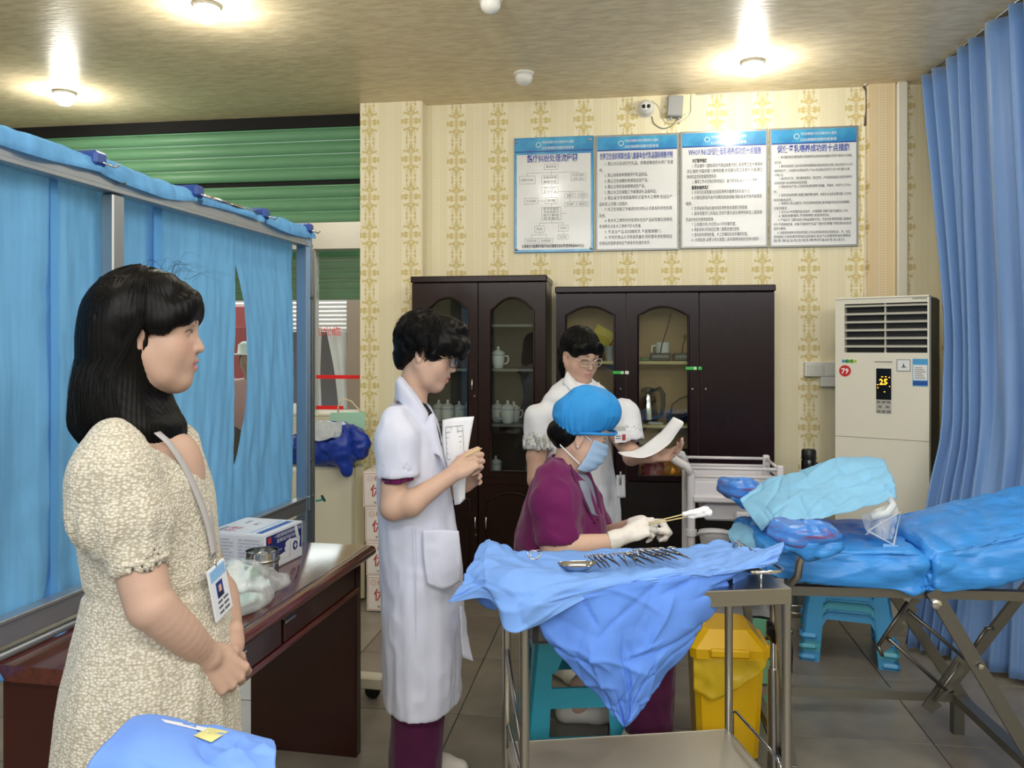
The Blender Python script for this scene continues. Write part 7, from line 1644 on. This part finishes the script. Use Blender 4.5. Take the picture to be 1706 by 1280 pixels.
for q in (-.09, .09): shoe(w3, (c3[0]+rt[0]*q, c3[1]+rt[1]*q), f3, mat('white_shoe', '#ded8ce', .4))
TUN = cotton('white_tunic_cotton', '#d6d8de', var=.02)
S = SDF((.0, 3.36, .5), (.66, 4.04, 1.42), .0075); ya3 = math.atan2(f3[1], f3[0])
sa = [sR+(0, 0, .0), P(900, 700, 3.66), P(897, 742, 3.635)]; S.chain([t3(p) for p in sa], [.055, .068, .07], .03); sb = [sL+(0, 0, .0), P(1041, 690, 3.7), P(1050, 732, 3.63)]; S.chain([t3(p) for p in sb], [.055, .064, .066], .03)
S.cone(P(897, 735, 3.635), P(894, 790, 3.61), .06, .062, .004, 's'); S.cone(P(1049, 724, 3.64), P(1056, 775, 3.58), .056, .058, .004, 's')
S.cut(P(897, 746, 3.635), (0, 0, -1), (.0, 3.4, .95), (.3, 3.9, 1.15)); S.cut(P(1050, 738, 3.63), (.2, -.2, -1), (.38, 3.4, .95), (.7, 3.8, 1.15))
S.column([(.55, c3[0]+.01, c3[1], .155, .21), (.8, c3[0]+.01, c3[1], .15, .2), (.95, c3[0], c3[1], .135, .18), (1.08, c3[0], c3[1], .13, .168), (1.2, c3[0], c3[1], .13, .175), (1.275, c3[0], c3[1], .105, .175), (1.32, c3[0], c3[1], .085, .13), (1.36, c3[0], c3[1]+.01, .062, .07)], .02, yaw=ya3, fold=lambda th, z: np.clip((1.0-z)*3, 0, 1)*.014*np.sin(th*9))
S.cone(H3.pt(0, .02, -.1), np.array(P(966, 664, Y3)), .06, .04, .01, 's')
S.cone((c3[0], c3[1], .5), (c3[0], c3[1], .6), .12, .12, .01, 's')
put(S, 'tunic', TUN, w3, wrinkle(.0055, 18, 18, 8, 0, 3), 1)
cf = c3+f3*.07
patch('collar', [[P(938, 640, 3.66), P(950, 650, 3.62), P(968, 668, 3.6)], [P(943, 622, 3.68), P(955, 640, 3.64), P(972, 660, 3.61)], [P(950, 616, 3.71), P(962, 640, 3.66), P(974, 656, 3.63)]], TUN, w3, (16, 12), .001)
patch('collar', [[P(1000, 645, 3.66), P(996, 655, 3.63), P(978, 668, 3.6)], [P(998, 636, 3.7), P(990, 648, 3.65), P(976, 660, 3.62)]], TUN, w3, (12, 8), .001)
S = SDF((.0, 3.5, 1.0), (.24, 3.78, 1.16), .005); S.cone(P(896, 735, 3.63), P(896, 748, 3.625), .064, .062, .01); S.cone(P(896, 745, 3.63), P(895, 790, 3.61), .05, .05, .003, 's'); S.cut(P(896, 748, 3.62), (0, 0, -1), (.0, 3.4, .95), (.25, 3.8, 1.1)); put(S, 'lace_frill', mat('grey_lace', '#8b8d88', .7, col2='#c9cbc6', vscale=90), w3, lambda v: .006*np.sin(v[:, 0]*170+v[:, 1]*150))
S = SDF((c3[0]-.25, c3[1]-.25, .05), (c3[0]+.25, c3[1]+.25, .75), .011)
for q in (-.09, .09): S.chain([(c3[0]+rt[0]*q, c3[1]+rt[1]*q, .7), (c3[0]+rt[0]*q, c3[1]+rt[1]*q, .1)], [.095, .08], .01)
S.cut((0, 0, .085), (0, 0, -1), (c3[0]-.3, c3[1]-.3, 0), (c3[0]+.3, c3[1]+.3, .1)); put(S, 'trousers', TUN, w3, wrinkle(.006, 12, 12, 5))
bd = MB(); q0 = P(1034, 728, 3.55); R3 = Matrix(frame(nrm((.45, -.9, 0))).tolist())
def card3(c_, d, m, nm, par):
    mb = MB(); mb.box(c_, d); mb.v = [tuple(q0-w3.location+R3 @ Vector((v[0], -v[1], v[2]))) for v in mb.v]; return mb.build(nm, m, par)
card = card3((0, 0, 0), (.062, .004, .05), mat('badge_white'), 'badge', w3); card3((-.015, -.003, -.003), (.018, .001, .026), mat('badge_photo_red', '#a5443f', .5), 'badge_photo', card); card3((.014, -.003, .004), (.026, .001, .004), TXT, 'badge_line', card); card3((.014, -.003, -.006), (.026, .001, .004), TXT, 'badge_line', card)
card3((0, 0, .035), (.05, .005, .018), mat('badge_clip_grey', '#aeb3b0', .4), 'badge_clip', card)
patch('chest_pocket', [[P(1027, 792, 3.535), P(1041, 791, 3.56)], [P(1028, 830, 3.535), P(1042, 829, 3.56)]], TUN, w3, (8, 8), 0); MB().tube([P(1034, 786, 3.53)-w3.location, P(1034, 808, 3.528)-w3.location], .004, 8).build('pen', mat('pen_grey', '#9fa4a8', .3, .6), w3, True)
MB().tube([np.array(P(1066, 757, 3.515))-np.array(w3.location)+.029*np.array((.15*math.cos(a), .6*math.cos(a), 0))+.029*np.array((0, 0, math.sin(a))) for a in [2*PI*i/20 for i in range(20)]], .003, 6, closed=True).build('bracelet', CHROME, w3, True)
S = SDF((.1, 3.5, 1.3), (.5, 3.92, 1.66), .0046)
S.ell(H3.pt(0, -.016, .048), np.array((.086, .106, .092))*H3.k, H3.R, .01); S.ell(H3.pt(0, -.06, -.01), np.array((.066, .05, .07))*H3.k, H3.R, .03); S.ell(H3.pt(0, .115, -.05), np.array((.12, .075, .1))*H3.k, H3.R, .01, 's')
for q in (-1, 1): S.ell(H3.pt(q*.082, .005, -.005), np.array((.028, .03, .03))*H3.k, H3.R, .006, 's')
S.ell(H3.pt(.038, .078, .066), np.array((.036, .022, .03))*H3.k, H3.R, .015); S.ell(H3.pt(-.034, .08, .064), np.array((.038, .022, .034))*H3.k, H3.R, .015); S.ell(H3.pt(.062, .05, .045), np.array((.016, .03, .034))*H3.k, H3.R, .015); S.ell(H3.pt(-.06, .06, .035), np.array((.018, .03, .04))*H3.k, H3.R, .015)
S.chain([H3.pt(0, -.11, .03), H3.pt(0, -.135, -.02), H3.pt(0, -.12, -.1), H3.pt(.0, -.1, -.16)], [.026, .03, .024, .01], .02)
put(S, 'hair', HAIR, w3, lambda v: .002*vnoise(v*np.array((60, 60, 20)))+.003*vnoise(v*20))
strands('hair_strands', tufts(H3, 1000, (.089, .11, .095), (0, -.016, .048), .7, 2*PI-.7, .3, .0, 8, .2, 1.5), HAIRS, w3, .0007, .0003); strands('fringe_strands', tufts(H3, 500, (.09, .118, .096), (0, -.016, .048), -.65, .65, .5, .02, 9, .3, .95), HAIRS, w3, .0007, .0003)
glasses(H3, w3, mat('pale_gold_frame', '#cdbfae', .3, .5), mat('pale_gold_frame'), .027, .019, .002)
t = thing('paper_sheet', 'curled white sheet of paper held by the woman in pale glasses', 'paper', P(1085, 740, 3.4), 0)
under(sheet('sheet_cloth' if False else 'sheet', PW([[(1029, 753, 3.46), (1062, 748, 3.5), (1098, 722, 3.52), (1122, 695, 3.5)], [(1034, 757, 3.38), (1068, 756, 3.4), (1106, 735, 3.42), (1137, 702, 3.42)], [(1042, 760, 3.3), (1076, 762, 3.32), (1112, 742, 3.34), (1138, 707, 3.36)]]), 30, 14, PAPER, .001, 10, .0008), t)

# ------------------------------------------------------------------ seated woman in plum scrubs, cap, mask and gloves
Y4 = 3.05
w4 = thing('person', 'seated woman in plum scrubs, blue cap, face mask and white gloves', 'person', (P(925, 900, Y4).x, Y4, 0), 0)
H4 = Head(P(966, 730, Y4), (math.cos(.05), math.sin(.05), -.42), .97)
S = SDF((-.02, 2.72, 0), (.78, 3.45, 1.4), .013, [(.72, .98), (1.02, 1.36)], .0038)
H4.sculpt(S, P(938, 800, Y4), .05)
S.cone(P(924, 832, Y4-.14), P(924, 832, Y4+.14), .042, .042, .03); S.cone(P(938, 800, Y4), P(930, 860, Y4), .055, .08, .04)
hx = P(905, 1000, Y4); S.chain([(P(920, 1, Y4).x, Y4, .98), (P(912, 1, Y4).x, Y4, .7), (hx.x, Y4, .58)], [.08, .085, .09], .04)
kn = P(1094, 1, 2.98).x
S.chain([(hx.x, Y4-.09, .55), (kn, 2.98, .52), (kn-.06, 2.97, .1)], [.085, .055, .036], .02); S.chain([(hx.x, Y4+.09, .55), (kn-.03, 3.16, .5), (P(965, 1, 3.25).x, 3.25, .14)], [.085, .055, .036], .02)
S.cone((P(965, 1, 3.25).x, 3.25, .14), (P(965, 1, 3.25).x-.01, 3.25, .07), .036, .036, .02); S.cone((P(965, 1, 3.25).x-.02, 3.25, .06), (P(965, 1, 3.25).x+.07, 3.25, .04), .033, .03, .02); S.cone((kn-.06, 2.97, .06), (kn+.02, 2.97, .035), .034, .028, .02)
eN = P(917, 903, 2.84); S.limb([P(915, 835, 2.9), eN, P(945, 910, 2.82), P(1018, 903, 2.83)], [.05, .043, .042, .028])
S.chain([t3(p) for p in (P(935, 835, 3.2), P(985, 900, 3.24), P(1005, 895, 3.2), P(1066, 872, 2.98))], [.05, .042, .04, .026], .014)
o = S.build('body', SKIN, None); paint(o, lambda v: H4.colors(v, SK2)); under(o, w4); H4.eyes(w4, .6)
shoe(w4, (P(965, 1, 3.25).x-.01, 3.25), (1, 0, 0), mat('white_slipper', '#d9d4cc', .5)); shoe(w4, (kn-.06, 2.97), (1, 0, 0), mat('white_slipper'))
# gloves
GLV = mat('white_latex', '#ded9d2', .42, spec=.5, bump=.06, bscale=110, sss=.05)
S = SDF((.3, 2.7, .72), (.7, 3.15, .98), .0034)
wN = P(1040, 893, 2.83); S.chain([t3(P(1014, 903, 2.83)), t3(P(1026, 898, 2.83)), t3(wN)], [.034, .031, .027], .01); S.cut(P(1015, 903, 2.83), (-.95, 0, -.22), (.3, 2.7, .7), (.38, 2.95, .95))
hand(S, wN, (.86, .02, .34), (-.25, -.75, .55), -1, .97, [(38, 45, 25), (48, 50, 28), (55, 55, 30), (60, 55, 30)], [(.35, .9, -.25), (.0, .95, -.35), (-.1, .9, -.4)], .02, 1.12)
wF = P(1066, 872, 2.98); S.chain([t3(P(1052, 878, 3.04)), t3(wF)], [.031, .027], .01)
hand(S, wF, (.86, -.35, .12), (.05, .15, 1), 1, .97, [(55, 65, 35), (62, 70, 38), (66, 72, 40), (68, 70, 38)], [(.4, .85, -.35), (.05, .95, -.3), (-.1, .95, -.3)], .02, 1.12)
put(S, 'gloves', GLV, w4, lambda v: .0012*vnoise(v*70))
S = SDF((-.02, 2.68, .48), (.55, 3.45, 1.24), .0072)
sc_ = [(.5, P(905, 1, Y4).x, Y4, .15, .2), (.6, P(908, 1, Y4).x, Y4, .155, .2)]+px2([(935, 856, 1008, .195), (900, 857, 1009, .19), (860, 866, 1006, .185), (825, 878, 997, .18), (797, 890, 984, .165), (775, 904, 972, .12), (758, 918, 958, .08)], Y4)
S.chain([t3(p) for p in (P(922, 800, 2.93), P(922, 835, 2.885), P(930, 893, 2.85))], [.065, .082, .083], .04); S.chain([t3(p) for p in (P(945, 800, 3.17), P(965, 840, 3.21), P(985, 880, 3.22))], [.065, .08, .08], .04)
S.cone(P(930, 893, 2.85), P(936, 950, 2.82), .068, .072, .004, 's'); S.cut(P(930, 903, 2.85), (.1, 0, -1), (.0, 2.68, .68), (.35, 3.04, .86)); S.cut(P(985, 893, 3.22), (.1, 0, -1), (.0, 3.06, .68), (.5, 3.4, .86))
S.column(sc_, .03)
S.cone(H4.pt(0, 0, -.08), np.array(P(942, 772, Y4)), .066, .058, .01, 's'); S.cone(P(968, 760, 2.985), P(1003, 852, 2.99), .06, .018, .01, 's')
put(S, 'scrub_top', SCRUB, w4, wrinkle(.009, 12, 12, 9, 0, 5), 2)
o_ = [c for c in w4.children if c.name.startswith('scrub_top')][0]
def on_scrub(rows, off): return [surface(o_, w4.location, r, off) for r in rows]
patch('undershirt', on_scrub([[(957, 774), (967, 776), (976, 780)], [(964, 803), (976, 804), (988, 808)], [(975, 832), (985, 834), (995, 838)], [(986, 858), (991, 859), (996, 860)]], .0025), mat('grey_undershirt', '#7d8493', .8), w4, (10, 20), 0, .001)
for pts in (((938, 757), (946, 768), (953, 782), (961, 806), (972, 834), (984, 858), (992, 872)), ((971, 768), (980, 788), (991, 812), (998, 842), (995, 866))):
    q_ = surface(o_, w4.location, pts, .004); MB().tube(catmull(np.array([t3(x) for x in q_])-np.array(w4.location), 30), .0045, 6).build('neck_band', mat('dark_plum_band', '#571445', .8), w4, True)
S = SDF((.0, 2.72, .06), (.76, 3.4, .7), .01)
S.chain([(hx.x, Y4-.09, .56), (kn, 2.98, .52), (kn-.03, 2.97, .13)], [.115, .085, .085], .03); S.chain([(hx.x, Y4+.09, .56), (kn-.03, 3.16, .5), (P(985, 1, 3.25).x+.05, 3.25, .24)], [.115, .085, .07], .03); S.ell((hx.x-.01, Y4, .56), (.15, .2, .11), None, .04)
S.cut((0, 0, .1), (0, 0, -1), (.3, 2.7, 0), (.8, 3.12, .15)); put(S, 'trousers', PLUM, w4, wrinkle(.008, 12, 12, 6))
# cap, mask, hair
CAPM = mat('blue_cap_nonwoven', '#2f8fd8', .6, spec=.3, var=.06, vscale=12, transl=.05)
S = SDF((.1, 2.85, 1.15), (.5, 3.26, 1.4), .0045)
S.ell(t3(P(981, 686, Y4)), (.118, .106, .094), None, .01); S.ell(H4.pt(0, -.03, .055), np.array((.094, .1, .085))*H4.k, H4.R, .03); S.cut(P(980, 719, Y4), (.05, 0, -1), (.1, 2.8, 1.1), (.5, 3.3, 1.22), .01)
S.ell(H4.pt(0, -.01, -.01), np.array((.07, .09, .075))*H4.k, H4.R, .004, 's')
def capf(v):
    a = np.arctan2(v[:, 1]-Y4, v[:, 0]-P(980, 1, Y4).x); h = (v[:, 2]-P(0, 718, Y4).z)/.17
    return .003*np.sin(a*34+3*np.sin(a*5))*np.exp(-np.clip(h, 0, 2)*5)+.006*crease(v, 9)
put(S, 'surgical_cap', CAPM, w4, capf)
MB().tube([P(981, 719, Y4)+Vector((.107*math.cos(a)-.004, .097*math.sin(a), .002*math.sin(3*a)-.004*math.cos(a)))-w4.location for a in [2*PI*i/40 for i in range(40)]], .0055, 8, closed=True).build('cap_band', CAPM, w4, True)
def mk_(u, v):
    a = (u-.5)*2.3; z = .018-.128*v; r = .092+.032*math.cos(a*1.1)*math.sin(PI*min(1, .1+v*.9))**.6+.004*(1-v); pl = .0022*math.sin(v*PI*8)
    return Vector(H4.pt((.081+.004*v)*math.sin(a)*1.02, -.002+(r+pl)*math.cos(a)*1.0-.012*v*v, z))-w4.location
o = MB().grid(mk_, 40, 40).build('face_mask', mat('pale_blue_mask', '#a9c8ea', .7, transl=.1), w4, True, fix=False); md = o.modifiers.new('t', 'SOLIDIFY'); md.thickness = .002
for q in (-1, 1):
    for a, b in (((q*.058, .05, .004), (q*.08, -.018, .03)), ((q*.062, .032, -.09), (q*.058, -.07, -.05))): ribbon('mask_tie', [Vector(H4.pt(*a)), Vector(H4.pt(*(np.array(a)*.5+np.array(b)*.5+np.array((q*.008, 0, 0))))), Vector(H4.pt(*b))], .007, mat('white_tie', '#dfe3ea', .7), w4, (0, .3, 1))
S = SDF((.05, 2.9, 1.05), (.42, 3.2, 1.3), .0045); S.ell(H4.pt(0, -.06, .0), np.array((.078, .06, .07))*H4.k, H4.R, .02); S.ell(H4.pt(0, -.104, -.01), np.array((.045, .028, .034))*H4.k, H4.R, .02)
for q in (-1, 1): S.ell(H4.pt(q*.085, -.0, -.005), np.array((.03, .03, .035))*H4.k, H4.R, .006, 's')
put(S, 'hair', HAIR, w4, lambda v: .002*vnoise(v*50))
MB().lathe([(.003, 0), (.004, .003), (.002, .006), (0, .006)], 10, Vector(H4.pt(.083, -.008, -.03))-w4.location, (0, -1, 0)).build('earring', PORC, w4, True)
# swab forceps in the gloved hands
a_, b_ = P(1090, 871, 2.80), P(1152, 857, 2.78)
t = thing('swab_stick', 'pair of wooden swab sticks with white cotton heads in the gloved hands', 'swab', a_, 0)
for k in (-1, 1): MB().tube([Vector((-.02, 0, -.004+.003*k)), b_-a_+Vector((0, 0, .006*k))], .0024, 6).build('stick', mat('swab_wood', '#d9c48d', .6), t, True)
for k, (x0, x1, dz) in enumerate(((1140, 1176, .004), (1150, 1180, -.006))):
    S = SDF(tuple(P(1130, 870, 2.79)), tuple(P(1190, 840, 2.79)+Vector((0, .1, 0))), .004); S.ax[1] = np.arange(2.74, 2.82, .004); S.d = np.full([len(a) for a in S.ax], 1., np.float32)
    S.cone(P(x0, 859-dz*400, 2.78), P(x1, 852-dz*400, 2.78), .009, .014, .01); put(S, 'cotton_head', mat('white_cotton', '#efeff0', .9), t, lambda v: .003*vnoise(v*90))

street_person()
